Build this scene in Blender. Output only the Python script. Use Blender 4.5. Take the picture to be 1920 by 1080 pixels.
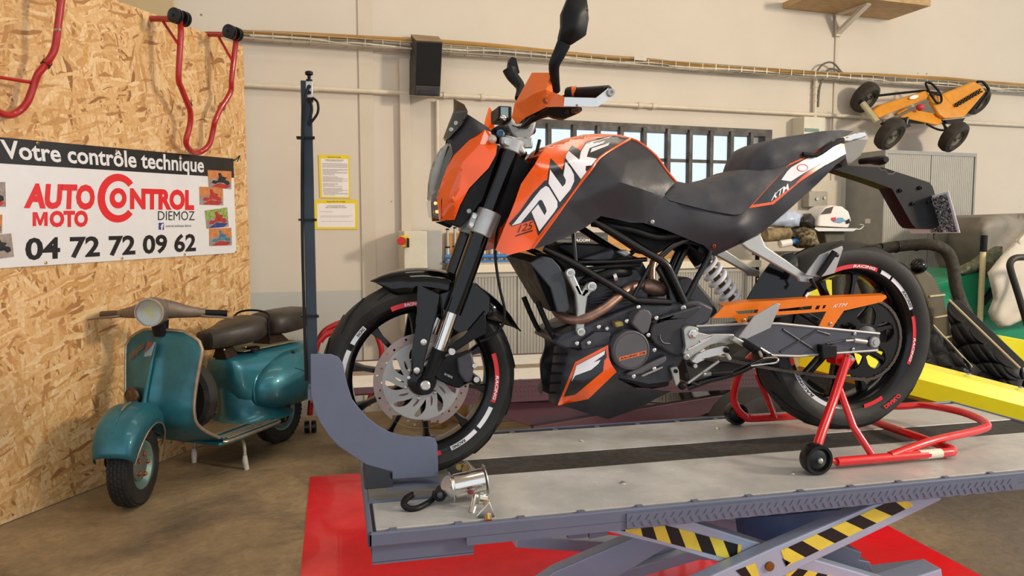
import bpy, bmesh, math, random
import numpy as np
from mathutils import Vector as V, Matrix, Euler
from mathutils.geometry import tessellate_polygon, delaunay_2d_cdt
random.seed(7)
for o in list(bpy.data.objects): bpy.data.objects.remove(o)
S = bpy.context.scene
COL = S.collection
PI = math.pi
# ------------------------------------------------------------------ camera
FPX = 1390.0
ZC = 1.37
psi, pit, rol = math.radians(13.4), math.radians(4.5), math.radians(0.1)
CF = V((math.sin(psi)*math.cos(pit), math.cos(psi)*math.cos(pit), -math.sin(pit)))
_R = V((math.cos(psi), -math.sin(psi), 0)); _U = _R.cross(CF)
CR = _R*math.cos(rol) - _U*math.sin(rol); CU = _U*math.cos(rol) + _R*math.sin(rol)
CAMP = V((0, 0, ZC))
cd = bpy.data.cameras.new('camera'); cam = bpy.data.objects.new('camera', cd); COL.objects.link(cam)
cd.sensor_width = 36; cd.lens = FPX*36/1920; cd.clip_start = .05
m3 = Matrix((CR, CU, -CF)).transposed()
cam.matrix_world = Matrix.Translation(CAMP) @ m3.to_4x4()
S.camera = cam
# ------------------------------------------------------------------ world, lights, exposure
S.view_settings.view_transform = 'Standard'; S.view_settings.look = 'None'
S.view_settings.gamma = 1; S.view_settings.use_curve_mapping = False
S.view_settings.exposure = 0.0
W = bpy.data.worlds.new('sky'); S.world = W; W.use_nodes = True
bg = W.node_tree.nodes['Background']; bg.inputs[0].default_value = (.86, .93, 1, 1); bg.inputs[1].default_value = 1.15
def area(name, loc, aim, sx, sy, power, col):
    l = bpy.data.lights.new(name, 'AREA'); l.shape = 'RECTANGLE'; l.size = sx; l.size_y = sy; l.energy = power; l.color = col
    o = bpy.data.objects.new(name, l); COL.objects.link(o); o.location = loc
    o.rotation_euler = (V(aim)-V(loc)).to_track_quat('-Z', 'Y').to_euler(); return o
area('roof_lamp', (1.2, 1.2, 4.4), (1.2, 1.6, 0), 3.2, .5, 34, (1, .93, .82))
area('roof_lamp', (1.2, 3.8, 4.4), (1.2, 3.9, 0), 3.2, .5, 24, (1, .90, .74))
area('door_lamp', (7.2, -1.0, 3.6), (-.6, 4.4, 1.0), .7, .7, 390, (1, .86, .68))
# ------------------------------------------------------------------ projection helpers (pixel of the 1920x1080 photo -> point on a plane of the room)
def ray(x, y): return CF + CR*((x-960)/FPX) - CU*((y-540)/FPX)
def at(x, y, Y): d = ray(x, y); return CAMP + d*(Y/d.y)
def atz(x, y, z): d = ray(x, y); return CAMP + d*((z-ZC)/d.z)
WA = math.radians(4.5)                                  # the back wall runs at 4.5 degrees to the lift
WD = V((math.cos(WA), math.sin(WA), 0)); WN = V((-math.sin(WA), math.cos(WA), 0)); W0 = V((-.228, 5.57, 0))
def atw(x, y, off=0.0):                                  # off = distance in front of the back wall
    d = ray(x, y); return CAMP + d*((WN.dot(W0)-off)/WN.dot(d))
def wp(u, off, z): return W0 + WD*u - WN*off + V((0, 0, z))   # wall coordinates
def wu(p): return (p-W0).dot(WD)
OA = V((-1.54, 3.807, 0)); OD = (V((-.926, 4.83, 0))-OA).normalized(); ON = V((OD.y, -OD.x, 0))   # chipboard partition, ON towards the room
def ato(x, y, off=0.0):
    d = ray(x, y); return CAMP + d*((ON.dot(OA-CAMP)+off)/ON.dot(d))
def op(u, off, z): return OA + OD*u + ON*off + V((0, 0, z))
def ou(p): return (p-OA).dot(OD)
def Q(ox, oy, s, pts): return [(ox+p[0]/s, oy+p[1]/s)+tuple(p[2:]) for p in pts]
# ------------------------------------------------------------------ materials
def lin(c):
    if isinstance(c, str): c = [int(c[i:i+2], 16)/255 for i in (0, 2, 4)]
    return tuple((x/12.92 if x <= .04045 else ((x+.055)/1.055)**2.4) for x in c)
MATS = {}
def nd(nt, t, **k):
    n = nt.nodes.new(t)
    for a, b in k.items():
        if a.startswith('i_'):
            key = a[2:]; key = int(key) if key.isdigit() else key.replace('_', ' ')
            n.inputs[key].default_value = b
        else: setattr(n, a, b)
    return n
def mat(name, col, rough=.5, metal=0.0, var=.08, scale=12.0, bump=0.0, bscale=60.0, coat=0.0, spec=.5, emit=0.0, alpha=1.0, trans=0.0, col2=None, rvar=.12, stretch=None, thr=(.35, .65), ior=1.45):
    if name in MATS: return MATS[name]
    m = bpy.data.materials.new(name); m.use_nodes = True; nt = m.node_tree; b = nt.nodes['Principled BSDF']; L = nt.links.new
    c = lin(col); c2 = lin(col2) if col2 else tuple(min(1, x*(1-2*var)) for x in c)
    b.inputs['Roughness'].default_value = rough; b.inputs['Metallic'].default_value = metal; b.inputs['Specular IOR Level'].default_value = spec
    b.inputs['Coat Weight'].default_value = coat; b.inputs['Coat Roughness'].default_value = .06; b.inputs['Alpha'].default_value = alpha
    b.inputs['Transmission Weight'].default_value = trans; b.inputs['IOR'].default_value = ior
    tc = nd(nt, 'ShaderNodeTexCoord'); mp = nd(nt, 'ShaderNodeMapping'); L(tc.outputs['Object'], mp.inputs[0])
    if stretch: mp.inputs['Scale'].default_value = stretch
    nz = nd(nt, 'ShaderNodeTexNoise', i_Scale=scale, i_Detail=5.0, i_Roughness=.6); L(mp.outputs[0], nz.inputs['Vector'])
    mr = nd(nt, 'ShaderNodeMapRange', i_1=thr[0], i_2=thr[1]); L(nz.outputs[0], mr.inputs[0])
    mx = nd(nt, 'ShaderNodeMix', data_type='RGBA'); mx.inputs[6].default_value = (*c, 1); mx.inputs[7].default_value = (*c2, 1)
    L(mr.outputs[0], mx.inputs[0]); L(mx.outputs[2], b.inputs['Base Color'])
    if rvar:
        r2 = nd(nt, 'ShaderNodeMapRange', i_1=.3, i_2=.7, i_3=max(0, rough-rvar*rough), i_4=min(1, rough+rvar)); L(nz.outputs[0], r2.inputs[0]); L(r2.outputs[0], b.inputs['Roughness'])
    if emit:
        b.inputs['Emission Color'].default_value = (*c, 1); b.inputs['Emission Strength'].default_value = emit
    if bump:
        n2 = nd(nt, 'ShaderNodeTexNoise', i_Scale=bscale, i_Detail=4.0); L(mp.outputs[0], n2.inputs['Vector'])
        bp = nd(nt, 'ShaderNodeBump', i_Strength=bump, i_Distance=.01); L(n2.outputs[0], bp.inputs['Height']); L(bp.outputs[0], b.inputs['Normal'])
    MATS[name] = m; return m
# ------------------------------------------------------------------ mesh builder
def frame(d):
    d = d.normalized(); a = V((0, 0, 1)) if abs(d.z) < .9 else V((1, 0, 0))
    x = a.cross(d).normalized(); return x, d.cross(x), d
class MB:
    def __init__(s): s.v = []; s.f = []
    def add(s, vs, fs):
        n = len(s.v); s.v += [V(p) for p in vs]; s.f += [tuple(i+n for i in f) for f in fs]; return s
    def hexa(s, p): return s.add(p, [(0,3,2,1),(4,5,6,7),(0,1,5,4),(1,2,6,5),(2,3,7,6),(3,0,4,7)])
    def box(s, a, b):
        (x0,y0,z0),(x1,y1,z1) = a, b
        return s.hexa([(x0,y0,z0),(x1,y0,z0),(x1,y1,z0),(x0,y1,z0),(x0,y0,z1),(x1,y0,z1),(x1,y1,z1),(x0,y1,z1)])
    def obox(s, c, ax, ay, az, sx, sy, sz):             # centre, three unit axes, full sizes
        c, ax, ay, az = V(c), V(ax)*sx/2, V(ay)*sy/2, V(az)*sz/2
        return s.hexa([c-ax-ay-az, c+ax-ay-az, c+ax+ay-az, c-ax+ay-az, c-ax-ay+az, c+ax-ay+az, c+ax+ay+az, c-ax+ay+az])
    def bar(s, p, q, w, t, up=(0, 0, 1)):               # rectangular bar from p to q
        p, q = V(p), V(q); d = (q-p).normalized(); y = V(up).cross(d).normalized(); z = d.cross(y)
        return s.obox((p+q)/2, d, y, z, (q-p).length, t, w)
    def ring(s, rings, closed=True, caps=True):
        n = len(rings[0]); k = len(s.v)
        for r in rings: s.v += [V(p) for p in r]
        for i in range(len(rings)-1):
            for j in range(n if closed else n-1):
                a = k+i*n+j; b = k+i*n+(j+1) % n; s.f.append((a, b, b+n, a+n))
        if caps and closed:
            s.f.append(tuple(k+j for j in reversed(range(n)))); e = k+(len(rings)-1)*n; s.f.append(tuple(e+j for j in range(n)))
        return s
    def tube(s, pts, r, n=10, closed=False, flat=1.0, smooth=0):
        P = [V(p) for p in pts]
        if smooth: P = smoothpath(P, smooth, closed)
        m = len(P); rs = r if isinstance(r, (list, tuple)) else [r]*m
        if len(rs) != m: rs = [rs[0]+(rs[-1]-rs[0])*i/(m-1) for i in range(m)]
        T = []
        for i in range(m):
            a = P[i-1] if (i > 0 or closed) else P[i]; b = P[(i+1) % m] if (i < m-1 or closed) else P[i]; T.append((b-a).normalized())
        x, y, _ = frame(T[0]); R = []
        for i in range(m):
            x = (x - T[i]*x.dot(T[i])).normalized(); y = T[i].cross(x)
            R.append([P[i] + (x*math.cos(2*PI*j/n) + y*math.sin(2*PI*j/n)*flat)*rs[i] for j in range(n)])
        if closed: R.append(R[0])
        return s.ring(R, True, not closed)
    def cyl(s, p, q, r, r2=None, n=20): return s.tube([p, q], [r, r if r2 is None else r2], n)
    def lathe(s, c, axis, prof, n=40, closed=False):    # prof: (radius, height along axis)
        x, y, d = frame(V(axis)); c = V(c)
        R = [[c + d*h + (x*math.cos(2*PI*j/n)+y*math.sin(2*PI*j/n))*r for j in range(n)] for r, h in prof]
        if closed: R.append(R[0])
        return s.ring(R, True, not closed)
    def sph(s, c, r, n=14, squash=(1, 1, 1)):
        c = V(c); R = []
        for i in range(n//2+1):
            t = PI*i/(n//2); rr = max(math.sin(t), 1e-3)
            R.append([c + V((r*rr*math.cos(2*PI*j/n)*squash[0], r*rr*math.sin(2*PI*j/n)*squash[1], r*math.cos(t)*squash[2])) for j in range(n)])
        return s.ring(R)
    def prism(s, poly, vec, holes=()):                  # polygon in space, extruded by vec
        loops = [[V(p) for p in poly]]+[[V(p) for p in h] for h in holes]; vec = V(vec)
        n = V((0, 0, 0))
        L0 = loops[0]
        for i in range(len(L0)): n += L0[i].cross(L0[(i+1) % len(L0)])
        n.normalize(); x, y, _ = frame(n); o = L0[0]
        flat2 = [[V(((p-o).dot(x), (p-o).dot(y), 0)) for p in l] for l in loops]
        tris = tessellate_polygon(flat2)
        allp = [p for l in loops for p in l]; N = len(allp)
        fs = [tuple(t) for t in tris]+[tuple(i+N for i in reversed(t)) for t in tris]
        k = 0
        for l in loops:
            m = len(l)
            for i in range(m): a, b = k+i, k+(i+1) % m; fs.append((a, b, b+N, a+N))
            k += m
        return s.add(allp+[p+vec for p in allp], fs)
    def grid(s, fn, nu, nv):
        k = len(s.v); s.v += [V(fn(i/nu, j/nv)) for j in range(nv+1) for i in range(nu+1)]
        s.f += [(k+j*(nu+1)+i, k+j*(nu+1)+i+1, k+(j+1)*(nu+1)+i+1, k+(j+1)*(nu+1)+i) for j in range(nv) for i in range(nu)]; return s
    def mirror(s, Y):
        m = MB(); m.v = [V((p.x, 2*Y-p.y, p.z)) for p in s.v]; m.f = [tuple(reversed(f)) for f in s.f]; return m
    def build(s, name, mtl, parent=None, ang=35, bevel=0, seg=2, sub=0, solid=0, kind=None, origin=None, label=None):
        if parent is None:
            xs = [p.x for p in s.v]; ys = [p.y for p in s.v]; zs = [p.z for p in s.v]
            org = V(origin) if origin else V(((min(xs)+max(xs))/2, (min(ys)+max(ys))/2, min(zs)))
        else: org = ORG[parent.name]
        me = bpy.data.meshes.new(name); me.from_pydata([p-org for p in s.v], [], s.f)
        bm = bmesh.new(); bm.from_mesh(me); bmesh.ops.remove_doubles(bm, verts=bm.verts, dist=1e-6)
        bmesh.ops.recalc_face_normals(bm, faces=bm.faces); bm.to_mesh(me); bm.free()
        for x in (mtl if isinstance(mtl, list) else [mtl]): me.materials.append(x)
        if ang: me.shade_smooth(); me.set_sharp_from_angle(angle=math.radians(ang))
        o = bpy.data.objects.new(name, me); COL.objects.link(o); ORG[o.name] = org
        if parent is None: o.location = org
        else: o.parent = parent
        if solid: md = o.modifiers.new('solid', 'SOLIDIFY'); md.thickness = solid; md.offset = -1
        if sub: md = o.modifiers.new('sub', 'SUBSURF'); md.levels = sub; md.render_levels = sub
        if bevel: md = o.modifiers.new('bevel', 'BEVEL'); md.width = bevel; md.segments = seg; md.limit_method = 'ANGLE'; md.angle_limit = math.radians(30); md.harden_normals = False
        if kind: o['kind'] = kind
        if label: o['label'] = label
        return o
ORG = {}
def smoothpath(P, k=6, closed=False):
    out = []; n = len(P)
    for i in range(n if closed else n-1):
        p0 = P[i-1] if (i > 0 or closed) else P[0]; p1 = P[i]; p2 = P[(i+1) % n]; p3 = P[(i+2) % n] if (i < n-2 or closed) else P[n-1]
        for j in range(k):
            t = j/k; out.append(.5*((2*p1)+(p2-p0)*t+(2*p0-5*p1+4*p2-p3)*t*t+(3*p1-p0-3*p2+p3)*t**3))
    if not closed: out.append(P[-1])
    return out
def thing(name, loc, label, cat, group=None):
    o = bpy.data.objects.new(name, None); COL.objects.link(o); o.location = loc; o.empty_display_size = .1; ORG[o.name] = V(loc)
    return tag(o, label, cat, group)
def tag(o, label, cat, group=None, kind=None):
    if label: o['label'] = label
    if cat: o['category'] = cat
    if group: o['group'] = group
    if kind: o['kind'] = kind
    return o
def struct(o): o['kind'] = 'structure'; return o
def plate(pts, Y, th, holes=()):                         # photo outline standing on the plane Y, thickness away from the camera
    return MB().prism([at(p[0], p[1], Y) for p in pts], (0, th, 0), [[at(p[0], p[1], Y) for p in h] for h in holes])
def rpoly(cx, cy, rx, ry, n=24, a0=0): return [(cx+rx*math.cos(2*PI*i/n+a0), cy+ry*math.sin(2*PI*i/n+a0)) for i in range(n)]
# lettering: the built-in font as real (flat) geometry, placed by a mapping function (u along, v up) -> point
_fc = {}
def glyphs(s, bold=0.0, shear=0.0, space=1.0):
    k = (s, bold, shear, space)
    if k not in _fc:
        c = bpy.data.curves.new('lettering', 'FONT'); c.body = s; c.offset = bold; c.shear = shear; c.space_character = space; c.resolution_u = 3
        o = bpy.data.objects.new('lettering', c); COL.objects.link(o); me = bpy.data.meshes.new_from_object(o)
        vs = [(p.co.x, p.co.y) for p in me.vertices]; fs = [tuple(f.vertices) for f in me.polygons]
        bpy.data.objects.remove(o); bpy.data.curves.remove(c); bpy.data.meshes.remove(me); _fc[k] = (vs, fs)
    return _fc[k]
def words(s, fn, bold=0.0, shear=0.0, space=1.0, base=None, gap=.16):   # one MB per word
    vs, fs = glyphs(s, bold, shear, space); xs = [p[0] for p in vs]; ys = [p[1] for p in vs]
    y0, y1 = base or (min(ys), max(ys)); x0, x1 = min(xs), max(xs)
    ivs = sorted((min(vs[i][0] for i in f), max(vs[i][0] for i in f), k) for k, f in enumerate(fs)); gr = []; hi = -9
    for a, b, k in ivs:
        if a > hi+gap: gr.append([])
        gr[-1].append(k); hi = max(hi, b)
    out = []
    for g_ in gr:
        use = sorted({i for k in g_ for i in fs[k]}); ix = {i: n for n, i in enumerate(use)}
        m = MB().add([fn((vs[i][0]-x0)/(x1-x0), (vs[i][1]-y0)/(y1-y0)) for i in use], [tuple(ix[i] for i in fs[k]) for k in g_])
        out.append(m)
    return out
def letter(mb, s, fn, bold=0.0, shear=0.0, space=1.0, base=None):  # fits the text into u, v in 0..1 and maps it with fn; base: (ymin, ymax) in em for v = 0..1
    vs, fs = glyphs(s, bold, shear, space); xs = [p[0] for p in vs]; ys = [p[1] for p in vs]
    y0, y1 = base or (min(ys), max(ys)); x0, x1 = min(xs), max(xs)
    mb.add([fn((x-x0)/(x1-x0), (y-y0)/(y1-y0)) for x, y in vs], fs); return mb
def quadmap(a, b, c, d):                                  # bottom-left, bottom-right, top-right, top-left
    return lambda u, v: (V(a)*(1-u)+V(b)*u)*(1-v)+(V(d)*(1-u)+V(c)*u)*v
# ================================================================== setting
m_cream = mat('cream_paint', 'D0C4B1', .7, var=.035, scale=1.6, bump=.12, bscale=9, rvar=.05)
def wall_mat():
    m = mat('wall_paint', 'D3C8B7', .75, var=.03, scale=1.3, bump=.15, bscale=7, rvar=.05); nt = m.node_tree; L = nt.links.new
    b = nt.nodes['Principled BSDF']; src = b.inputs['Base Color'].links[0].from_socket
    g = nd(nt, 'ShaderNodeNewGeometry'); sx = nd(nt, 'ShaderNodeSeparateXYZ'); L(g.outputs['Position'], sx.inputs[0])
    lo = nd(nt, 'ShaderNodeMath', operation='LESS_THAN', i_1=.925); L(sx.outputs['Z'], lo.inputs[0])
    lx = nd(nt, 'ShaderNodeMath', operation='LESS_THAN', i_1=.245); L(sx.outputs['X'], lx.inputs[0])
    mu = nd(nt, 'ShaderNodeMath', operation='MULTIPLY'); L(lo.outputs[0], mu.inputs[0]); L(lx.outputs[0], mu.inputs[1])
    mx = nd(nt, 'ShaderNodeMix', data_type='RGBA'); mx.inputs[7].default_value = (*lin('B9B8B0'), 1); L(mu.outputs[0], mx.inputs[0]); L(src, mx.inputs[6])
    # scuffs and small chips of the old paint
    v = nd(nt, 'ShaderNodeTexVoronoi', i_Scale=2.6); L(g.outputs['Position'], v.inputs['Vector'])
    n = nd(nt, 'ShaderNodeTexNoise', i_Scale=26.0); L(g.outputs['Position'], n.inputs['Vector'])
    ad = nd(nt, 'ShaderNodeMath', operation='MULTIPLY_ADD', i_1=.06, i_2=0.0); L(n.outputs[0], ad.inputs[0]); L(v.outputs['Distance'], ad.inputs[2])
    lt = nd(nt, 'ShaderNodeMath', operation='LESS_THAN', i_1=.052); L(ad.outputs[0], lt.inputs[0])
    m2 = nd(nt, 'ShaderNodeMix', data_type='RGBA'); m2.inputs[7].default_value = (*lin('8E7F6C'), 1); L(lt.outputs[0], m2.inputs[0]); L(mx.outputs[2], m2.inputs[6])
    L(m2.outputs[2], b.inputs['Base Color']); return m
m_wall = wall_mat()
UWL, UWR = -2.6, 9.2
w0, w1 = wu(atw(972, 232)), wu(atw(1443, 248)); ztop = atw(1200, 239).z; zbot = 1.50
mb = MB().prism([wp(UWL, 0, 0), wp(UWR, 0, 0), wp(UWR, 0, 4.6), wp(UWL, 0, 4.6)], WN*.22, [[wp(w0, 0, zbot), wp(w1, 0, zbot), wp(w1, 0, ztop), wp(w0, 0, ztop)]])
struct(mb.build('wall_back', m_wall, ang=0, origin=(0, 5.6, 0)))
# painted strips and seams of the back wall
tn = 0
def strip(xa, xb, za, zb, off, mt=None):
    global tn; tn += 1
    u0, u1 = xa, xb; q = [wp(u0, 0, za), wp(u1, 0, za), wp(u1, 0, zb), wp(u0, 0, zb)]
    struct(MB().prism(q, -WN*off).build('trim_%d' % tn, mt or m_cream, ang=0, bevel=.003))
ux = lambda x, y=300: wu(atw(x, y))
strip(ux(675), ux(702), 0, 4.6, .014); strip(ux(749), ux(768), 0, 2.62, .05); strip(ux(1564, 100), ux(1571, 100), 0, 4.6, .015)
strip(ux(90, 10), ux(326, 10), 2.72, 4.6, .02, mat('tan_wall_panel', 'C2AA80', .7, var=.05, scale=2))
# window with dark steel bars
m_steel = mat('dark_window_steel', '4A4540', .5, .3, var=.1)
m_glass = mat('window_glass', 'F2F7FA', .05, var=0, trans=1.0, ior=1.02, rvar=0)
win = MB().prism([wp(w0-.02, .01, zbot), wp(w1+.02, .01, zbot), wp(w1+.02, .01, ztop+.03), wp(w0-.02, .01, ztop+.03)], WN*.10,
    [[wp(w0+.03, .01, zbot+.04), wp(w1-.05, .01, zbot+.04), wp(w1-.05, .01, ztop-.03), wp(w0+.03, .01, ztop-.03)]])
win = struct(win.build('window_1', m_steel, ang=0))
ub = [ux(x, 290) for x in (1028, 1075, 1120, 1163, 1206, 1251, 1292, 1331, 1369, 1406)]
for u in ub: MB().prism([wp(u-.018, .03, zbot), wp(u+.018, .03, zbot), wp(u+.018, .03, ztop), wp(u-.018, .03, ztop)], WN*.055).build('window_bar', m_steel, win, ang=0, bevel=.004)
for z in (atw(1250, 300).z, atw(1250, 352).z): MB().prism([wp(w0, .0, z-.012), wp(w1, .0, z-.012), wp(w1, .0, z+.012), wp(w0, .0, z+.012)], WN*.05).build('window_rail', m_steel, win, ang=0)
us = [w0+.03]+ub+[w1-.05]
for a, b in zip(us[:-1], us[1:]): MB().prism([wp(a, -.06, zbot+.03), wp(b, -.06, zbot+.03), wp(b, -.06, ztop-.02), wp(a, -.06, ztop-.02)], WN*.004).build('pane', m_glass, win, ang=0)
# floor: oil-stained concrete with a red painted bay
def floor_mat():
    m = mat('concrete_floor', 'A8916E', .6, var=.2, scale=2.6, bump=.5, bscale=22, col2='8A775C'); nt = m.node_tree; L = nt.links.new
    b = nt.nodes['Principled BSDF']; src = b.inputs['Base Color'].links[0].from_socket
    g = nd(nt, 'ShaderNodeNewGeometry')
    n = nd(nt, 'ShaderNodeTexNoise', i_Scale=1.1, i_Detail=8.0, i_Roughness=.65, i_Distortion=.6); L(g.outputs['Position'], n.inputs['Vector'])
    r = nd(nt, 'ShaderNodeMapRange', i_1=.52, i_2=.68); L(n.outputs[0], r.inputs[0])
    mx = nd(nt, 'ShaderNodeMix', data_type='RGBA'); mx.inputs[7].default_value = (*lin('5F5348'), 1); L(r.outputs[0], mx.inputs[0]); L(src, mx.inputs[6])
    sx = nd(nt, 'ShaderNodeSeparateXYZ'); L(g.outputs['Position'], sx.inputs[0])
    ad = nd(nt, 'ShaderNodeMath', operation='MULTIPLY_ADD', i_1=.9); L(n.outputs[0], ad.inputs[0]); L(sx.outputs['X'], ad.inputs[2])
    r3 = nd(nt, 'ShaderNodeMapRange', i_1=2.55, i_2=3.3); L(ad.outputs[0], r3.inputs[0])          # shade right of the red bay, painted into the concrete colour
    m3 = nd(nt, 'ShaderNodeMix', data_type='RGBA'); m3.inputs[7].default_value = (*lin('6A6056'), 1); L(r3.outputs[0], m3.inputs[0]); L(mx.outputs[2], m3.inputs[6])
    n4 = nd(nt, 'ShaderNodeTexNoise', i_Scale=16.0, i_Detail=8.0, i_Roughness=.7, i_Distortion=1.2); L(g.outputs['Position'], n4.inputs['Vector'])
    r4 = nd(nt, 'ShaderNodeMapRange', i_1=.35, i_2=.7, i_3=1.12, i_4=.78); L(n4.outputs[0], r4.inputs[0])
    sc4 = nd(nt, 'ShaderNodeVectorMath', operation='SCALE'); L(m3.outputs[2], sc4.inputs[0]); L(r4.outputs[0], sc4.inputs['Scale']); L(sc4.outputs[0], b.inputs['Base Color']); return m
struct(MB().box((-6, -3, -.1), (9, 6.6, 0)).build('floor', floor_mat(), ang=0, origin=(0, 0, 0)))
fl = bpy.data.objects['floor']
m_red = mat('red_floor_paint', 'EE1626', .3, var=.08, scale=3.0, bump=.3, bscale=12, col2='D2151F', rvar=.25, coat=.35)
MB().box((-.16, 1.0, 0), (2.46, 4.175, .003)).build('painted_bay', m_red, fl, ang=0, label='red painted floor bay under the lift')
m_ceil = mat('ceiling_paint', 'D8D0C0', .8, var=.05)
struct(MB().box((-6, -3, 4.6), (9, 7, 4.7)).build('ceiling', m_ceil, ang=0))
# chipboard partition
def osb_mat():
    m = bpy.data.materials.new('chipboard'); m.use_nodes = True; nt = m.node_tree; L = nt.links.new; b = nt.nodes['Principled BSDF']
    tc = nd(nt, 'ShaderNodeTexCoord'); w = nd(nt, 'ShaderNodeTexNoise', i_Scale=7.0, i_Detail=2.0); L(tc.outputs['Object'], w.inputs['Vector'])
    mw = nd(nt, 'ShaderNodeVectorMath', operation='MULTIPLY_ADD'); mw.inputs[1].default_value = (.05, .05, .05); L(w.outputs['Color'], mw.inputs[0]); L(tc.outputs['Object'], mw.inputs[2])
    val = None; hgt = None
    for k, (ang, sc) in enumerate(((6, 1), (-24, 1.1), (40, .9), (-52, 1.15), (18, .8), (-9, .95), (74, 1.2))):
        mp = nd(nt, 'ShaderNodeMapping', vector_type='TEXTURE'); mp.inputs['Rotation'].default_value = (0, math.radians(ang), 0); mp.inputs['Scale'].default_value = (.020/sc, 1, .115/sc); mp.inputs['Location'].default_value = (k*3.1, 0, k*1.7); L(mw.outputs[0], mp.inputs[0])
        v = nd(nt, 'ShaderNodeTexVoronoi', i_Scale=1.0, i_Randomness=1.0); L(mp.outputs[0], v.inputs['Vector'])
        s = nd(nt, 'ShaderNodeSeparateColor'); L(v.outputs['Color'], s.inputs[0])
        if val is None: val = s.outputs[0]; hgt = s.outputs[1]
        else:
            gt = nd(nt, 'ShaderNodeMath', operation='GREATER_THAN', i_1=.66); L(s.outputs[2], gt.inputs[0])
            mx = nd(nt, 'ShaderNodeMix', data_type='FLOAT'); L(gt.outputs[0], mx.inputs[0]); L(val, mx.inputs[2]); L(s.outputs[0], mx.inputs[3]); val = mx.outputs[0]
            m2 = nd(nt, 'ShaderNodeMix', data_type='FLOAT'); L(gt.outputs[0], m2.inputs[0]); L(hgt, m2.inputs[2]); L(s.outputs[1], m2.inputs[3]); hgt = m2.outputs[0]
    cr = nd(nt, 'ShaderNodeValToRGB'); L(val, cr.inputs[0]); e = cr.color_ramp.elements
    cols = [(0, '96683A'), (.06, 'B88650'), (.2, 'CFA066'), (.5, 'DBB078'), (.75, 'E3BD88'), (.92, 'EACB9C'), (1, 'CB9656')]
    e[0].position, e[0].color = 0, (*lin(cols[0][1]), 1); e[1].position, e[1].color = 1, (*lin(cols[-1][1]), 1)
    for p, c in cols[1:-1]: x = e.new(p); x.color = (*lin(c), 1)
    gr = nd(nt, 'ShaderNodeTexNoise', i_Scale=60.0, i_Detail=3.0); L(tc.outputs['Object'], gr.inputs['Vector'])
    gm = nd(nt, 'ShaderNodeMapRange', i_1=.3, i_2=.7, i_3=.86, i_4=1.1); L(gr.outputs[0], gm.inputs[0])
    mu = nd(nt, 'ShaderNodeVectorMath', operation='SCALE'); L(cr.outputs[0], mu.inputs[0]); L(gm.outputs[0], mu.inputs['Scale']); L(mu.outputs[0], b.inputs['Base Color'])
    bp = nd(nt, 'ShaderNodeBump', i_Strength=.45, i_Distance=.004); L(hgt, bp.inputs['Height']); L(bp.outputs[0], b.inputs['Normal']); b.inputs['Roughness'].default_value = .55
    MATS['chipboard'] = m; return m
m_osb = osb_mat()
uR = ou(ato(462, 300)); z1 = ato(455, 84).z; z0o = ato(180, -10).z
lenO = uR+1.6
pan = MB(); pan.box((-1.6, 0, .006), (uR, .018, (z1+z0o)/2))
pan = pan.build('wall_left', m_osb, ang=0, origin=(0, 0, 0)); struct(pan)
pan.location = OA; pan.rotation_euler = (0, 0, math.atan2(OD.y, OD.x))
m_timber = mat('framing_timber', 'C9A878', .7, var=.12, stretch=(1, 8, 8))
# ================================================================== lifts
ZP = .67; LX0, LX1, LY0, LY1 = .06, 2.425, 1.685, 2.475
m_deck = mat('worn_deck_paint', 'C4C2BE', .30, .2, var=.10, scale=7, bump=.10, bscale=30, col2='ABAAA8', rvar=.25)
m_lift = mat('lift_grey_paint', '6A7084', .42, .15, var=.05, scale=6)
m_arm = mat('lift_blue_grey', 'A9B5CB', .35, .15, var=.04)
m_rub = mat('black_rubber_mat', '3A3633', .75, var=.15, scale=40, bump=.3, bscale=200)
m_bolt = mat('zinc_bolt', 'C9C6BE', .3, .9, var=.06)
m_blk = mat('black_paint', '141414', .45, var=.1); m_yel = mat('hazard_yellow', 'E6D24A', .5, var=.06, scale=20)
def lift(name, x0, x1, y0, y1, zp, label, mdeck, mside, stripw, mstrip, full=True):
    t = thing(name, (x0, (y0+y1)/2, 0), label, 'lift')
    ym = 2.11 if full else (y0+y1)/2
    for a, b in ((y0+.03, ym-stripw/2), (ym+stripw/2, y1-.03)): MB().box((x0+.02, a, zp-.012), (x1-.01, b, zp)).build('deck_plate', mdeck, t, ang=0, bevel=.002)
    MB().box((x0+.02, ym-stripw/2+.001, zp-.012), (x1-.01, ym+stripw/2-.001, zp-.002)).build('centre_strip', mstrip, t, ang=0)
    for a, b in ((y0, y0+.012), (y1-.012, y1)): MB().box((x0, a, zp-.03), (x1, b, zp+.004)).build('edge_rail', mside, t, ang=0, bevel=.004)
    for a, b in ((x0, x0+.012), (x1-.012, x1)): MB().box((a, y0, zp-.03), (b, y1, zp+.004)).build('edge_rail', mside, t, ang=0, bevel=.004)
    k = x0+.05
    while k < x1-.03:
        for a in (y0+.01, y1-.032): MB().box((k, a, zp-.01), (k+.018, a+.022, zp+.001)).build('rail_tab', mside, t, ang=0)
        k += .155
    MB().box((x0+.05, y0+.06, zp-.05), (x1-.05, y1-.06, zp-.014)).build('subframe', mside, t, ang=0)
    for a in (y0, y1-.008): MB().box((x0+.23, a, zp-.048), (x1, a+.008, zp-.028)).build('side_skirt', mside, t, ang=0)
    return t, ym
T, _ = lift('motorcycle_lift', LX0, LX1, LY0, LY1, ZP, 'grey scissor lift with a black centre strip carrying the orange motorcycle', m_deck, m_lift, .155, m_rub)
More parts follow.
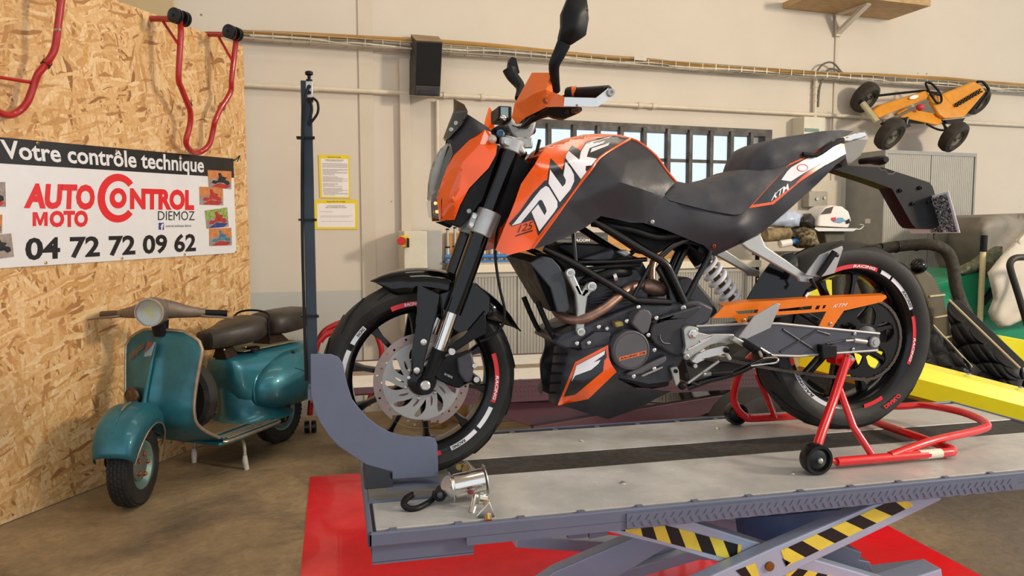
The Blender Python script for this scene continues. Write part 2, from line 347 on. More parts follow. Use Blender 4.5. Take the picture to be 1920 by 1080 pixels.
# end channel, lugs, tread plate
MB().box((LX0+.01, LY0+.02, ZP-.075), (LX0+.25, LY0+.026, ZP-.03)).build('end_channel', m_lift, T, ang=0)
MB().box((LX0+.01, LY0+.02, ZP-.08), (LX0+.25, LY1-.02, ZP-.074)).build('end_channel', m_lift, T, ang=0)
a = at(1175, 975, LY0-.004); b = at(1907, 920, LY0-.004)
tp = MB(); nn = 46; top = []; bot = []
for i in range(nn+1):
    u = i/nn; x = a.x+(b.x-a.x)*u; top.append((x, LY0-.005, ZP-.006)); bot.append((x, LY0-.005, ZP-.043-.0035*(i % 2)))
tp.prism(top+bot[::-1], (0, .004, 0)); tp = tp.build('tread_plate', m_lift, T, ang=0)
dm = MB()
for i in range(52):
    x = a.x+.012+(b.x-a.x-.02)*i/52
    for j, (dz, sl) in enumerate(((-.018, .006), (-.034, -.006))):
        xx = x+(.008 if j else 0); dm.bar((xx-.004, LY0-.0055, ZP+dz-sl), (xx+.004, LY0-.0055, ZP+dz+sl), .003, .0025, (0, 1, 0))
dm.build('tread_lugs', m_lift, tp, ang=0, kind='stuff')
for x0, x1 in ((1065, 1103), (1105, 1140)): plate([(x0, 985), (x1, 983), (x1, 1008 if x0 < 1100 else 1004), (x0, 1011)], 1.72, .12).build('pivot_lug', m_lift, T, ang=0, bevel=.002)
def arm(poly, Y, th): return plate(poly, Y, th).build('scissor_arm', m_arm, T, ang=0, bevel=.004)
A = arm([(1128, 988), (1180, 966), (1246, 962), (1437, 1022), (1700, 1100), (1660, 1140), (1465, 1086), (1360, 1058), (1250, 1024), (1135, 996)], 1.80, .05)
B = arm([(1290, 1100), (1440, 1032), (1640, 946), (1765, 930), (1765, 938), (1470, 1080), (1380, 1124)], 1.745, .045)
arm([(1000, 1100), (1040, 1072), (1185, 1010), (1290, 965), (1330, 985), (1262, 1020), (1160, 1082), (1120, 1110)], 2.15, .05)
arm([(1300, 960), (1470, 1000), (1560, 1030), (1540, 1055), (1420, 1020), (1290, 985)], 2.2, .05)
plate([(1392, 972), (1500, 962), (1640, 950), (1450, 1040), (1400, 1030)], 1.98, .05).build('cross_box', mat('lift_deep_blue', '46618A', .4, .2), T, ang=0, bevel=.004)
def hazard(parent, pa, pb, pc, pd, n, Y, blackfirst):     # quad px: pa->pb one edge, pd->pc the opposite; slanted stripes
    L = lambda p, q, t: (p[0]+(q[0]-p[0])*t, p[1]+(q[1]-p[1])*t)
    for k, (mt, nm) in enumerate(((m_blk, 'black_stripe'), (m_yel, 'yellow_stripe'))):
        for i in range(n):
            if (i % 2 == 0) == (blackfirst == (k == 0)):
                plate([L(pa, pb, i/n), L(pa, pb, (i+1)/n), L(pd, pc, (i+1)/n), L(pd, pc, i/n)], Y-.0015, .0015).build(nm, mt, parent, ang=0)
def stripes(parent, tops, bots, Y, first):
    for i in range(len(tops)-1):
        y_ = (i+first) % 2; plate([tops[i], tops[i+1], bots[i+1], bots[i]], Y-.0015, .0015).build('yellow_stripe' if y_ else 'black_stripe', m_yel if y_ else m_blk, parent, ang=0)
stripes(A, [(1000+x/4, 860+(526+.264*(x-1090))/4) for x in (600, 690, 790, 885, 985, 1090, 1210, 1320, 1425, 1535, 1562)], [(1000+x/4, 860+(548+.262*(x-690))/4) for x in (590, 690, 820, 930, 1035, 1145, 1265, 1375, 1480, 1528, 1545)], 1.80, 0)
stripes(B, [(1440+x/4, 860+(690-.452*(x-100))/4) for x in (98, 150, 260, 370, 480, 585, 690, 800, 940, 1000)], [(1440+x/4, 860+(740-.479*(x-280))/4) for x in (140, 280, 385, 500, 605, 715, 815, 930, 1032, 1095)], 1.745, 1)
plate([(1467, 1047), (1483, 1055), (1474, 1062)], 1.7435, .0015).build('black_stripe', m_blk, B, ang=0)
hazard(B, (1380, 1070), (1416, 1056), (1424, 1080), (1400, 1090), 2, 1.745, True)
hazard(A, (1478, 1062), (1570, 1082), (1560, 1100), (1462, 1076), 5, 1.80, False)
c = at(1442, 1061, 1.745); MB().cyl(c+V((0, -.006, 0)), c+V((0, .1, 0)), .013).build('pivot_pin', mat('rusty_pin', '9A6A2C', .5, .5, col2='6E4618'), T)
plate([(1536, 1040), (1580, 1022), (1617, 1036), (1612, 1050), (1632, 1054), (1640, 1075), (1600, 1100), (1540, 1070)], 1.9, .1).build('base_bracket', m_lift, T, ang=0, bevel=.004)
for yy in (1.8, 2.3): MB().box((.5, yy, .003), (2.2, yy+.08, .075)).build('base_beam', m_lift, T, ang=0, bevel=.004)
# lower pair of scissor arms that carries the upper ones down to the base
for yy in (1.85, 2.34):
    p = at(1442, 1061, 1.8)
    MB().bar((p.x-.72, yy, .10), (p.x+.6, yy, p.z-.10), .075, .04, (0, 1, 0)).build('scissor_arm', m_arm, T, ang=0, bevel=.004)
    MB().bar((p.x+.72, yy+.045, .10), (p.x-.6, yy+.045, p.z-.10), .075, .04, (0, 1, 0)).build('scissor_arm', m_arm, T, ang=0, bevel=.004)
def domebolt(p, r, parent, name='deck_bolt', ax=(0, 0, 1), mt=None):
    MB().lathe(p, ax, [(r, 0), (r*.95, r*.3), (r*.6, r*.55), (.0005, r*.62)], 14).build(name, mt or m_bolt, parent)
for x, y in ((712, 914), (1168, 906), (1487, 888), (1345, 804), (1091, 827), (1640, 770), (1842, 800)): domebolt(atz(x, y, ZP), .009, T)
# wheel chock: a curved grey plate bolted to the deck
ch = [(582, 664), (620, 664), (634, 669), (643, 682), (651, 720), (660, 748), (672, 764), (690, 784), (710, 799), (728, 809), (746, 815), (772, 819), (806, 819), (815, 823), (820, 833), (822, 893), (732, 899), (728, 886), (685, 870), (660, 854), (635, 837), (618, 819), (600, 792), (590, 770), (583, 740)]
CY = 1.985
ck = plate(ch, CY, .005).build('wheel_chock', m_lift, T, ang=0, bevel=.0015)
f0 = at(732, 899, CY); f1 = at(822, 893, CY)
MB().box((f0.x-.01, CY-.03, ZP), (f1.x+.01, CY+.25, ZP+.004)).build('chock_foot', m_lift, ck, ang=0)
q0, q1 = at(685, 870, CY), at(736, 884, CY)
MB().prism([q0, q1, V((q1.x, CY, ZP+.004)), V((q0.x, CY, ZP+.004))], (0, .2, 0)).build('chock_gusset', mat('dark_lift_paint', '34363C', .5), ck, ang=0)
MB().box((LX0+.01, CY-.10, ZP), (f1.x+.05, CY-.094, ZP+.006)).build('chock_base', m_lift, ck, ang=0)
MB().box((LX0+.012, CY-.094, ZP), (f1.x+.04, CY+.2, ZP+.0035)).build('chock_base', mat('dusty_base_paint', '77736C', .5, .1), ck, ang=0)
# second, plum lift further back
m_plum = mat('plum_lift_paint', '5E4A50', .4, .15, var=.06); m_wht = mat('white_deck_paint', 'E4DFD6', .5, var=.05)
T2, ym2 = lift('motorcycle_lift', -.02, 2.45, 3.85, 4.68, .555, 'plum scissor lift with a whitish deck, standing behind the orange motorcycle', m_wht, m_plum, .14, mat('brown_strip', '9A8C78', .7, var=.15, scale=30), False)
MB().box((.3, 3.84, .555-.115), (2.45, 3.848, .548)).build('side_skirt', m_plum, T2, ang=0)
dm = MB()
for i in range(98):
    x = .32+i*.0215
    for j in range(3): dm.bar((x-.005, 3.8395, .47+j*.025-.005*(1-2*(j % 2))), (x+.005, 3.8395, .47+j*.025+.005*(1-2*(j % 2))), .003, .002, (0, 1, 0))
dm.build('tread_lugs', m_plum, T2, ang=0, kind='stuff')
for poly, Y in (([(955, 755), (1110, 752), (1300, 760), (1240, 800), (1100, 832), (900, 770)], 3.95), ([(1000, 800), (1390, 735), (1450, 735), (1100, 850), (1000, 850)], 3.9)):
    plate(poly, Y, .05).build('scissor_arm', m_plum, T2, ang=0, bevel=.004)
for yy in (3.95, 4.5): MB().box((.5, yy, 0.003), (2.4, yy+.08, .08)).build('base_beam', m_plum, T2, ang=0)
# ================================================================== motorcycle
YB = 2.11
def bp(x, y, lat=0.0): return at(x, y, YB-lat)
def tps(ctrl):
    C = np.array([(c[0]/100, c[1]/100) for c in ctrl]); h = np.array([c[2] for c in ctrl]); n = len(C)
    d2 = ((C[:, None]-C[None])**2).sum(2); K = np.where(d2 > 0, d2*np.log(d2+1e-12), 0)+np.eye(n)*2e-3
    A = np.zeros((n+3, n+3)); A[:n, :n] = K; A[:n, n] = 1; A[:n, n+1:] = C; A[n, :n] = 1; A[n+1:, :n] = C.T
    w = np.linalg.solve(A, np.concatenate([h, np.zeros(3)]))
    def f(x, y):
        q = np.array((x/100, y/100)); r = ((C-q)**2).sum(1); return float((np.where(r > 0, r*np.log(r+1e-12), 0)*w[:n]).sum()+w[n]+q @ w[n+1:])
    return f
def inside(p, poly):
    x, y = p; c = False; n = len(poly)
    for i in range(n):
        x1, y1 = poly[i][:2]; x2, y2 = poly[i-1][:2]
        if (y1 > y) != (y2 > y) and x < (x2-x1)*(y-y1)/(y2-y1)+x1: c = not c
    return c
def fillpoly(outline, holes=(), step=7.0, extra=(), creases=()):      # points, boundary loops (indices), triangles
    loops = [outline]+list(holes); pts = []; edges = []; lidx = []
    for l in loops:
        k = len(pts); n = len(l); m = []
        for i in range(n):
            a, b = l[i], l[(i+1) % n]; d = math.hypot(b[0]-a[0], b[1]-a[1]); s = max(1, int(round(d/step)))
            for j in range(s): m.append((a[0]+(b[0]-a[0])*j/s, a[1]+(b[1]-a[1])*j/s))
        pts += m; e = len(m); edges += [(k+i, k+(i+1) % e) for i in range(e)]; lidx.append(list(range(k, k+e)))
    for cr_ in creases:
        for a, b in zip(cr_[:-1], cr_[1:]):
            k = len(pts); q = max(2, int(math.hypot(b[0]-a[0], b[1]-a[1])/step)); pts += [(a[0]+(b[0]-a[0])*i/q, a[1]+(b[1]-a[1])*i/q) for i in range(q+1)]; edges += [(k+i, k+i+1) for i in range(q)]
    nb = len(pts); B = np.array(pts)
    xs = [p[0] for p in outline]; ys = [p[1] for p in outline]; y = min(ys)+step*.5; r = 0
    while y < max(ys):
        x = min(xs)+(step*.5 if r % 2 else 0)
        while x < max(xs):
            if inside((x, y), outline) and not any(inside((x, y), h) for h in holes) and ((B-np.array((x, y)))**2).sum(1).min() > (.45*step)**2: pts.append((x, y))
            x += step
        y += step*.87; r += 1
    pts += [e[:2] for e in extra]
    vo, eo, fo, ov, oe, of = delaunay_2d_cdt([V(p) for p in pts], edges, [], 0, 1e-5)
    P = [tuple(v) for v in vo]; F = []
    back = {}
    for i, o in enumerate(ov):
        for q in o: back[q] = i
    for f in fo:
        c = (sum(P[i][0] for i in f)/3, sum(P[i][1] for i in f)/3)
        if inside(c, outline) and not any(inside(c, h) for h in holes): F.append(tuple(f))
    return P, [[back[i] for i in l] for l in lidx], F
def facets(ctrl, lines=()):                                # piecewise flat surface over the control points, with the given crease lines
    pts = [(c[0], c[1]) for c in ctrl]; vo, eo, fo, ov, oe, of = delaunay_2d_cdt([V(p) for p in pts], list(lines), [], 0, 1e-4)
    hs = [ctrl[o[0]][2] if o else None for o in ov]; sm = tps(ctrl); T_ = [tuple(f) for f in fo]
    def f(x, y):
        for a, b, c in T_:
            A, B, C = vo[a], vo[b], vo[c]; d = (B[1]-C[1])*(A[0]-C[0])+(C[0]-B[0])*(A[1]-C[1])
            if abs(d) < 1e-9: continue
            u = ((B[1]-C[1])*(x-C[0])+(C[0]-B[0])*(y-C[1]))/d; v = ((C[1]-A[1])*(x-C[0])+(A[0]-C[0])*(y-C[1]))/d; w = 1-u-v
            if min(u, v, w) > -1e-3: return u*hs[a]+v*hs[b]+w*hs[c]
        return sm(x, y)
    return f
def skin(outline, lat, th=.004, holes=(), step=7.0, creases=()):      # sculpted panel: lat(x, y) gives the distance from the mid-plane
    P, loops, F = fillpoly(outline, holes, step, (), creases); f = lat if callable(lat) else (lambda x, y: lat)
    a = [bp(x, y, f(x, y)) for x, y in P]; N = len(a); b = [p+V((0, th, 0)) for p in a]
    fs = list(F)+[tuple(i+N for i in reversed(t)) for t in F]
    for l in loops: fs += [(l[i], l[(i+1) % len(l)], l[(i+1) % len(l)]+N, l[i]+N) for i in range(len(l))]
    return MB().add(a+b, fs)
def body(outline, lat, step=8.0, mid=2, crown=0.0):       # closed symmetric shell: near skin, far skin and the wall between
    P, loops, F = fillpoly(outline, (), step); l = loops[0]
    a = [bp(x, y, lat(x, y)) for x, y in P]; N = len(a); b = [V((p.x, 2*YB-p.y, p.z)) for p in a]
    m = MB(); m.add(a+b, list(F)+[tuple(i+N for i in reversed(t)) for t in F]); c = sum((p for p in a), V((0, 0, 0)))/N
    rows = []
    for j in range(mid+2):
        t = j/(mid+1); row = []
        for i in l:
            p = a[i].lerp(b[i], t); d = V((p.x-c.x, 0, p.z-c.z)).normalized(); row.append(p+d*crown*math.sin(PI*t))
        rows.append(row+[row[0]])
    m.ring(rows, closed=False, caps=False); return m
def decal(outline, lat, mtl, name, parent, holes=(), lift=.0012, step=6.0, label=None):
    f = lat if callable(lat) else (lambda x, y: lat)
    return skin(outline, lambda x, y: f(x, y)+lift, lift*.7, holes, step).build(name, mtl, parent, label=label)
def both(m, name, mtl, parent, **k):
    o = m.build(name, mtl, parent, **k); p = m.mirror(YB).build(name, mtl, parent, **k); return o
m_or = mat('orange_gloss', 'F0580A', .22, var=.02, coat=.6, spec=.5, rvar=.05)
m_orp = mat('orange_satin', 'F0702A', .38, var=.03, coat=.2)
m_ora = mat('orange_anodised', 'EE7A14', .32, .25, var=.05, scale=30)
m_plas = mat('matt_black_plastic', '2E2D33', .42, var=.08, scale=30, bump=.03, bscale=300)
m_seat = mat('seat_vinyl', '3B3B41', .62, var=.06, scale=20, bump=.06, bscale=400)
m_gb = mat('gloss_black', '08080A', .12, var=.05, coat=.25, spec=.35, rvar=.03)
m_bk = mat('satin_black', '121214', .45, var=.12, scale=25, spec=.3)
m_eng = mat('engine_grey', '46464C', .42, .35, var=.14, scale=18, bump=.05, bscale=160)
m_cov = mat('engine_cover', '5E5C60', .45, .3, var=.06)
m_tire = mat('tyre_rubber', '1E1E1D', .62, var=.12, scale=14, bump=.05, bscale=120, col2='302E2B')
m_rim = mat('rim_black', '0B0B0D', .2, var=.05, coat=.2, spec=.35)
m_al = mat('cast_aluminium', 'B9B8B4', .36, .75, var=.06, scale=20)
m_als = mat('machined_aluminium', 'D8D6D2', .22, .95, var=.04)
m_chr = mat('chrome', 'E6E2DC', .1, 1.0, var=.03)
m_disc = mat('brake_steel', '9E8C88', .35, .7, var=.10, scale=30)
m_whd = mat('white_decal', 'E9E6EA', .3, var=.02, coat=.3)
m_bkd = mat('black_decal', '1B1B20', .28, var=.04, coat=.3)
m_rdd = mat('red_decal', 'E0303A', .35, var=.03)
m_tube = mat('frame_black', '0E0E10', .2, var=.05, coat=.25, spec=.4)
m_exh = mat('heat_tinted_steel', 'B08A74', .35, .75, var=.2, scale=12, col2='755C58')
m_sil = mat('silver_plate', 'A9A7A6', .42, .5, var=.05)
m_smoke = mat('smoked_screen', '23261F', .12, var=.05, alpha=.93, coat=.5)
m_clear = mat('clear_lens', 'E9ECEC', .05, var=0, trans=.9, ior=1.15, rvar=0)
m_chain = mat('chain_steel', '6E655C', .45, .7, var=.2, scale=60)
hubf = bp(791, 714, .055); ZF = hubf.z; RF = ZF-ZP; XF = hubf.x
hr = bp(1636.5, 641, .15); XR, ZR = hr.x, hr.z; RR = bp(1592, 451, 0).z-ZR
MC = thing('motorcycle', (XF, YB, ZP), 'orange and black motorcycle without fairings standing on the grey lift, DUKE lettering on its tank', 'motorcycle')
def arcmap(X, Z, Y, r0, r1, a0, a1):                      # polar mapping in the wheel plane, angles in degrees, seen from the near side
    def f(u, v):
        a = math.radians(a0+(a1-a0)*u); r = r0+(r1-r0)*v; return V((X+r*math.cos(a), Y, Z+r*math.sin(a)))
    return f
def arcstrip(X, Z, Y, r0, r1, a0, a1, n=14, th=.001):
    f = arcmap(X, Z, Y, r0, r1, a0, a1); return MB().prism([f(i/n, 0) for i in range(n+1)]+[f(i/n, 1) for i in range(n, -1, -1)], (0, th, 0))
def wheel(name, X, Z, R, w, rim, stickers, spokes, a0, sw, hubr, label):
    wh = MB(); s = rim/.215
    wh.lathe((X, YB, Z), (0, 1, 0), [(rim, -w*.40), (rim+.004, -w*.38), (rim+.002, -w*.30), (rim-.018, -w*.22), (rim-.022, 0), (rim-.018, w*.22), (rim+.002, w*.30), (rim+.004, w*.38), (rim, w*.40), (rim-.012, w*.36), (rim-.03, w*.2), (rim-.032, 0), (rim-.03, -w*.2), (rim-.012, -w*.36)], 72, closed=True)
    wh = wh.build('wheel_rim', m_rim, MC, label=label)
    t = w/2; pr = [(rim, -t*.78), (rim+.012, -t*.92), (rim+(R-rim)*.45, -t), (R-.028, -t*.95), (R-.010, -t*.66), (R-.002, -t*.3), (R, 0), (R-.002, t*.3), (R-.010, t*.66), (R-.028, t*.95), (rim+(R-rim)*.45, t), (rim+.012, t*.92), (rim, t*.78)]
    ty = MB().lathe((X, YB, Z), (0, 1, 0), pr, 96, closed=True).build('tyre', m_tire, wh)
    gr = MB(); ng = 12
    for k in range(ng):
        for sd in (-1, 1):
            pts = []
            for i in range(9):
                q = i/8; a = 2*PI*(k+(.5 if sd > 0 else 0))/ng+.42*q*q+.06; yy = sd*t*(.12+.72*q); e = abs(yy)/t
                rr = R+.0006-(.002*(e/.3) if e < .3 else .002+.008*((e-.3)/.36) if e < .66 else .010+.018*((e-.66)/.29)); pts.append((X+rr*math.cos(a), YB+yy, Z+rr*math.sin(a)))
            gr.tube(pts, [.0012]+[.0032]*7+[.001], 5)
    gr.build('tread_grooves', mat('groove_black', '0A0A0A', .8), ty, kind='stuff')
    hb = MB().lathe((X, YB, Z), (0, 1, 0), [(.012, -.075), (hubr*.75, -.07), (hubr, -.035), (hubr*.85, 0), (hubr, .035), (hubr*.75, .07), (.012, .075)], 28).build('hub', m_rim, wh)
    for k in range(spokes):
        a = math.radians(a0+360*k/spokes); d = V((math.cos(a), 0, math.sin(a))); sd = V((-d.z, 0, d.x)); c = V((X, YB, Z))
        rr = []
        for q, wd, dp in ((hubr*.7, sw*1.25, .034), (hubr+.03, sw*.8, .026), (rim-.06, sw*.7, .024), (rim-.022, sw*1.5, .026)):
            p = c+d*q; rr.append([p+sd*wd/2-V((0, dp/2, 0)), p+sd*wd*.35-V((0, dp*.72, 0)), p-sd*wd*.35-V((0, dp*.72, 0)), p-sd*wd/2-V((0, dp/2, 0)), p-sd*wd/2+V((0, dp/2, 0)), p+sd*wd/2+V((0, dp/2, 0))])
        MB().ring(rr).build('spoke', m_rim, wh)
    Ys = YB-w*.40-.002
    for (b0, b1, mt, txt) in stickers:
        arcstrip(X, Z, Ys, rim-.009, rim+.004, b0, b1).build('rim_sticker', mt, wh, ang=0)
        if txt:
            q0 = b0+(b1-b0)*.45
            f = arcmap(X, Z, Ys-.0012, rim-.007, rim+.002, q0, q0+(b1-b0)*.5); letter(MB(), txt, f, bold=.03, shear=.2).build('rim_lettering', m_bkd if mt is m_whd else m_whd, wh, ang=0)
    return wh
FW = wheel('front_wheel', XF, ZF, RF, .112, .2300*RF/.29, [(112, 90, m_rdd, 'RACING'), (150, 135, m_whd, 'RACING'), (173, 155, m_whd, None), (18, -20, m_rdd, 'RACING'), (-24, -42, m_whd, None), (-45, -68, m_whd, 'RACING'), (-76, -80, m_rdd, None)], 10, -12, .02, .05, 'black cast front wheel with red and white rim stickers')
RW = wheel('rear_wheel', XR, ZR, RR, .152, .234, [(112, 70, m_rdd, 'RACING'), (66, 56, m_whd, None), (54, 22, m_whd, 'RACING'), (16, -24, m_rdd, 'RACING'), (-60, -78, m_rdd, None), (200, 172, m_rdd, None), (255, 205, m_whd, 'RACING')], 10, 8, .024, .055, 'black cast rear wheel with red and white rim stickers')
f = arcmap(XR, ZR, YB-.0765, RR-.062, RR-.047, -64, -48); letter(MB(), 'DIABLO', f, bold=.05, shear=.3).build('tyre_lettering', m_rdd, RW, ang=0)
# front brake disc
dk = RF/.29*.1405; YD = YB-.058; cD = (XF, YD, ZF)
def circ(r, n=64): return [(XF+r*math.cos(2*PI*i/n), YD, ZF+r*math.sin(2*PI*i/n)) for i in range(n)]
hol = []
for k in range(36):
    a = 2*PI*k/36; r = dk*(.875+.055*((k % 3)-1)); hol.append([(XF+r*math.cos(a)+.0036*math.cos(2*PI*i/8), YD, ZF+r*math.sin(a)+.0036*math.sin(2*PI*i/8)) for i in range(8)])
ring_ = MB().prism(circ(dk), (0, .004, 0), [circ(dk*.80)]+hol).build('brake_disc', m_disc, MC, ang=30)
hol = []
for k in range(9):
    for (ra, rb, da, w0_, w1_, s) in ((.40, .755, 0, .04, .20, -1.0), (.37, .56, .33, .05, .06, -1.0)):
        L = []; Rr = []
        for i in range(7):
            q = i/6; r = dk*(ra+(rb-ra)*q); a = 2*PI*k/9+da+s*(r/dk-.4); hw = (w0_+(w1_-w0_)*q)*math.sin(PI*(.10+.84*q**.8))**.8; L.append((r, a+hw)); Rr.append((r, a-hw))
        hol.append([(XF+r*math.cos(a), YD-.001, ZF+r*math.sin(a)) for r, a in L+Rr[::-1]])
MB().prism([(x, y-.001, z) for x, y, z in circ(dk*.815)], (0, .005, 0), [[(x, y-.001, z) for x, y, z in circ(.035, 24)]]+hol).build('disc_carrier', m_sil, ring_, ang=30)
for k in range(6):
    a = 2*PI*k/6+.3; MB().lathe((XF+.048*math.cos(a), YD, ZF+.048*math.sin(a)), (0, -1, 0), [(.0055, 0), (.0055, .006), (.003, .008), (.0005, .008)], 10).build('disc_bolt', m_bolt, ring_)
# fork
def axisline(a, b, t): return (a[0]+(b[0]-a[0])*t, a[1]+(b[1]-a[1])*t)
for sd in (1, -1):
    A, Bq = (957, 277), (851, 580); lt = .096
    p = lambda x, y: (lambda q: q if sd > 0 else V((q.x, 2*YB-q.y, q.z)))(bp(x, y, lt))
    MB().tube([p(960, 268), p(*axisline(A, Bq, .9)), p(848, 586)], [.0265, .0265, .0255], 26).build('fork_tube', m_gb, MC)
    MB().tube([p(851, 578), p(821, 664)], [.0165, .0165], 22).build('fork_slider', m_chr, MC)
    MB().tube([p(824, 655), p(817, 676), p(808, 698), p(800, 720)], [.021, .021, .017, .019], 18).build('fork_foot', m_bk, MC)
    m = plate(Q(560, 500, 4, [(895, 140), (1060, 205), (1045, 320), (985, 560), (950, 690), (935, 790), (880, 830), (845, 770), (848, 640), (885, 420), (890, 200)]), YB-.128, .012)
    m = (m if sd > 0 else m.mirror(YB)); m.build('fork_guard', m_gb, MC, bevel=.004)
    MB().tube([p(797, 722)+V((0, -sd*.03, 0)), p(797, 722)+V((0, sd*.03, 0))], [.021, .021], 20).build('axle_clamp', m_bk, MC)
MB().lathe(bp(797, 722, .125), (0, -1, 0), [(.0135, 0), (.0135, .008), (.010, .010), (.0095, .006), (.0005, .006)], 20).build('axle_nut', m_als, MC)
for x, y in ((794, 641), (781, 694)): MB().lathe(bp(x, y, .129), (0, -1, 0), [(.009, 0), (.0085, .005), (.004, .006), (.0035, .003), (.0005, .003)], 14).build('guard_bolt', m_als, MC)
# triple clamps
def clamp(name, pts, lat, th, bolts):
    m = skin(pts, lat, th); o = both(m, name, m_al, MC, bevel=.004, ang=40)
    for x, y in bolts: MB().lathe(bp(x, y, lat+.001), (0, -1, 0), [(.0065, 0), (.006, .004), (.0035, .004), (.003, .001), (.0005, .001)], 12).build('clamp_bolt', m_als, o)
    return o
def halfsleeve(a, b, r, lat):                               # clamp sleeve round the fork tube
    p, q = bp(*a, lat), bp(*b, lat); return MB().tube([p, q], [r, r], 26)
lc = both(halfsleeve((919, 396), (901, 441), .0345, .096), 'lower_clamp', m_al, MC, bevel=.003)
m = plate(Q(700, 380, 6, [(1120, 105), (1190, 130), (1180, 300), (1075, 290), (1068, 240)]), YB-.11, .03); m.build('clamp_ear', m_al, lc, bevel=.003)
for x, y in ((889, 406), (884, 421)): MB().lathe(bp(x, y, .112), (0, -1, 0), [(.006, 0), (.006, .004), (.0035, .004), (.003, .001), (.0005, .001)], 12).build('clamp_bolt', m_als, lc)
c0, c1 = bp(905, 425, .1), bp(905, 425, -.1); MB().bar(c0, c1, .05, .035, (0, 0, 1)).build('clamp_bridge', m_al, lc, bevel=.004)
uc = both(halfsleeve((966, 262), (957, 286), .032, .096), 'upper_clamp', m_al, MC, bevel=.003)
plate(Q(780, 160, 4, [(640, 385), (705, 392), (800, 440), (828, 490), (822, 520), (700, 465), (640, 440)]), YB-.125, .03).build('clamp_ear', m_al, uc, bevel=.004)
MB().bar(bp(975, 268, .1), bp(975, 268, -.1), .03, .07, (0, 0, 1)).build('clamp_bridge', m_al, uc, bevel=.004)
MB().lathe(bp(949, 266, .127), (0, -1, 0), [(.007, 0), (.0065, .004), (.004, .004), (.003, .001), (.0005, .001)], 12).build('clamp_bolt', m_als, uc)
MB().tube([bp(972, 280, 0), bp(905, 440, 0)], [.028, .028], 18).build('steering_stem', m_bk, MC)
plate(Q(780, 160, 4, [(700, 480), (830, 560), (880, 590), (850, 650), (790, 740), (700, 980), (640, 1070), (560, 1010), (640, 760)]), YB-.07, .14).build('headstock', m_bk, MC, bevel=.006)
# front mudguard
cF = V((XF, YB, ZF)); pa = bp(695, 526, .02); pz = bp(977, 620, .02)
aa = math.atan2(pa.z-ZF, pa.x-XF); az = math.atan2(pz.z-ZF, pz.x-XF); ra = math.hypot(pa.z-ZF, pa.x-XF); rz = math.hypot(pz.z-ZF, pz.x-XF); rm = bp(785, 502, 0).z-ZF
def fend(u, v):
    a = aa+(az-aa)*u; r = (ra*(1-u)+rz*u); r = r+(rm-r)*(math.sin(PI*u)**.7 if 0 < u < 1 else 0); s = 2*v-1
    tap = min(1, .34+u*3.2, .34+(1-u)*3.0); hw = .076*tap; dep = (.062 if .1 < u else .062*u*10)*min(1, (1-u)*6)
    e = abs(s)**2.6; return (XF+(r-dep*e)*math.cos(a), YB-hw*math.sin(s*PI/2), ZF+(r-dep*e)*math.sin(a))
both_f = MB().grid(fend, 44, 16).build('front_mudguard', m_gb, MC, solid=.004, ang=50)
both(plate(Q(560, 500, 4, [(1060, 205), (1330, 120), (1440, 230), (1440, 330), (1330, 460), (1200, 500), (1080, 420)]), YB-.088, .01), 'mudguard_side', m_gb, both_f, bevel=.003)
both(plate(Q(560, 500, 4, [(1400, 330), (1415, 500), (1320, 545), (1170, 640), (1100, 660), (1120, 600), (1240, 520)]), YB-.098, .008), 'mudguard_stay', m_bk, both_f, bevel=.003)
# brake caliper
cal = plate(Q(560, 500, 4, [(1085, 690), (1190, 660), (1300, 630), (1312, 720), (1300, 790), (1368, 840), (1368, 880), (1330, 893), (1290, 868), (1200, 915), (1150, 900), (1040, 850), (1000, 800)], ), YB-.108, .02).build('brake_caliper', m_bk, MC, bevel=.004)
plate(Q(560, 500, 4, [(1190, 690), (1300, 640), (1318, 740), (1300, 860), (1250, 875), (1200, 800)]), YB-.128, .06).build('caliper_body', m_eng, cal, bevel=.005)
for x, y, r in ((847, 659, .010), (889, 685, .007), (893, 711, .009), (766, 707, .005)): MB().lathe(bp(x, y, .125), (0, -1, 0), [(r, 0), (r*.9, .006), (r*.45, .006), (r*.4, .003), (.0005, .003)], 14).build('caliper_bolt', m_als, cal)
letter(MB(), 'BYBRE', quadmap(bp(833, 703, .1295), bp(848, 710, .1295), bp(849, 706, .1295), bp(834, 699, .1295)), bold=.02).build('caliper_lettering', m_sil, cal, ang=0)
# headlamp mask
hm = Q(780, 160, 4, [(515, 330), (560, 350), (608, 455), (600, 520), (545, 620), (400, 770), (330, 900), (290, 1010), (175, 1015), (160, 860), (175, 780), (230, 620), (280, 530), (400, 410)])
mc_ = Q(780, 160, 4, [(515, 330, .095), (608, 455, .12), (600, 520, .125), (545, 620, .128), (400, 770, .124), (290, 1010, .105), (175, 1015, .08), (160, 850, .07), (230, 620, .075), (280, 530, .078), (400, 410, .088), (480, 440, .124), (345, 580, .126), (240, 850, .110), (320, 800, .128), (265, 850, .128), (285, 890, .126), (340, 850, .125)])
lmf = facets(mc_, [(11, 12), (12, 13), (11, 0), (13, 6)]); lmt = tps(mc_)
def lm(x, y): return .75*lmf(x, y)+.25*lmt(x, y)
CQ = lambda pts: Q(780, 160, 4, pts)
mk = both(skin(hm, lm, .004, step=5, creases=[CQ([(517, 335), (480, 440), (345, 580), (240, 850), (178, 1012)])]), 'headlamp_mask', m_or, MC, ang=14, label='orange headlamp mask')
both(skin(Q(780, 160, 4, [(545, 620), (610, 470), (640, 480), (560, 800), (470, 900), (420, 970), (330, 1070), (210, 1020), (290, 1010), (330, 900), (400, 770)]), .098, .02), 'mask_backplate', m_bk, MC, bevel=.003)
body(Q(780, 160, 4, [(300, 560), (420, 430), (545, 340), (590, 420), (590, 520), (420, 760), (330, 980), (190, 1000), (190, 860)]), lambda x, y: .088, 14, 1).build('headlamp_shell', m_bk, MC)
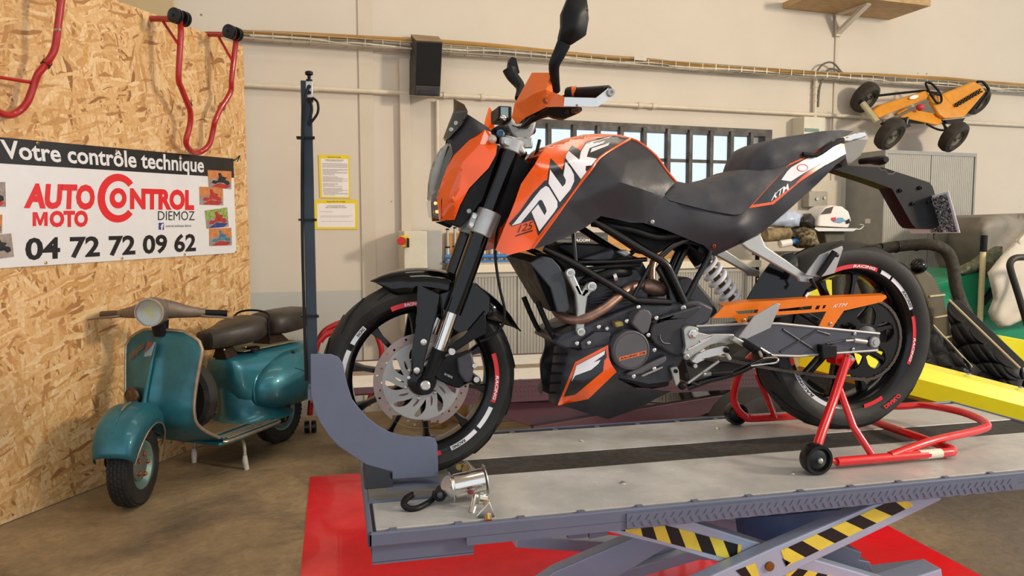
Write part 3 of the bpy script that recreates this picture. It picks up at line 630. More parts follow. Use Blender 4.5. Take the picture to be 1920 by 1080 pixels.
both(skin(Q(780, 160, 4, [(385, 215), (545, 318), (565, 345), (515, 330), (400, 410), (280, 530), (268, 470), (235, 430), (240, 398), (330, 310)]), tps(Q(780, 160, 4, [(385, 215, .05), (545, 318, .085), (515, 330, .095), (400, 410, .088), (280, 530, .078), (240, 398, .02), (235, 430, .02)])), .004), 'cowl', m_plas, MC, ang=30)
ws = both(skin(Q(780, 160, 4, [(282, 100), (362, 143), (388, 192), (385, 232), (330, 310), (243, 400), (205, 397), (248, 280), (290, 185)]), tps(Q(780, 160, 4, [(282, 100, .002), (205, 397, .002), (248, 280, .002), (362, 143, .05), (388, 192, .062), (330, 310, .062), (243, 400, .035)])), .004, step=5), 'flyscreen', m_smoke, MC, ang=40)
for x, y in ((855, 231), (846, 243)): MB().lathe(bp(x, y, .05), (-.5, -1, 0), [(.0065, 0), (.005, .003), (.002, .003), (.0005, .001)], 12).build('screen_bolt', m_al, ws)
lens = Q(780, 160, 4, [(250, 415), (235, 430), (180, 480), (118, 600), (92, 740), (85, 848), (110, 862), (160, 852), (175, 780), (230, 620), (275, 520), (270, 465)])
ln = both(skin(lens, tps(Q(780, 160, 4, [(235, 430, .004), (180, 480, .004), (118, 600, .004), (92, 740, .004), (85, 848, .004), (160, 852, .07), (230, 620, .073), (275, 520, .076), (265, 450, .06)])), .003, step=5), 'headlamp_lens', m_clear, MC, ang=40)
both(skin(Q(780, 160, 4, [(240, 450), (268, 470), (260, 540), (225, 620), (170, 780), (140, 790), (190, 610)]), .045, .004), 'headlamp_bezel', m_bk, MC)
both(skin(Q(780, 160, 4, [(235, 445), (250, 450), (215, 560), (150, 800), (98, 838), (103, 740), (125, 640), (185, 490)]), .012, .004), 'headlamp_reflector', mat('reflector_silver', 'E2DACC', .3, .5, var=.05), MC)
both(skin(Q(780, 160, 4, [(118, 860), (160, 852), (172, 1000), (135, 985)]), .06, .004), 'position_lamp_lens', m_clear, MC)
m_amb = mat('lit_lamp', 'FFB060', .3, var=0, emit=2.2, rvar=0)
for x, y in ((816.5, 381), (819.5, 397)): MB().lathe(bp(x, y, .052), (-.3, -1, 0), [(.005, 0), (.004, .004), (.0005, .005)], 10).build('position_lamp', m_amb, MC)
for x, y, lt in ((923, 261, .125),): MB().lathe(bp(x, y, lt), (-.2, -1, 0), [(.012, -.004), (.0125, .003), (.009, .012), (.0005, .016)], 16).build('turn_signal', mat('signal_lens', 'D9C3B4', .12, .3, var=.1, coat=.5), MC)
bpol = lambda x, y, lt, r, nm, mt, par=None: MB().lathe(bp(x, y, lt), (0, -1, 0), [(r, 0), (r*.95, r*.5), (r*.55, r*.7), (r*.5, r*.35), (.0004, r*.35)], 12).build(nm, mt, par or MC)
bpol(879, 396, .1, .007, 'mask_bolt', m_al)
# cockpit
dsh = plate(Q(760, 0, 4, [(700, 792), (800, 797), (800, 900), (700, 895)]), YB-.055, .11).build('dash_display', m_bk, MC, bevel=.004)
plate(Q(760, 0, 4, [(716, 802), (772, 805), (772, 882), (716, 878)]), YB-.057, .003).build('dash_screen', mat('lcd_glass', '8FA6AD', .15, var=.1, scale=60), dsh, ang=0)
MB().sph(bp(943.5, 221, .062), .010, 12).build('dash_button', m_chr, dsh)
blob = plate(Q(760, 0, 4, [(800, 880), (830, 930), (990, 905), (965, 1000), (905, 1062), (835, 1050), (790, 1000), (760, 930)]), YB-.045, .09).build('handlebar_riser', m_sil, MC, bevel=.012, seg=3)
plate(Q(760, 0, 4, [(660, 960), (720, 925), (760, 950), (800, 1010), (760, 1060), (700, 1040)]), YB-.07, .10).build('ignition_barrel', m_bk, MC, bevel=.008)
bpol(938, 251, .075, .012, 'ignition_switch', mat('blue_grey_key', '4A6C86', .4, .2))
bar_n = [bp(985, 236, .0), bp(987, 232, .08), bp(1000, 214, .17), bp(1040, 196, .24), bp(1082, 177, .27), bp(1143, 171, .37)]
MB().tube(bar_n, .0115, 12, smooth=4).build('handlebar', m_bk, MC)
MB().tube([V((p.x, 2*YB-p.y, p.z)) for p in bar_n], .0115, 12, smooth=4).build('handlebar', m_bk, MC)
def pm(q): return V((q.x, 2*YB-q.y, q.z))
for sd in (1, -1):
    k = (lambda q: q) if sd > 0 else pm
    MB().tube([k(bp(1078, 177, .265)), k(bp(1090, 176, .28)), k(bp(1140, 172, .365))], [.018, .017, .016], 16).build('grip', m_bk, MC)
    MB().tube([k(bp(1065, 181, .25)), k(bp(1079, 178, .265))], .0235, 16).build('switch_housing', m_bk, MC, bevel=.003)
    MB().tube([k(bp(1073, 176, .262)), k(bp(1082, 175, .268))], .019, 16).build('grip_collar', m_orp, MC)
gpts = Q(760, 0, 4, [(950, 545, .27), (1085, 545, .33), (1108, 690, .345), (1200, 730, .375), (1185, 798, .375), (1060, 802, .33), (900, 882, .23), (842, 932, .19), (800, 880, .185), (820, 780, .205), (870, 690, .235)])
gc_ = gpts+Q(760, 0, 4, [(1055, 672, .350), (960, 705, .312), (905, 740, .275), (1000, 800, .30)])
lg = facets(gc_, [(11, 12), (12, 13), (11, 2)])
hg = [(p[0], p[1]) for p in gpts]
hole = rpoly(760+1050/4, 755/4, 4.5, 5, 12)
gd = both(skin(hg, lg, .004, step=5, creases=[Q(760, 0, 4, [(1106, 692), (1055, 672), (960, 705), (905, 740), (830, 800)])]), 'hand_guard', m_orp, MC, ang=12, label='orange hand guard')
MB().lathe(bp(*((760+1050/4), 755/4), lg(760+1050/4, 755/4)+.0006), (0, -1, 0), [(.0075, 0), (.0075, .001), (.004, .0012), (.0005, .0004)], 14).build('guard_bolt', mat('rusty_bolt', '8A3A20', .5, .4), gd)
both(skin(Q(760, 0, 4, [(1195, 728), (1430, 735), (1520, 662), (1562, 682), (1545, 738), (1440, 802), (1188, 796)]), tps(Q(760, 0, 4, [(1195, 728, .378), (1430, 735, .392), (1550, 690, .385), (1440, 802, .392), (1188, 796, .378)])), .008), 'guard_bar', m_als, gd, bevel=.002)
MB().lathe(bp(1145, 173.5, .387), (0, -1, 0), [(.0095, 0), (.009, .006), (.004, .006), (.0035, .003), (.0005, .003)], 14).build('bar_end', m_sil, gd)
both(skin(Q(760, 0, 4, [(855, 962), (950, 872), (1090, 800), (1310, 800), (1316, 842), (1200, 892), (1130, 880), (1080, 858), (990, 903), (900, 952)]), tps(Q(760, 0, 4, [(855, 962, .16), (950, 872, .2), (1090, 800, .27), (1310, 800, .31), (1200, 892, .28)])), .03), 'lever_perch', m_bk, MC, bevel=.006)
both(MB().tube([bp(1000, 222, .2), bp(1048, 208, .25), bp(1063, 210, .27), bp(1088, 205, .33)], [.007, .008, .010, .006], 10), 'clutch_lever', m_gb, MC)
MB().sph(bp(1064, 211, .285), .012, 12).build('lever_pivot', m_bk, MC)
# mirrors
mh = Q(760, 0, 4, [(1240, -60), (1215, 5), (1178, 95), (1178, 190), (1160, 265), (1158, 315), (1200, 332), (1252, 330), (1358, 262), (1378, 140), (1366, 5), (1340, -60)])
lmi = tps(Q(760, 0, 4, [(1240, -60, .40), (1178, 95, .395), (1160, 300, .39), (1358, 262, .395), (1378, 140, .40), (1340, -60, .40), (1290, 100, .418), (1270, 220, .415)]))
mi = MB(); mi = skin(mh, lmi, .022, step=7).build('mirror_head', m_bk, MC, ang=40, bevel=.004)
MB().tube([bp(1057, 82, .385), bp(1048, 102, .38), bp(1039, 122, .37), bp(1040, 145, .345), bp(1043, 170, .31)], [.017, .013, .0098, .0092, .010], 14, smooth=3).build('mirror_stem', m_bk, mi)
fm = skin(Q(760, 0, 4, [(800, 425), (832, 437), (848, 505), (858, 545), (835, 520), (785, 525), (774, 500), (784, 440)]), lambda x, y: -.40, .03, step=6).build('mirror_head', m_bk, MC, bevel=.004)
MB().tube([bp(955, 130, -.39), bp(960, 142, -.385), bp(973, 158, -.37), bp(976, 168, -.35), bp(971, 185, -.32)], [.024, .019, .0115, .011, .011], 14, smooth=3).build('mirror_stem', m_bk, fm)
# tank: orange shroud with the lettering
A8 = lambda pts: Q(940, 240, 8.709, pts); B8 = lambda pts: Q(920, 340, 8.709, pts)
ltk = tps([(929, 469, .168), (952, 478, .178), (999, 466, .170), (965, 380, .172), (945, 428, .174), (977, 345, .158), (1012, 292, .125), (1030, 278, .09), (1042, 270, .07), (1072, 260, .06), (1105, 254, .05), (1130, 254, .05), (1167, 254, .055), (1185, 260, .06), (1155, 275, .115), (1125, 295, .148), (1085, 347, .168), (1061, 380, .172), (1030, 302, .142), (1075, 292, .145), (1000, 400, .182), (1040, 350, .176)])
tk = [(929, 469), (945, 428), (955, 405), (965, 380), (977, 345), (990, 326), (1001, 311), (1012, 292), (1025, 276), (1042, 270), (1050, 267), (1072, 260), (1105, 254.5), (1130, 254), (1167, 254), (1185, 259), (1155, 275), (1125, 295), (1108, 318), (1085, 347), (1061, 380), (1030, 424), (999, 466), (975, 473), (952, 478)]
TK = both(skin(tk, ltk, .004, step=6, creases=[[(1004, 318), (1030, 303), (1075, 291), (1126, 292)]]), 'tank_shroud', m_or, MC, ang=40, label='orange tank shroud')
bgd = A8([(500, 1080), (710, 860), (755, 850), (805, 490), (1000, 690), (1045, 470), (1110, 340), (1155, 280), (1300, 370), (1380, 230), (1560, 170), (1830, 125), (2090, 165), (1916, 255), (1660, 430), (1560, 520), (1390, 725), (1290, 860)])+B8([(1330, 190), (1060, 530), (780, 890), (735, 720), (690, 630), (490, 690), (345, 735), (300, 690), (480, 490)])
decal(bgd, ltk, m_bkd, 'decal_ground', TK)
for pts in (B8([(345, 722), (400, 660), (820, 130), (900, 75), (950, 100), (1090, 330), (1090, 420), (1040, 500), (795, 815), (745, 690), (668, 500), (775, 375), (880, 555), (915, 490), (900, 430), (850, 325), (825, 300), (790, 312), (750, 370), (490, 680)]),
            A8([(797, 680), (1000, 960), (1045, 910), (1055, 850), (1015, 770), (1050, 555), (1130, 650), (1185, 760), (1190, 870), (1130, 1000), (956, 1211), (771, 905)]),
            A8([(1100, 375), (1275, 520), (1300, 390), (1390, 240), (1810, 130), (1770, 160), (1690, 180), (1500, 240), (1510, 250), (1705, 200), (1670, 245), (1440, 330), (1415, 400), (1395, 470), (1560, 500), (1470, 610), (1380, 620), (1375, 680), (1390, 715), (1300, 835), (1050, 490), (1060, 440)]),
            A8([(1480, 330), (1775, 235), (1745, 285), (1455, 400)])):
    decal(pts, ltk, m_whd, 'letter', TK, lift=.0026, step=5)
decal(B8([(400, 905), (690, 812), (690, 790), (430, 875)]), ltk, m_bkd, 'decal_line', TK)
g8 = B8([(440, 840), (690, 775), (690, 655), (470, 715)]); tq = quadmap(*[bp(x, y, ltk(x, y)+.0016) for x, y in g8])
letter(MB(), '125', tq, bold=.0, shear=.2).build('decal_number', m_bkd, TK, ang=0)
TKF = bpy.data.objects.get('tank_shroud.001'); 
# upper tank shell between the shrouds
top = [(1012, 292), (1025, 276), (1042, 270), (1072, 260), (1105, 254.5), (1130, 254), (1167, 254), (1185, 259), (1230, 290), (1264, 335), (1200, 345), (1120, 320), (1060, 320)]
body(top, tps([(1012, 292, .118), (1025, 276, .088), (1042, 270, .066), (1072, 260, .056), (1105, 254, .046), (1130, 254, .046), (1167, 254, .05), (1185, 259, .055), (1230, 290, .085), (1264, 335, .10), (1200, 345, .12), (1120, 320, .14), (1060, 320, .13)]), 7, 4, .010).build('fuel_tank', m_or, MC, ang=50)
# black knee panels
kn = [(999, 466.5), (1030, 424.5), (1061, 381), (1085, 348), (1108, 319), (1125, 296), (1155, 276), (1185, 260.5), (1200, 268), (1230, 292.5), (1250, 320), (1267, 341), (1256, 352), (1246, 364), (1247, 372), (1252, 376), (1207, 418), (1180, 417), (1150, 410), (1127, 405), (1100, 425), (1060, 446), (1010, 465)]
kc = [(999, 466, .169), (1061, 381, .171), (1085, 348, .167), (1125, 296, .147), (1155, 276, .116), (1185, 260, .062), (1230, 292, .088), (1267, 341, .105), (1247, 370, .126), (1252, 376, .127), (1207, 418, .127), (1150, 410, .130), (1100, 425, .140), (1010, 465, .166), (1165, 342, .170), (1176, 300, .135), (1130, 400, .142), (1040, 430, .166), (1100, 372, .166), (1205, 355, .152)]
lf_ = facets(kc, [(5, 15), (15, 14), (14, 19), (19, 8), (14, 16)]); lt_ = tps(kc)
def lkn(x, y): return .72*lf_(x, y)+.28*lt_(x, y)
both(skin(kn, lkn, .004, step=6, creases=[[(1184, 262), (1176, 300), (1165, 342)], [(1165, 342), (1205, 355), (1246, 369)], [(1165, 342), (1131, 399)]]), 'knee_panel', m_plas, MC, ang=13)
pipe = [(999, 466), (1030, 424), (1061, 380.5), (1085, 347.5), (1108, 318.5), (1125, 295.5), (1155, 275.5), (1183, 260)]
both(MB().tube([bp(x, y, ltk(x, y)+.001) for x, y in pipe], .0032, 8, smooth=3), 'orange_piping', m_or, MC)
both(MB().tube([bp(x, y, lkn(x, y)+.001) for x, y in [(1183, 260), (1200, 267.5), (1230, 292), (1250, 320), (1268, 341)]], .0034, 8, smooth=3), 'orange_piping', m_or, MC)
# side covers and tail
E8 = lambda pts: Q(1180, 220, 4, pts)
sc = E8([(265, 590), (300, 628), (400, 655), (600, 705), (790, 735), (840, 728), (895, 682), (1080, 652), (1280, 482), (1460, 362), (1620, 272), (1630, 300), (1545, 360), (1480, 430), (1410, 500), (1200, 690), (1000, 862), (860, 935), (640, 1040), (560, 960), (480, 930), (270, 842), (110, 792)])
lsc = tps(E8([(265, 590, .128), (110, 792, .127), (400, 655, .125), (790, 735, .125), (895, 682, .122), (1080, 652, .118), (1460, 362, .085), (1620, 272, .06), (1630, 300, .055), (1410, 500, .08), (1200, 690, .098), (1000, 862, .10), (640, 1040, .098), (480, 930, .115), (270, 842, .124), (820, 800, .138), (500, 780, .130)]))
sd_ = both(skin(sc, lsc, .005, step=7), 'side_cover', m_plas, MC, ang=25)
for x, y, mt in ((1222.5, 416, m_al), (1338, 461.5, mat('rusty_bolt', '8A3A20', .5, .4))): bpol(x, y, lsc(x, y)+.001, .0065, 'cover_bolt', mt, sd_)
tl = E8([(895, 682), (1200, 348), (1330, 290), (1400, 250), (1560, 190), (1612, 200), (1625, 272), (1460, 362), (1280, 482), (1080, 652)])
ltl = tps(E8([(895, 682, .124), (1080, 652, .121), (1200, 348, .10), (1330, 290, .092), (1560, 190, .068), (1612, 200, .06), (1625, 272, .063), (1460, 362, .09), (1280, 482, .108), (1300, 380, .103)]))
TL = both(skin(tl, ltl, .004, step=6), 'tail_panel', m_or, MC, ang=60, label='tail panel with orange border and white and black graphic')
decal(E8([(930, 655), (1195, 362), (1335, 300), (1440, 265), (1600, 222), (1612, 255), (1440, 350), (1300, 440), (1262, 478), (1245, 500), (1070, 633)]), ltl, m_bkd, 'decal_ground', TL)
decal(E8([(1140, 470), (1185, 405), (1215, 375), (1338, 305), (1440, 272), (1600, 228), (1612, 252), (1530, 290), (1350, 392), (1212, 480)]), ltl, m_whd, 'decal_white', TL, lift=.0022)
cc = rpoly(1180+1300/4, 220+378/4, 10.5, 7.2, 24)
decal(cc, ltl, m_rdd, 'badge_ring', TL, lift=.0032, holes=[rpoly(1180+1300/4, 220+378/4, 9, 5.9, 24)])
q = E8([(1062, 628), (1210, 532), (1190, 496), (1085, 572)]); words('KTM', quadmap(*[bp(x, y, ltl(x, y)+.0025) for x, y in q]), .018, .25, .92, None, 9)[0].build('tail_lettering', m_whd, TL, ang=0)
body(E8([(300, 640), (790, 745), (900, 690), (1200, 380), (1600, 200), (1625, 280), (1200, 680), (860, 925), (640, 1020), (300, 840)]), lambda x, y: .055, 16, 1).build('subframe_tray', m_bk, MC)
# seats
rs = E8([(350, 478), (430, 495), (560, 490), (700, 458), (800, 425), (868, 392), (1000, 400), (1120, 365), (1192, 345), (1180, 375), (1060, 500), (895, 682), (840, 725), (790, 732), (600, 700), (400, 650), (300, 622), (265, 588), (275, 555)])
lrs = tps(E8([(350, 478, .085), (560, 490, .085), (700, 458, .085), (868, 392, .09), (1192, 345, .098), (1060, 500, .118), (895, 682, .127), (790, 732, .132), (600, 700, .134), (400, 650, .13), (265, 588, .115), (600, 560, .128), (450, 560, .118), (850, 500, .128), (1000, 450, .118)]))
body(rs, lrs, 7, 3, .006).build('rider_seat', m_seat, MC, ang=60)
ps = E8([(885, 400), (895, 365), (920, 300), (950, 250), (985, 215), (1080, 175), (1250, 138), (1450, 103), (1600, 95), (1680, 104), (1605, 150), (1560, 185), (1400, 250), (1330, 290), (1200, 345), (1120, 370), (1000, 400), (940, 405)])
lps = tps(E8([(885, 400, .075), (920, 300, .075), (985, 215, .075), (1250, 138, .07), (1450, 103, .06), (1680, 104, .035), (1560, 185, .06), (1330, 290, .09), (1200, 345, .1), (1000, 400, .1), (1050, 290, .112), (1250, 220, .105), (1450, 165, .085)]))
body(ps, lps, 7, 3, .005).build('pillion_seat', m_seat, MC, ang=60)
both(MB().tube([bp(1505, 289, .098), bp(1530, 291, .10), bp(1560, 272, .095), bp(1580, 262, .085)], [.007, .009, .009, .008], 10, smooth=3), 'grab_rail', m_bk, MC)
both(skin(E8([(1588, 152), (1700, 120), (1770, 108), (1782, 140), (1740, 158), (1600, 185)]), .07, .012), 'grab_handle', m_chr, MC, bevel=.004)
body(E8([(1612, 195), (1700, 165), (1790, 168), (1735, 285), (1640, 362), (1622, 290)]), lambda x, y: .058, 9, 2, .004).build('tail_unit', mat('tail_grey', '8E8A85', .35, .1), MC, ang=45)
body(E8([(1700, 160), (1775, 120), (1795, 160), (1750, 175)]), lambda x, y: .045, 6, 1).build('tail_lamp', mat('tail_lamp_lens', 'C9BDB8', .12, .2, coat=.5), MC)
hgp = Q(1440, 340, 4, [(470, -130), (640, -115), (860, -105), (1210, 8), (1235, 40), (1300, 250), (1288, 330), (1240, 356), (1110, 350), (1080, 320), (1000, 180), (930, 55), (780, 0), (480, -95)])
body(hgp, lambda x, y: .03, 9, 2, .003).build('plate_hanger', m_bk, MC, ang=30)
for x, y in ((1688, 357), (1711, 382), (1741, 379), (1725, 352)): bpol(x, y, .032, .007, 'hanger_bolt', m_bk)
both(MB().tube([bp(1612, 303, .075), bp(1632, 301, .11), bp(1650, 301, .16), bp(1662, 299, .19)], [.009, .010, .0105, .0135, .0145, .0135, .009], 12, smooth=2), 'rear_signal', m_bk, MC)
npl = [bp(1687, 385, -.085), bp(1707, 438, -.085), bp(1800, 437, .085), bp(1778, 358, .085)]
ax_ = (npl[2]-npl[1]); nrm = (npl[1]-npl[0]).cross(ax_).normalized()
if nrm.dot(CAMP-npl[0]) > 0: nrm = -nrm
NP = MB().prism(npl, nrm*.003).build('number_plate', m_whd, MC, ang=0, bevel=.001)
def spk():
    m = mat('worn_black_print', '15151A', .5, var=0); nt = m.node_tree; b = nt.nodes['Principled BSDF']; L = nt.links.new
    n = nd(nt, 'ShaderNodeTexNoise', i_Scale=150.0, i_Detail=9.0, i_Roughness=.75, i_Distortion=1.5); tc = nd(nt, 'ShaderNodeTexCoord'); L(tc.outputs['Object'], n.inputs['Vector'])
    r = nd(nt, 'ShaderNodeValToRGB'); r.color_ramp.elements[0].color = (.01, .01, .013, 1); r.color_ramp.elements[1].color = (.75, .75, .78, 1); r.color_ramp.elements[1].position = .60; r.color_ramp.elements[0].position = .50
    L(n.outputs[0], r.inputs[0]); L(r.outputs[0], b.inputs['Base Color']); return m
f = quadmap(npl[1], npl[2], npl[3], npl[0]); o_ = nrm*-.0008
MB().grid(lambda u, v: f(.45+.52*u, .04+.92*v)+nrm*-.005, 8, 8).build('plate_print', spk(), NP, ang=0)
# frame
fr = lambda n, pts, r, sm=4: both(MB().tube([bp(*p) for p in pts], r, 14, smooth=sm), 'frame_tube', m_tube, MC)
R9 = lambda pts: Q(900, 400, 4, pts)
fr(0, R9([(780, 10, .10), (980, 130, .115), (1200, 265, .122), (1380, 372, .125), (1440, 470, .125), (1535, 670, .125)]), .0115)
fr(1, R9([(480, 262, .11), (700, 372, .118), (940, 515, .122), (1130, 632, .122), (1190, 655, .122), (1430, 668, .122)]), .0100)
fr(2, R9([(1275, 392, .118), (1150, 625, .12)]), .0058, 0)
fr(3, R9([(735, 368, .095), (1000, 362, .1), (1250, 345, .11)]), .0065, 0)
fr(4, R9([(700, 120, .09), (708, 250, .1), (718, 368, .105)]), .0068, 0)
fr(5, R9([(1538, 660, .115), (1620, 500, .11), (1710, 330, .1), (1725, 270, .095)]), .0088)
fr(6, R9([(1335, 345, .118), (1440, 250, .11), (1550, 195, .1)]), .0085)
fr(7, R9([(1450, 470, .02), (1500, 350, .02), (1560, 230, .02)]), .010, 0)
both(plate(R9([(1490, 165), (1560, 180), (1640, 195), (1730, 255), (1740, 330), (1700, 340), (1560, 235), (1420, 210)]), YB-.085, .012), 'frame_plate', m_bk, MC, bevel=.003)
both(plate(R9([(1370, 360), (1430, 385), (1480, 470), (1570, 660), (1545, 740), (1500, 730), (1420, 680), (1410, 560), (1330, 420)]), YB-.112, .02), 'frame_plate', m_tube, MC, bevel=.004)
# radiator
rq = [bp(951, 480, -.12), bp(999, 492, .12), bp(1036, 584, .11), bp(1003, 567, -.11)]
mesh = mat('radiator_mesh', '121212', .8, .0, var=0, spec=.2); nt = mesh.node_tree
wv = nd(nt, 'ShaderNodeTexWave', i_Scale=55.0); bpn = nd(nt, 'ShaderNodeBump', i_Strength=1.0, i_Distance=.01); tcn = nd(nt, 'ShaderNodeTexCoord'); nt.links.new(tcn.outputs['Object'], wv.inputs[0]); nt.links.new(wv.outputs['Fac'], bpn.inputs['Height']); nt.links.new(bpn.outputs[0], nt.nodes['Principled BSDF'].inputs['Normal'])
rd = MB().prism(rq, V((.035, 0, .012))).build('radiator', mesh, MC, ang=0)
fn = MB()
fq = quadmap(*rq[::-1][:1], rq[2], rq[1], rq[0])
for i in range(40):
    v = (i+.5)/40; fn.bar(fq(.02, v)+V((-.003, 0, 0)), fq(.98, v)+V((-.003, 0, 0)), .0035, .004)
fn.build('cooling_fins', m_bk, rd, ang=0, kind='stuff')
both(skin(R9([(375, 372), (470, 322), (540, 335), (600, 400), (640, 500), (675, 720), (640, 745), (580, 740), (530, 560)]), .128, .012), 'radiator_shroud', mat('shroud_grey', '3A3F46', .4, var=.08), MC, bevel=.003)
both(MB().tube([bp(1008, 566, .08), bp(1022, 600, .08), bp(1040, 635, .08), bp(1060, 645, .08)], .008, 10, smooth=3), 'radiator_stay', m_bk, MC)
plate(R9([(555, 870), (700, 815), (720, 850), (640, 900), (570, 935), (545, 900)]), YB-.06, .1).build('lower_hose', m_bk, MC, bevel=.008)
# engine
def pl(pts, lat, th, name, mt, bev=.004, par=None, seg=2): return plate(pts, YB-lat, th).build(name, mt, par or MC, bevel=bev, seg=seg)
C9 = lambda pts: Q(980, 540, 4, pts)
pl(R9([(700, 480), (1180, 420), (1260, 560), (1270, 760), (860, 830), (700, 760)]), .085, .17, 'cylinder_block', m_eng)
for i in range(6):
    y = 560+i*26; pl(R9([(820, y+20-i*3), (1150, y-30), (1150, y-22), (820, y+28-i*3)]), .095, .19, 'cooling_fin', m_eng, .001)
pl(R9([(560, 240), (640, 220), (900, 230), (1020, 270), (1240, 350), (1200, 400), (760, 395), (700, 330)]), .06, .12, 'airbox', m_bk, .008)
pl(R9([(750, 345), (990, 262), (1015, 300), (1005, 340), (850, 362)]), .085, .04, 'airbox_lid', m_plas, .006)
pl(R9([(860, 20), (1240, 60), (1500, 170), (1420, 260), (1300, 320), (1000, 120)]), .06, .12, 'air_duct', m_bk, .01)
pl(R9([(500, 300), (700, 360), (900, 480), (700, 520), (600, 400)]), .075, .15, 'cylinder_head', m_bk, .008)
MB().tube([bp(1085, 530, .07), bp(1120, 520, .09), bp(1155, 510, .09), bp(1190, 512, .06)], .016, 14, smooth=3).build('coolant_hose', m_bk, MC)
MB().tube([bp(1147, 520, .092), bp(1153, 518, .092)], .0185, 16).build('hose_clamp', m_als, MC)
MB().tube([bp(1095, 505, .09), bp(1140, 500, .1), bp(1200, 497, .1)], .006, 10, smooth=3).build('wiring_loom', m_bk, MC)
MB().tube([bp(1110, 418, .1), bp(1180, 430, .1), bp(1230, 445, .1), bp(1275, 440, .1)], .011, 12, smooth=3).build('wiring_loom', m_bk, MC)
pl(R9([(1030, 290), (1100, 270), (1140, 300), (1090, 330)]), .08, .03, 'throttle_body', m_sil, .005)
CK = pl(C9([(240, 420), (290, 350), (420, 290), (520, 250), (700, 190), (900, 110), (1150, 110), (1320, 90), (1440, 150), (1400, 260), (1250, 330), (1220, 520), (1120, 700), (900, 730), (700, 690), (480, 470), (320, 460)]), .12, .24, 'crankcase', m_eng, .008)
pl(C9([(430, 410), (540, 330), (660, 330), (660, 440), (540, 470), (450, 480)]), .135, .03, 'crankcase_ear', m_eng, .006, CK)
pl(C9([(820, 270), (850, 200), (880, 170), (915, 158), (950, 168), (972, 200), (965, 260), (945, 330), (900, 350)]), .165, .05, 'timing_cover', m_cov, .006)
pl(C9([(960, 300), (1005, 232), (1080, 205), (1330, 130), (1350, 150), (1240, 225), (1195, 290), (1200, 380), (1210, 500), (1190, 520), (1080, 480), (1000, 430), (955, 370)]), .150, .03, 'sprocket_cover', m_plas, .006)
MB().tube([bp(*C9([(x, y)])[0], .152) for x, y in ((1030, 350), (1035, 385), (1060, 412), (1105, 415))], [.002, .006, .006, .002], 8, flat=.5, smooth=3).build('slot_highlight', m_sil, bpy.data.objects['sprocket_cover'])  # highlight along the curved slot, drawn as a thin silver bead
pl(C9([(770, 650), (840, 610), (930, 575), (1080, 505), (1085, 545), (1060, 570), (900, 645), (820, 662)]), .145, .03, 'lower_cover', m_cov, .005)
pl(C9([(705, 620), (790, 650), (900, 660), (1060, 590), (1120, 640), (1100, 740), (980, 760), (860, 750), (720, 690)]), .10, .12, 'sump', m_bk, .006)
pl(C9([(890, 655), (1050, 585), (1060, 600), (900, 670)]), .14, .012, 'shift_cover', m_sil, .003)
cz = bp(1180.5, 655.5, .15)
cl = MB().lathe(cz+V((0, .03, 0)), (0, -1, 0), [(.0575, 0), (.0575, .035), (.0555, .042), (.0515, .0445), (.0505, .0425), (.0495, .0425), (.0488, .0435), (.0005, .0435)], 56).build('clutch_cover', m_cov, MC, ang=30)
q = Q(1120, 600, 9, [(370, 690), (826, 575), (826, 515), (372, 630)]); ql = [bp(x, y, .1638) for x, y in q]
MB().prism(ql, (0, .0006, 0)).build('cover_lettering_band', m_orp, cl, ang=0)
f = quadmap(*[p+V((0, -.0006, 0)) for p in ql]); letter(MB(), 'RACING', lambda u, v: f(.04+.64*u, .2+.6*v), bold=.03, shear=.25).build('cover_lettering', m_bkd, cl, ang=0); letter(MB(), 'KTM', lambda u, v: f(.74+.23*u, .2+.6*v), bold=.03, shear=.25).build('cover_lettering', m_bkd, cl, ang=0)
pl(C9([(690, 258), (755, 250), (768, 285), (700, 300)]), .15, .03, 'oil_filler_cap', mat('brass_cap', 'A08A52', .4, .5), .004)
for x, y in C9([(865, 143), (778, 248), (632, 305), (495, 412), (405, 415), (1000, 225), (940, 352), (985, 465), (830, 662), (985, 605), (568, 292)]): bpol(x, y, .152 if x > 1150 else .135, .0062, 'case_bolt', m_als, CK)
bpol(1280.5, 577.5, .132, .0085, 'frame_bolt', m_al)
pl(R9([(1480, 500), (1560, 475), (1640, 520), (1740, 640), (1790, 740), (1740, 785), (1600, 790), (1540, 680)]), .075, .1, 'swingarm_guard', m_plas, .008)
yb = pl(R9([(642, 448), (650, 425), (678, 413), (706, 430), (714, 470), (765, 590), (800, 530), (838, 512), (870, 530), (874, 562), (840, 588), (808, 625), (795, 720), (785, 850), (787, 890), (758, 922), (728, 905), (722, 880), (732, 720), (715, 600), (655, 480)]), .14, .016, 'engine_bracket', m_al, .004)
for x, y, r in R9([(678, 447, .0125), (838, 548, .013), (757, 890, .0115)]):
    MB().lathe(bp(x, y, .142), (0, -1, 0), [(r, 0), (r, .004), (r*.72, .0045), (r*.7, .001), (.0005, .001)], 20).build('bracket_boss', m_als, yb)
    MB().lathe(bp(x, y, .142), (0, -1, 0), [(r*.5, 0), (r*.5, .004), (.0005, .004)], 6).build('bracket_bolt', m_sil, yb)
ex = [bp(1036, 560, .02), bp(1044, 584, .06), bp(1060, 596, .10), bp(1082, 600, .13), bp(1105, 594, .14), bp(1137, 575, .13), bp(1165, 552, .11), bp(1187, 537, .09), bp(1215, 533, .07), bp(1240, 540, .05)]
MB().tube(ex, .0140, 18, smooth=4).build('exhaust_pipe', m_exh, MC)
MB().tube([bp(1205, 536, .08), bp(1215, 537, .08), bp(1232, 541, .075), bp(1246, 545, .07)], [.016, .024, .024, .018], 20).build('exhaust_flange', m_exh, MC, bevel=.002)
MB().tube([bp(1222, 525, .06), bp(1222, 505, .05), bp(1226, 490, .04)], .012, 12, smooth=2).build('exhaust_branch', m_exh, MC)
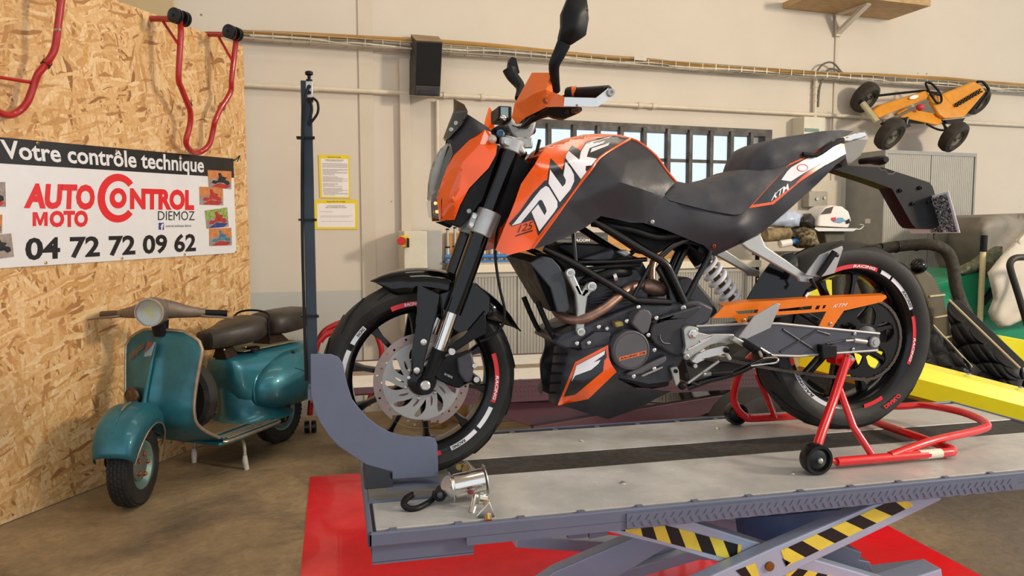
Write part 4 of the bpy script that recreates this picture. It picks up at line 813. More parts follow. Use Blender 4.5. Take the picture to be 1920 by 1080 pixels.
# belly pan
F8 = lambda pts: Q(1020, 640, 8.709, pts)
bpo = C9([(240, 440), (300, 418), (332, 450), (420, 470), (640, 430), (660, 560), (705, 632), (720, 685), (860, 760), (1120, 772), (1000, 830), (880, 900), (640, 985), (320, 890), (265, 882), (195, 845), (215, 640)])
lbp = tps(C9([(240, 440, .05), (300, 418, .10), (190, 830, .03), (265, 880, .115), (395, 560, .13), (640, 430, .15), (705, 632, .158), (860, 760, .13), (1120, 770, .09), (640, 985, .02), (880, 900, .05), (480, 830, .13), (320, 890, .09), (300, 650, .12)]))
BL = both(skin(bpo, lbp, .004, step=7), 'belly_pan', m_plas, MC, ang=28)
decal(F8([(225, 1042), (510, 340), (1048, 58), (1060, 260), (1100, 370), (1185, 500), (725, 942), (240, 1045)]), lbp, m_or, 'belly_decal', BL)
decal(F8([(325, 905), (540, 385), (1010, 135), (1025, 265), (985, 310), (965, 490), (510, 872)]), lbp, m_bkd, 'belly_decal_dark', BL, lift=.002)
decal(F8([(450, 655), (535, 395), (1000, 150), (985, 215), (800, 350), (925, 300), (890, 365), (770, 465), (510, 560)]), lbp, m_whd, 'belly_decal_light', BL, lift=.0028)
for i in range(5): MB().bar(bp(1034+i*-1.5, 664+i*18, .07), bp(1062-i*4, 664+i*18, .115), .006, .004).build('cooling_slat', m_bk, BL, ang=0)
# shock
s0, s1 = bp(1303, 464, .0), bp(1380, 570, .0); dx, dy_, dz_ = frame(s1-s0); Ls = (s1-s0).length
MB().tube([s0-dz_*.02, s0+dz_*.02, s0+dz_*.055, s0+dz_*.06], [.030, .036, .036, .024], 22).build('shock_reservoir', m_bk, MC)
MB().tube([s0, s1], [.014, .011], 14).build('shock_damper', mat('damper_brown', '6E5A40', .4, .4), MC)
nco = 7.2; pts = []
for i in range(150):
    t = i/149; a = 2*PI*nco*t; rr = .030-.002*t; pts.append(s0+dz_*(.03+t*(Ls-.035))+dx*rr*math.cos(a)+dy_*rr*math.sin(a))
MB().tube(pts, .0072, 10).build('shock_spring', mat('white_spring', 'F4F4F8', .35, var=.04), MC)
# swingarm, chain guard, sprocket and chain
G4 = lambda pts: Q(1260, 420, 4, pts)
SW = plate(G4([(95, 800), (180, 770), (560, 748), (760, 745), (960, 762), (1180, 787), (1555, 822), (1560, 850), (1550, 945), (1350, 962), (1130, 978), (950, 992), (750, 985), (640, 940), (560, 880), (300, 850), (100, 860)]), YB-.125, .03).build('swingarm', mat('swingarm_grey', '5A5A62', .3, .5, var=.08, scale=8), MC, bevel=.004)
plate(G4([(95, 800), (180, 770), (560, 748), (760, 745), (1180, 787), (1555, 822), (1550, 945), (1130, 978), (750, 985), (560, 880), (100, 860)]), YB+.095, .03).build('swingarm', m_eng, MC, bevel=.004)
for a, b in (((180, 768), (600, 746)), ((600, 746), (800, 747)), ((800, 747), (1180, 785)), ((1180, 785), (1555, 822))): MB().tube([bp(*G4([a])[0], .127), bp(*G4([b])[0], .127)], .0042, 8).build('swingarm_rib', m_sil, SW)
for a, b in (((660, 930), (750, 985)), ((750, 985), (950, 992)), ((950, 992), (1130, 976)), ((1130, 976), (1540, 947))): MB().tube([bp(*G4([a])[0], .127), bp(*G4([b])[0], .127)], .0042, 8).build('swingarm_rib', m_sil, SW)
for a, b in (((810, 960), (1085, 800)), ((830, 790), (1090, 960)), ((1085, 800), (1180, 830)), ((1300, 870), (1160, 900))): MB().tube([bp(*G4([a])[0], .1265), bp(*G4([b])[0], .1265)], .0036, 8).build('swingarm_rib', m_eng, SW)
MB().lathe(bp(1637.5, 641, .13), (0, -1, 0), [(.018, 0), (.018, .008), (.016, .011), (.010, .011), (.0095, .014), (.0005, .014)], 9).build('axle_nut', m_al, SW)
MB().tube([bp(1585, 639, .135), bp(1600, 638, .135), bp(1601, 638, .135), bp(1624, 641, .135)], [.004, .004, .008, .0075], 12).build('chain_adjuster', m_al, SW)
for x, y in ((1602, 626), (1599, 655)): bpol(x, y, .128, .0055, 'swingarm_bolt', m_al, SW)
pl(G4([(1125, 910), (1240, 908), (1240, 1000), (1130, 1010)]), .15, .03, 'stand_pad', m_bk, .003)
cgo = G4([(305, 706), (385, 622), (560, 592), (1000, 566), (1605, 540), (1612, 552), (1572, 585), (1290, 650), (1200, 782), (1100, 770), (1158, 655), (1000, 668), (700, 690), (570, 690), (560, 745), (500, 745), (462, 702)])
cg = skin(cgo, lambda x, y: .118, .003, [G4([(475, 655), (650, 640), (640, 668), (500, 677)]), G4([(800, 640), (1052, 612), (1045, 640), (800, 656)]), G4([(1085, 612), (1112, 610), (1100, 640), (1072, 642)]), G4([(1135, 610), (1158, 606), (1146, 632), (1126, 636)])], step=9).build('chain_guard', m_ora, MC, ang=0)
MB().prism([bp(*p, .118) for p in G4([(385, 622), (560, 592), (1000, 566), (1605, 540)])]+[bp(*p, .118)+V((0, .03, .004)) for p in G4([(1605, 540), (1000, 566), (560, 592), (385, 622)])], (0, 0, .0025)).build('guard_flange', m_ora, cg, ang=0)
q = G4([(1205, 630), (1310, 618), (1318, 592), (1215, 602)]); letter(MB(), 'KTM', quadmap(*[bp(x, y, .1188) for x, y in q]), bold=-.0, shear=.3).build('guard_lettering', m_whd, cg, ang=0)
for x, y in ((1557, 607), (1395, 600)): bpol(x, y, .119, .005, 'guard_bolt', m_al, cg)
YC = YB-.085; cs = bp(1623, 637, .085); cpx = lambda p: bp(p[0], p[1], .085)
rs_ = cpx((1686, 634)).x-cs.x
hol = []
for k in range(5):
    hp = []
    for i in range(13):
        q = i/12; r = rs_*.44+(rs_*.44)*math.sin(PI*q)**.6; a = 2*PI*k/5+.3+(q-.5)*1.08; hp.append((cs.x+min(r, rs_*.86)*math.cos(a), YC, cs.z+min(r, rs_*.86)*math.sin(a)))
    hol.append(hp)
nt_ = 44; teeth = []
for i in range(nt_*2): r = rs_*(1.0 if i % 2 else .955); a = PI*i/nt_; teeth.append((cs.x+r*math.cos(a), YC, cs.z+r*math.sin(a)))
MB().prism(teeth, (0, .006, 0), hol).build('rear_sprocket', m_bk, MC, ang=0)
MB().lathe((cs.x, YC-.012, cs.z), (0, 1, 0), [(.03, 0), (.045, .01), (.05, .03), (.045, .05)], 24).build('sprocket_carrier', m_eng, MC)
fs = cpx((1303, 640)); rf = .030; loop = []
tu = cpx((1320, 600)); lo0, lo1 = cpx((1330, 668)), cpx((1440, 688))
rc = rs_*1.03
for i in range(15): a = PI/2-.03-(PI-.16)*i/14*1.02; loop.append(V((cs.x+rc*math.cos(a), YC+.003, cs.z+rc*math.sin(a))))
low_end = loop[-1]
for i in range(1, 12):
    t = i/12; p = low_end.lerp(V((fs.x, 0, fs.z-.035)), t); loop.append(V((p.x, YC+.003, p.z-.012*math.sin(PI*t))))
for i in range(9): a = -PI/2-PI*i/8; loop.append(V((fs.x+.033*math.cos(a), YC+.003, fs.z+.033*math.sin(a))))
chn = MB().tube(loop, .0026, 6, closed=True).build('chain', m_chain, MC)
seg = [(loop[i], loop[(i+1) % len(loop)]) for i in range(len(loop))]; tot = sum((b-a).length for a, b in seg); npz = int(tot/.0135); step_ = tot/npz; acc = 0; k = 0; lk0 = None
lk = MB()
for sx in (-1, 1): lk.add(*(lambda m: (m.v, m.f))(MB().cyl((sx*.0042, -.0065, 0), (sx*.0042, .0065, 0), .0052, n=8)))
lk.box((-.0042, -.0055, -.0034), (.0042, .0055, .0034))
for a, b in seg:
    L_ = (b-a).length; d = (b-a).normalized()
    while acc < L_:
        p = a+d*acc
        if lk0 is None: lk0 = lk; o = MB(); o.v = [q+ORG[MC.name] for q in lk.v]; o.f = lk.f; o = o.build('chain_link', m_chain, chn); me = o.data
        else: o = bpy.data.objects.new('chain_link', me); COL.objects.link(o); o.parent = chn; ORG[o.name] = ORG[MC.name]
        o.location = p-ORG[MC.name]; o.rotation_euler = (0, -math.atan2(d.z, d.x), 0); acc += step_
    acc -= L_
# foot controls
H9 = lambda pts: Q(1260, 590, 9, pts)
pb = pl(H9([(200, 260), (225, 220), (290, 195), (400, 205), (450, 240), (445, 300), (640, 340), (720, 328), (1040, 330), (1075, 400), (1000, 460), (960, 500), (790, 475), (680, 500), (560, 560), (460, 640), (440, 740), (320, 770), (200, 660), (235, 540)]), .165, .018, 'peg_bracket', m_al, .005, seg=3)
MB().lathe(bp(1299, 626.5, .167), (0, -1, 0), [(.0145, 0), (.0145, .003), (.010, .004), (.010, .010), (.007, .012), (.0005, .012)], 6).build('pivot_bolt', m_als, pb)
bpol(1286.5, 669, .168, .009, 'bracket_bolt', m_sil, pb)
MB().tube([bp(*H9([(470, 455)])[0], .168), bp(*H9([(700, 365)])[0], .168)], .003, 8).build('bracket_rib', m_als, pb)
MB().tube([bp(*H9([(270, 590)])[0], .168), bp(*H9([(640, 400)])[0], .168)], .003, 8).build('bracket_rib', m_als, pb)
sl = pl(H9([(335, 790), (440, 680), (600, 600), (860, 530), (950, 545), (965, 610), (940, 655), (880, 662), (640, 720), (480, 795), (400, 835)]), .182, .010, 'shift_lever', m_als, .004)
pl(H9([(890, 650), (955, 640), (1020, 745), (990, 780), (950, 760)]), .182, .010, 'lever_arm', m_al, .003, sl)
bpol(*H9([(918, 600)])[0], .184, .0085, 'lever_pivot', m_bk, sl)
a = bp(*H9([(300, 830)])[0], .18); MB().tube([a, a+V((0, -.03, 0))], .0085, 14).build('lever_peg', m_bk, sl); MB().tube([a+V((0, -.03, 0)), a+V((0, -.036, 0))], .006, 12).build('peg_tip', m_al, sl)
pl(G4([(500, 850), (620, 690), (790, 592), (815, 600), (742, 780), (560, 865)]), .175, .006, 'heel_plate', m_sil, .002)
a = bp(1394, 641, .17); b = bp(1425, 662, .285)
fp = MB().tube([a, b], [.013, .011], 12, flat=.7).build('footpeg', m_bk, MC)
for i in range(7):
    q = a.lerp(b, .12+i*.12); MB().tube([q, q+(b-a)*.05], .0142, 10, flat=.75).build('peg_ridge', m_bk, fp)
MB().tube([bp(1424, 660, .285), bp(1428, 668, .30)], .0045, 8).build('peg_feeler', m_al, fp)
MB().bar(bp(1372, 634, .18), bp(1393, 645, .18), .02, .016, (0, 1, 0)).build('peg_hinge', m_al, fp, bevel=.003)
ss = MB().tube([bp(1290, 727, .13), bp(1330, 712, .14), bp(1375, 701, .15), bp(1410, 685, .16), bp(1447, 668, .17)], [.010, .010, .011, .0095, .0095], 14, smooth=3).build('side_stand', m_gb, MC)
MB().tube([bp(1408, 686, .17), bp(1440, 682, .18), bp(1455, 680, .19), bp(1459, 674, .19), bp(1452, 670, .18), bp(1430, 672, .17)], .0028, 8, smooth=3).build('stand_tang', m_chr, ss)
sp = []
for i in range(80): t = i/79; p = bp(1318, 702, .16).lerp(bp(1333, 700, .16), t); sp.append(p+V((0, .006*math.cos(t*44), .006*math.sin(t*44))))
MB().tube(sp, .0013, 5).build('stand_spring', m_al, ss)
MB().tube([bp(1333, 700, .16), bp(1372, 698, .16)], .009, 12).build('stand_damper', m_bk, ss)
pl(C9([(1110, 600), (1160, 585), (1175, 620), (1185, 730), (1150, 735)]), .14, .012, 'gear_arm', m_al, .003); bpol(1267, 696, .142, .006, 'gear_bolt', m_bk)
MB().sph(bp(1279, 723, .14), .013, 12).build('gear_joint', m_bk, MC)
MB().tube([bp(1290, 718, .15), bp(1348, 677, .16)], .0042, 10).build('gear_rod', m_al, MC)
MB().tube([bp(1285, 700, .13), bp(1292, 715, .14), bp(1310, 722, .14)], .006, 8, smooth=2).build('cable', m_bk, MC)
pl(C9([(1200, 500), (1300, 520), (1450, 560), (1700, 540), (1780, 560), (1640, 640), (1400, 700), (1250, 720)]), .06, .08, 'exhaust_box', mat('dusty_muffler', '3A3A38', .6, .3, var=.15), .008)
# pillion foot brackets
pbr = both(plate(G4([(525, 150), (560, 130), (650, 85), (668, 78), (705, 165), (860, 270), (1000, 372), (1062, 388), (1066, 410), (1035, 438), (955, 432), (942, 402), (560, 185)]), YB-.15, .014), 'pillion_bracket', m_al, MC, bevel=.004)
pl(G4([(1000, 385), (1020, 350), (1110, 232), (1200, 195), (1278, 163), (1285, 185), (1222, 370), (1130, 395), (1060, 395)]), .165, .005, 'pillion_heel_plate', m_sil, .002)
MB().tube([bp(1535, 516, .17), bp(1542, 507, .172), bp(1565, 472, .18)], [.008, .0095, .0095], 12).build('pillion_peg', m_bk, MC)
MB().tube([bp(1558, 476, .178), bp(1571, 479, .178)], .006, 10).build('pillion_peg_tip', m_bk, MC)
MB().tube([bp(1520, 524, .16), bp(1530, 540, .155), bp(1515, 545, .15)], .006, 8).build('peg_spring', m_bk, MC)
# rear hugger
hug = skin(G4([(545, 590), (560, 575), (640, 430), (742, 292), (830, 230), (905, 210), (940, 260), (960, 420), (1050, 500), (960, 570), (760, 582), (620, 588)]), tps(G4([(545, 590, .085), (640, 430, .088), (742, 292, .085), (905, 210, .075), (960, 420, .088), (870, 350, .094), (1050, 500, .09), (760, 582, .094)])), .006, step=8)
hug.build('rear_hugger', m_gb, MC, ang=40)
aH = math.atan2(bp(1400, 560, 0).z-ZR, bp(1400, 560, 0).x-XR); bH = math.radians(112)
pl(G4([(1000, 540), (1040, 485), (1060, 490), (1010, 550)]), .10, .004, 'hugger_decal', m_whd, .0)
# hoses
MB().tube([bp(938, 410, .05), bp(930, 450, .09), bp(929, 485, .10), bp(937, 540, .10), bp(946, 580, .10), bp(942, 610, .10), bp(920, 632, .10), bp(900, 640, .10)], .0042, 10, smooth=5).build('brake_hose', m_bk, MC)
MB().tube([bp(1012, 262, .06), bp(1002, 300, .06), bp(990, 320, .05), bp(980, 350, .03)], .005, 8, smooth=4).build('cable', m_bk, MC)
MB().tube([bp(985, 255, .03), bp(960, 300, .02), bp(940, 360, .03), bp(925, 420, .02)], .006, 8, smooth=4).build('cable', m_bk, MC)
# ================================================================== paddock stand on the lift
m_redp = mat('red_powder_coat', 'D8141A', .25, var=.04, coat=.5)
m_redd = mat('dark_red_coat', 'B41A1C', .28, var=.06, coat=.5)
m_whl = mat('hard_black_rubber', '101012', .3, var=.1)
PS = thing('paddock_stand', (1.5, 2.09, ZP), 'red tubular paddock stand holding up the rear wheel of the motorcycle', 'stand')
YN, YF = 1.842, 2.345; zb = ZP+.022; tr = .0135
pN = lambda x, y: at(x, y, YN); pF = lambda x, y: at(x, y, YF)
def onz(x, y, z): return atz(x, y, z)
n0 = onz(1560, 862, zb); n1 = onz(1798, 850, zb); f0 = onz(1425, 791, zb)
xr = n1.x
base = [V((n0.x, YN, zb)), V((xr-.05, YN, zb)), V((xr, YN+.012, zb)), V((xr+.012, YN+.05, zb)), V((xr+.012, (YN+YF)/2, zb)), V((xr+.012, YF-.05, zb)), V((xr, YF-.012, zb)), V((xr-.05, YF, zb)), V((n0.x+.05, YF, zb)), V((n0.x-.0, YF, zb+.012)), V((n0.x-.035, YF, zb+.05)), V((n0.x-.045, YF-.003, zb+.10))]
fb = at(1413, 690, YF-.05)
base += [V((n0.x-.03, YF-.03, fb.z)), at(1440, 640, 2.25)]
MB().tube(base, tr, 16, smooth=5).build('base_tube', m_redp, PS)
MB().tube([at(1588, 672, 1.97), at(1566, 740, 1.93), at(1538, 818, 1.862), at(1530, 845, YN)], [tr, tr, tr, tr], 16, smooth=4).build('upright', m_redp, PS)
MB().tube([at(1572, 724, 1.945), at(1600, 800, 1.88), at(1634, 852, YN+.004)], [.0105]*3, 14).build('brace', m_redp, PS)
MB().tube([V((fb.x+.02, YF-.04, fb.z-.02)), V((n0.x+.12, YF-.005, zb))], .0105, 14).build('brace', m_redp, PS)
hx = onz(1653, 851, zb).x; hz = ZP+.055
hd = [V((hx, YN, zb+.005)), V((hx+.18, YN+.03, zb+.03)), V((hx+.40, YN+.085, hz+.0)), V((hx+.47, YN+.12, hz+.008)), V((hx+.505, (YN+YF)/2, hz+.012)), V((hx+.47, YF-.12, hz+.008)), V((hx+.40, YF-.085, hz)), V((hx+.18, YF-.03, zb+.03)), V((hx, YF, zb+.005))]
MB().tube(hd, .0125, 16, smooth=5).build('lever_handle', m_redp, PS)
br = MB().prism([at(x, y, 1.985) for x, y in ((1567, 656), (1592, 661), (1606, 674), (1594, 690), (1568, 684))], (0, .05, 0)).build('support_bracket', m_redp, PS, bevel=.003)
MB().tube([at(1596, 672, 1.965), at(1592, 671, 1.99)], .009, 6).build('bracket_bolt', m_al, br); MB().tube([at(1599, 673, 1.955), at(1596, 672, 1.965)], .006, 12).build('bolt_end', m_al, br)
MB().tube([at(1578, 664, 1.99), at(1578, 664, 2.06)], .012, 12).build('rubber_pad', m_whl, br)
for c, sd in ((at(1530, 860, YN-.02), 1), (at(1380, 775, YF+.02), -1)):
    r = c.z-ZP; w = MB().lathe(c, (0, 1, 0), [(.006, -.017), (r*.55, -.014), (r*.72, -.010), (r*.78, -.018), (r*.96, -.018), (r, -.012), (r, .012), (r*.96, .018), (r*.78, .018), (r*.72, .010), (.006, .014)], 36).build('roller', m_whl, PS, ang=30)
    MB().sph(c+V((0, -.019*sd, 0)), .0085, 10).build('axle_cap', m_al, w)
    MB().tube([c, c+V((.0, .03*sd, 0)), V((n0.x+(.0 if sd > 0 else .02), YN if sd > 0 else YF, zb+(.0 if sd > 0 else .012)))], .007, 10).build('axle', m_redp, w)
s0_, s1_ = onz(1728, 855, zb).x, onz(1773, 853, zb).x
MB().tube([V((s0_, YN, zb)), V((s1_, YN, zb))], tr+.0006, 16).build('paper_sticker', mat('off_white_sticker', 'E8DFCC', .5, var=.06, scale=90), PS)
# ================================================================== strap winch on the deck edge
SWN = thing('strap_winch', atz(905, 960, ZP), 'chromed strap winch with black hook on the near edge of the lift deck', 'winch')
yw = 1.80
def wq(x, y, Y=None): return at(x, y, yw if Y is None else Y)
c0, c1 = at(851, 912, 1.84), at(908, 899, 1.84); d = (c1-c0).normalized()
MB().tube([c0, c0+d*.004, c1-d*.002, c1], [.0295, .031, .031, .0295], 28).build('drum_cover', m_chr, SWN)
for c, s in ((c0-d*.008, 1), (c1+d*.002, 1)): MB().tube([c, c+d*.004], [.040, .037], 26).build('drum_flange', m_als, SWN, bevel=.001)
MB().tube([at(837, 905, 1.83), at(850, 912, 1.84)], [.020, .030], 20).build('winch_side', m_als, SWN)
MB().tube([at(879, 922, 1.80), at(886, 923, 1.79)], .0055, 10).build('release_pin', mat('plum_plastic', '7A2030', .4), SWN)
MB().tube([at(906, 925, 1.775), at(904, 937, 1.775), at(904, 945, 1.77)], [.008, .008, .012], 6).build('clamp_bolt', m_als, SWN)
MB().tube([at(898, 934, 1.775), at(912, 936, 1.775)], .012, 16).build('clamp_washer', m_als, SWN)
MB().tube([at(913, 940, 1.75), at(914, 962, 1.73), at(916, 978, 1.71)], .0095, 14).build('clamp_screw', mat('yellow_zinc', 'B9A067', .3, .85, var=.12), SWN)
MB().tube([at(892, 930, 1.80), at(888, 950, 1.78), at(884, 963, 1.77)], .0095, 14).build('clamp_lever', m_als, SWN)
MB().prism([at(x, y, 1.72) for x, y in ((893, 968), (905, 955), (918, 940), (924, 955), (934, 982), (917, 986), (899, 984))], (0, .012, 0)).build('clamp_plate', m_als, SWN, bevel=.002)
MB().tube([at(873, 868, 1.98), at(884, 880, 1.95), at(890, 892, 1.90)], .009, 12).build('spool_shaft', m_als, SWN)
MB().tube([at(860, 876, 1.96), at(868, 872, 1.98), at(872, 880, 1.95)], .009, 10).build('ratchet_pawl', mat('yellow_zinc', '', .3), SWN)
MB().bar(at(832, 915, 1.84), at(818, 918, 1.85), .03, .006, (0, 1, 0)).build('strap', mat('dark_webbing', '2E2428', .8, var=.2, scale=80), SWN)
hk = [at(816, 921, 1.86), at(812, 935, 1.85), at(800, 944, 1.83), at(782, 953, 1.81), at(766, 953, 1.81), at(757, 945, 1.82), at(762, 935, 1.84), at(774, 928, 1.86)]
MB().tube(smoothpath(hk, 5), [.0065, .009], 12).build('hook', m_bk, SWN)
MB().tube([at(766, 932, 1.85), at(775, 928, 1.86)], .0088, 12).build('hook_tip', mat('worn_steel', '8A8076', .35, .7), SWN)
MB().tube([at(815, 930, 1.85), at(822, 937, 1.84), at(832, 934, 1.84), at(832, 922, 1.84), at(822, 918, 1.85)], .0045, 8, closed=True, smooth=4).build('hook_eye', m_bk, SWN)
# ================================================================== control column of the lift
m_post = mat('dark_column_paint', '2E3942', .45, .2, var=.06)
YP = 2.07; kS = YP/3.0
pb_, pt_ = at(588, 745, YP), at(568, 152, YP)
PO = MB().box((pb_.x-.021*kS, YP-.01, pb_.z), (pb_.x+.019*kS, YP+.014, pt_.z)).build('control_post', m_post, T, bevel=.0015, label='slim dark control post with a push button valve on top')
MB().box((pb_.x-.012, CY+.005, pb_.z+.01), (pb_.x+.012, YP-.01, pb_.z+.04)).build('post_bracket', m_lift, PO)
v0 = at(580, 164, YP-.012)
def kv(x, y, z): return v0+V((x, y, z))*kS
vb = MB().obox(kv(0, 0, -.01), (1, 0, 0), (0, 1, 0), (0, 0, 1), .026*kS, .03*kS, .062*kS).build('valve_body', m_al, PO, bevel=.002)
MB().tube([kv(0, 0, .02), kv(0, 0, .03)], .012*kS, 14).build('valve_neck', m_bk, PO); MB().tube([kv(0, 0, .028), kv(0, 0, .044), kv(0, 0, .048), kv(0, 0, .058), kv(0, 0, .061)], [.006*kS, .007*kS, .015*kS, .015*kS, .010*kS], 18).build('push_button', m_bk, PO)
for dz in (.0, -.022): MB().tube([kv(.0, -.02, dz), kv(0, -.012, dz)], .007*kS, 10).build('air_fitting', m_bk, PO)
MB().tube([kv(.004, 0, -.055), kv(.004, 0, -.035)], .010*kS, 12).build('lower_fitting', m_bk, PO)
MB().tube([kv(.012, -.01, -.04), kv(.03, -.02, -.06), kv(.028, -.02, -.10), kv(-.005, -.02, -.145)], .005*kS, 8, smooth=5).build('air_hose', m_bk, PO)
MB().tube([kv(.004, -.01, -.055), kv(.008, -.02, -.09), kv(-.006, -.02, -.14)], .005*kS, 8, smooth=5).build('air_hose', m_bk, PO)
MB().tube([kv(-.002, -.022, 0), kv(-.02, -.028, -.06), kv(-.028, -.02, -.16), V((pb_.x-.019, YP-.014, v0.z-.40)), V((pb_.x-.018, YP-.014, pb_.z+.05))], .006*kS, 8, smooth=5).build('air_hose', m_bk, PO)
for y in (258, 412, 593):
    z = at(575, y, YP-.012).z; MB().box((pb_.x-.028, YP-.018, z-.0025), (pb_.x+.0145, YP+.016, z+.0025)).build('cable_tie', m_bk, PO); MB().box((pb_.x+.013, YP-.02, z-.004), (pb_.x+.019, YP-.01, z+.003)).build('tie_head', m_bk, PO)
# ================================================================== banner on the chipboard
BO = .010
bq = [ato(-70, 507.7, BO), ato(443, 474, BO), ato(437.5, 297.5, BO), ato(-70, 250.6, BO)]
m_bw = mat('banner_white', 'E6E6E8', .35, var=.02, coat=.2); m_bb = mat('banner_black', '1E1A19', .35, var=.02, coat=.2)
m_br = mat('banner_red', 'E2262B', .35, var=.02, coat=.2); m_bblue = mat('banner_blue', '35408F', .35, var=.02)
m_gold = mat('brass_grommet', 'D8B35A', .25, .9)
BN = MB().prism(bq, -ON*.004).build('advertising_banner', m_bw, None, ang=0); tag(BN, 'white and black printed garage banner with a phone number hung on the chipboard', 'banner')
bl = lambda x, y, k=1: ato(x, y, BO+.0005*k)
MB().prism([bl(-70, 302), bl(439, 333.5), bl(437.5, 297.5), bl(-70, 250.6)], -ON*.0004).build('black_band', m_bb, BN, ang=0)
Z2 = lambda pts: Q(0, 240, 4, pts)
capH = max(p[1] for p in glyphs('H')[0])
def btext(s, q, mt, name, bold=0.0, k=2, base=None, space=1.0, shear=0.0):
    f = quadmap(*[bl(x, y, k) for x, y in Z2(q)])
    for m in words(s, f, bold, shear, space, base or (0, capH), .16): m.build(name, mt, BN, ang=0)
btext('Votre contrôle technique', [(22, 223), (1530, 331), (1530, 226), (0, 90)], m_bw, 'headline_word', .022)
btext('AUTO', [(180, 588), (712, 601), (712, 440), (200, 428)], m_br, 'logo_lettering', .055)
btext('NTROL', [(975, 598), (1456, 606), (1456, 477), (975, 462)], m_br, 'logo_lettering', .055)
mf = quadmap(*[bl(x, y, 2) for x, y in Z2([(245, 736), (358, 735), (358, 630), (245, 631)])])
MB().prism([mf(u, v) for u, v in ((0, 0), (0, 1), (.29, 1), (.5, .42), (.71, 1), (1, 1), (1, 0), (.77, 0), (.77, .62), (.57, .04), (.43, .04), (.23, .62), (.23, 0))], -ON*.0003).build('logo_lettering', m_br, BN, ang=0)
btext('OTO', [(372, 735), (660, 733), (660, 628), (372, 630)], m_br, 'logo_lettering', .055)
btext('DIEMOZ', [(1185, 691), (1460, 692), (1460, 625), (1185, 624)], m_bb, 'town_lettering', .0)
btext('04 72 72 09 62', [(190, 986), (1470, 918), (1470, 800), (190, 833)], m_bb, 'phone_number', .03)
btext('controle technique diemoz', [(1242, 744), (1435, 741), (1435, 722), (1242, 724)], m_bb, 'small_lettering', .0)
def ell(cx, cy, rx, ry, a0, a1, n=40): return [(cx+rx*math.cos(math.radians(a0+(a1-a0)*i/n)), cy+ry*math.sin(math.radians(a0+(a1-a0)*i/n))) for i in range(n+1)]
big = ell(882, 526, 150, 183, 41, 321)+ell(888, 526, 100, 128, 319, 43)
MB().prism([bl(x, y, 2) for x, y in Z2(big)], -ON*.0004).build('logo_lettering', m_br, BN, ang=0)
MB().prism([bl(x, y, 2) for x, y in Z2(ell(886, 527, 64, 77, 0, 351, 30))], -ON*.0004, [[bl(x, y, 2) for x, y in Z2(ell(888, 524, 28, 34, 0, 342, 20))]]).build('logo_lettering', m_br, BN, ang=0)
MB().prism([bl(x, y, 2) for x, y in Z2([(1190, 710), (1230, 712), (1230, 765), (1190, 762)])], -ON*.0004).build('logo_square', m_bblue, BN, ang=0)
btext('f', [(1206, 764), (1226, 765), (1226, 722), (1206, 722)], m_bw, 'logo_letter', .05, 3)
m_ph = [mat('print_orange', 'D98A52', .4, var=.15, scale=30), mat('print_floor', 'A79A92', .4, var=.15, scale=30), mat('print_red', 'C23A34', .4, var=.2, scale=40), mat('print_dark', '33343A', .4, var=.4, scale=60), mat('print_blue', '3B4F9C', .4, var=.3, scale=50), mat('print_teal', '5E93A8', .4, var=.3, scale=60), mat('print_green', 'A8BE6A', .4, var=.3, scale=60)]
def photo(q, bgc, mid, blobc):
    f = quadmap(*[bl(x, y, 3) for x, y in Z2(q)]); o = ON*.0003
    ph = MB().prism([f(0, 0), f(1, 0), f(1, 1), f(0, 1)], -ON*.0003).build('printed_photo', m_ph[bgc], BN, ang=0)
    MB().prism([f(0, 0)+o, f(1, 0)+o, f(1, .38)+o, f(.3, .55)+o, f(0, .4)+o], -ON*.0002).build('photo_floor', m_ph[1], ph, ang=0)
    MB().prism([f(.1, .02)+o*2, f(.75, .0)+o*2, f(.98, .18)+o*2, f(.45, .28)+o*2], -ON*.0002).build('photo_mat', m_ph[mid], ph, ang=0)
    b = [(.12, .25), (.2, .42), (.38, .4), (.45, .62), (.42, .85), (.52, .88), (.6, .68), (.8, .62), (.72, .5), (.9, .42), (.92, .26), (.78, .2), (.66, .32), (.4, .3), (.3, .2)]
    MB().prism([f(u, v)+o*3 for u, v in b], -ON*.0002).build('photo_motif', m_ph[blobc], ph, ang=0)
photo([(1565, 440), (1735, 460), (1737, 325), (1557, 315)], 0, 2, 3); photo([(1498, 575), (1675, 580), (1672, 445), (1495, 440)], 0, 2, 2)
photo([(1550, 755), (1715, 740), (1705, 595), (1535, 620)], 6, 4, 2); photo([(1570, 885), (1740, 880), (1735, 748), (1568, 755)], 0, 2, 5)
photo([(-150, 590), (45, 590), (40, 405), (-150, 410)], 1, 2, 3); photo([(-150, 800), (15, 790), (18, 650), (-150, 650)], 0, 2, 3); photo([(-110, 995), (105, 965), (85, 790), (-120, 810)], 1, 1, 3)
for x, y in Z2([(282, 113), (873, 172), (1352, 213), (1748, 247), (343, 1010), (915, 977), (1385, 948), (1768, 930)]):
    MB().lathe(bl(x, y, 2), ON, [(.0035, .0), (.0075, .0), (.0075, .0022), (.0045, .003), (.0035, .0015)], 16, closed=True).build('grommet', m_gold, BN)
MB().tube([bl(437, 301, 10), bl(444, 298, 40), bl(450, 291, 30), bl(445, 303, 20)], .0035, 8, smooth=3).build('cable_tie', m_bk, BN)
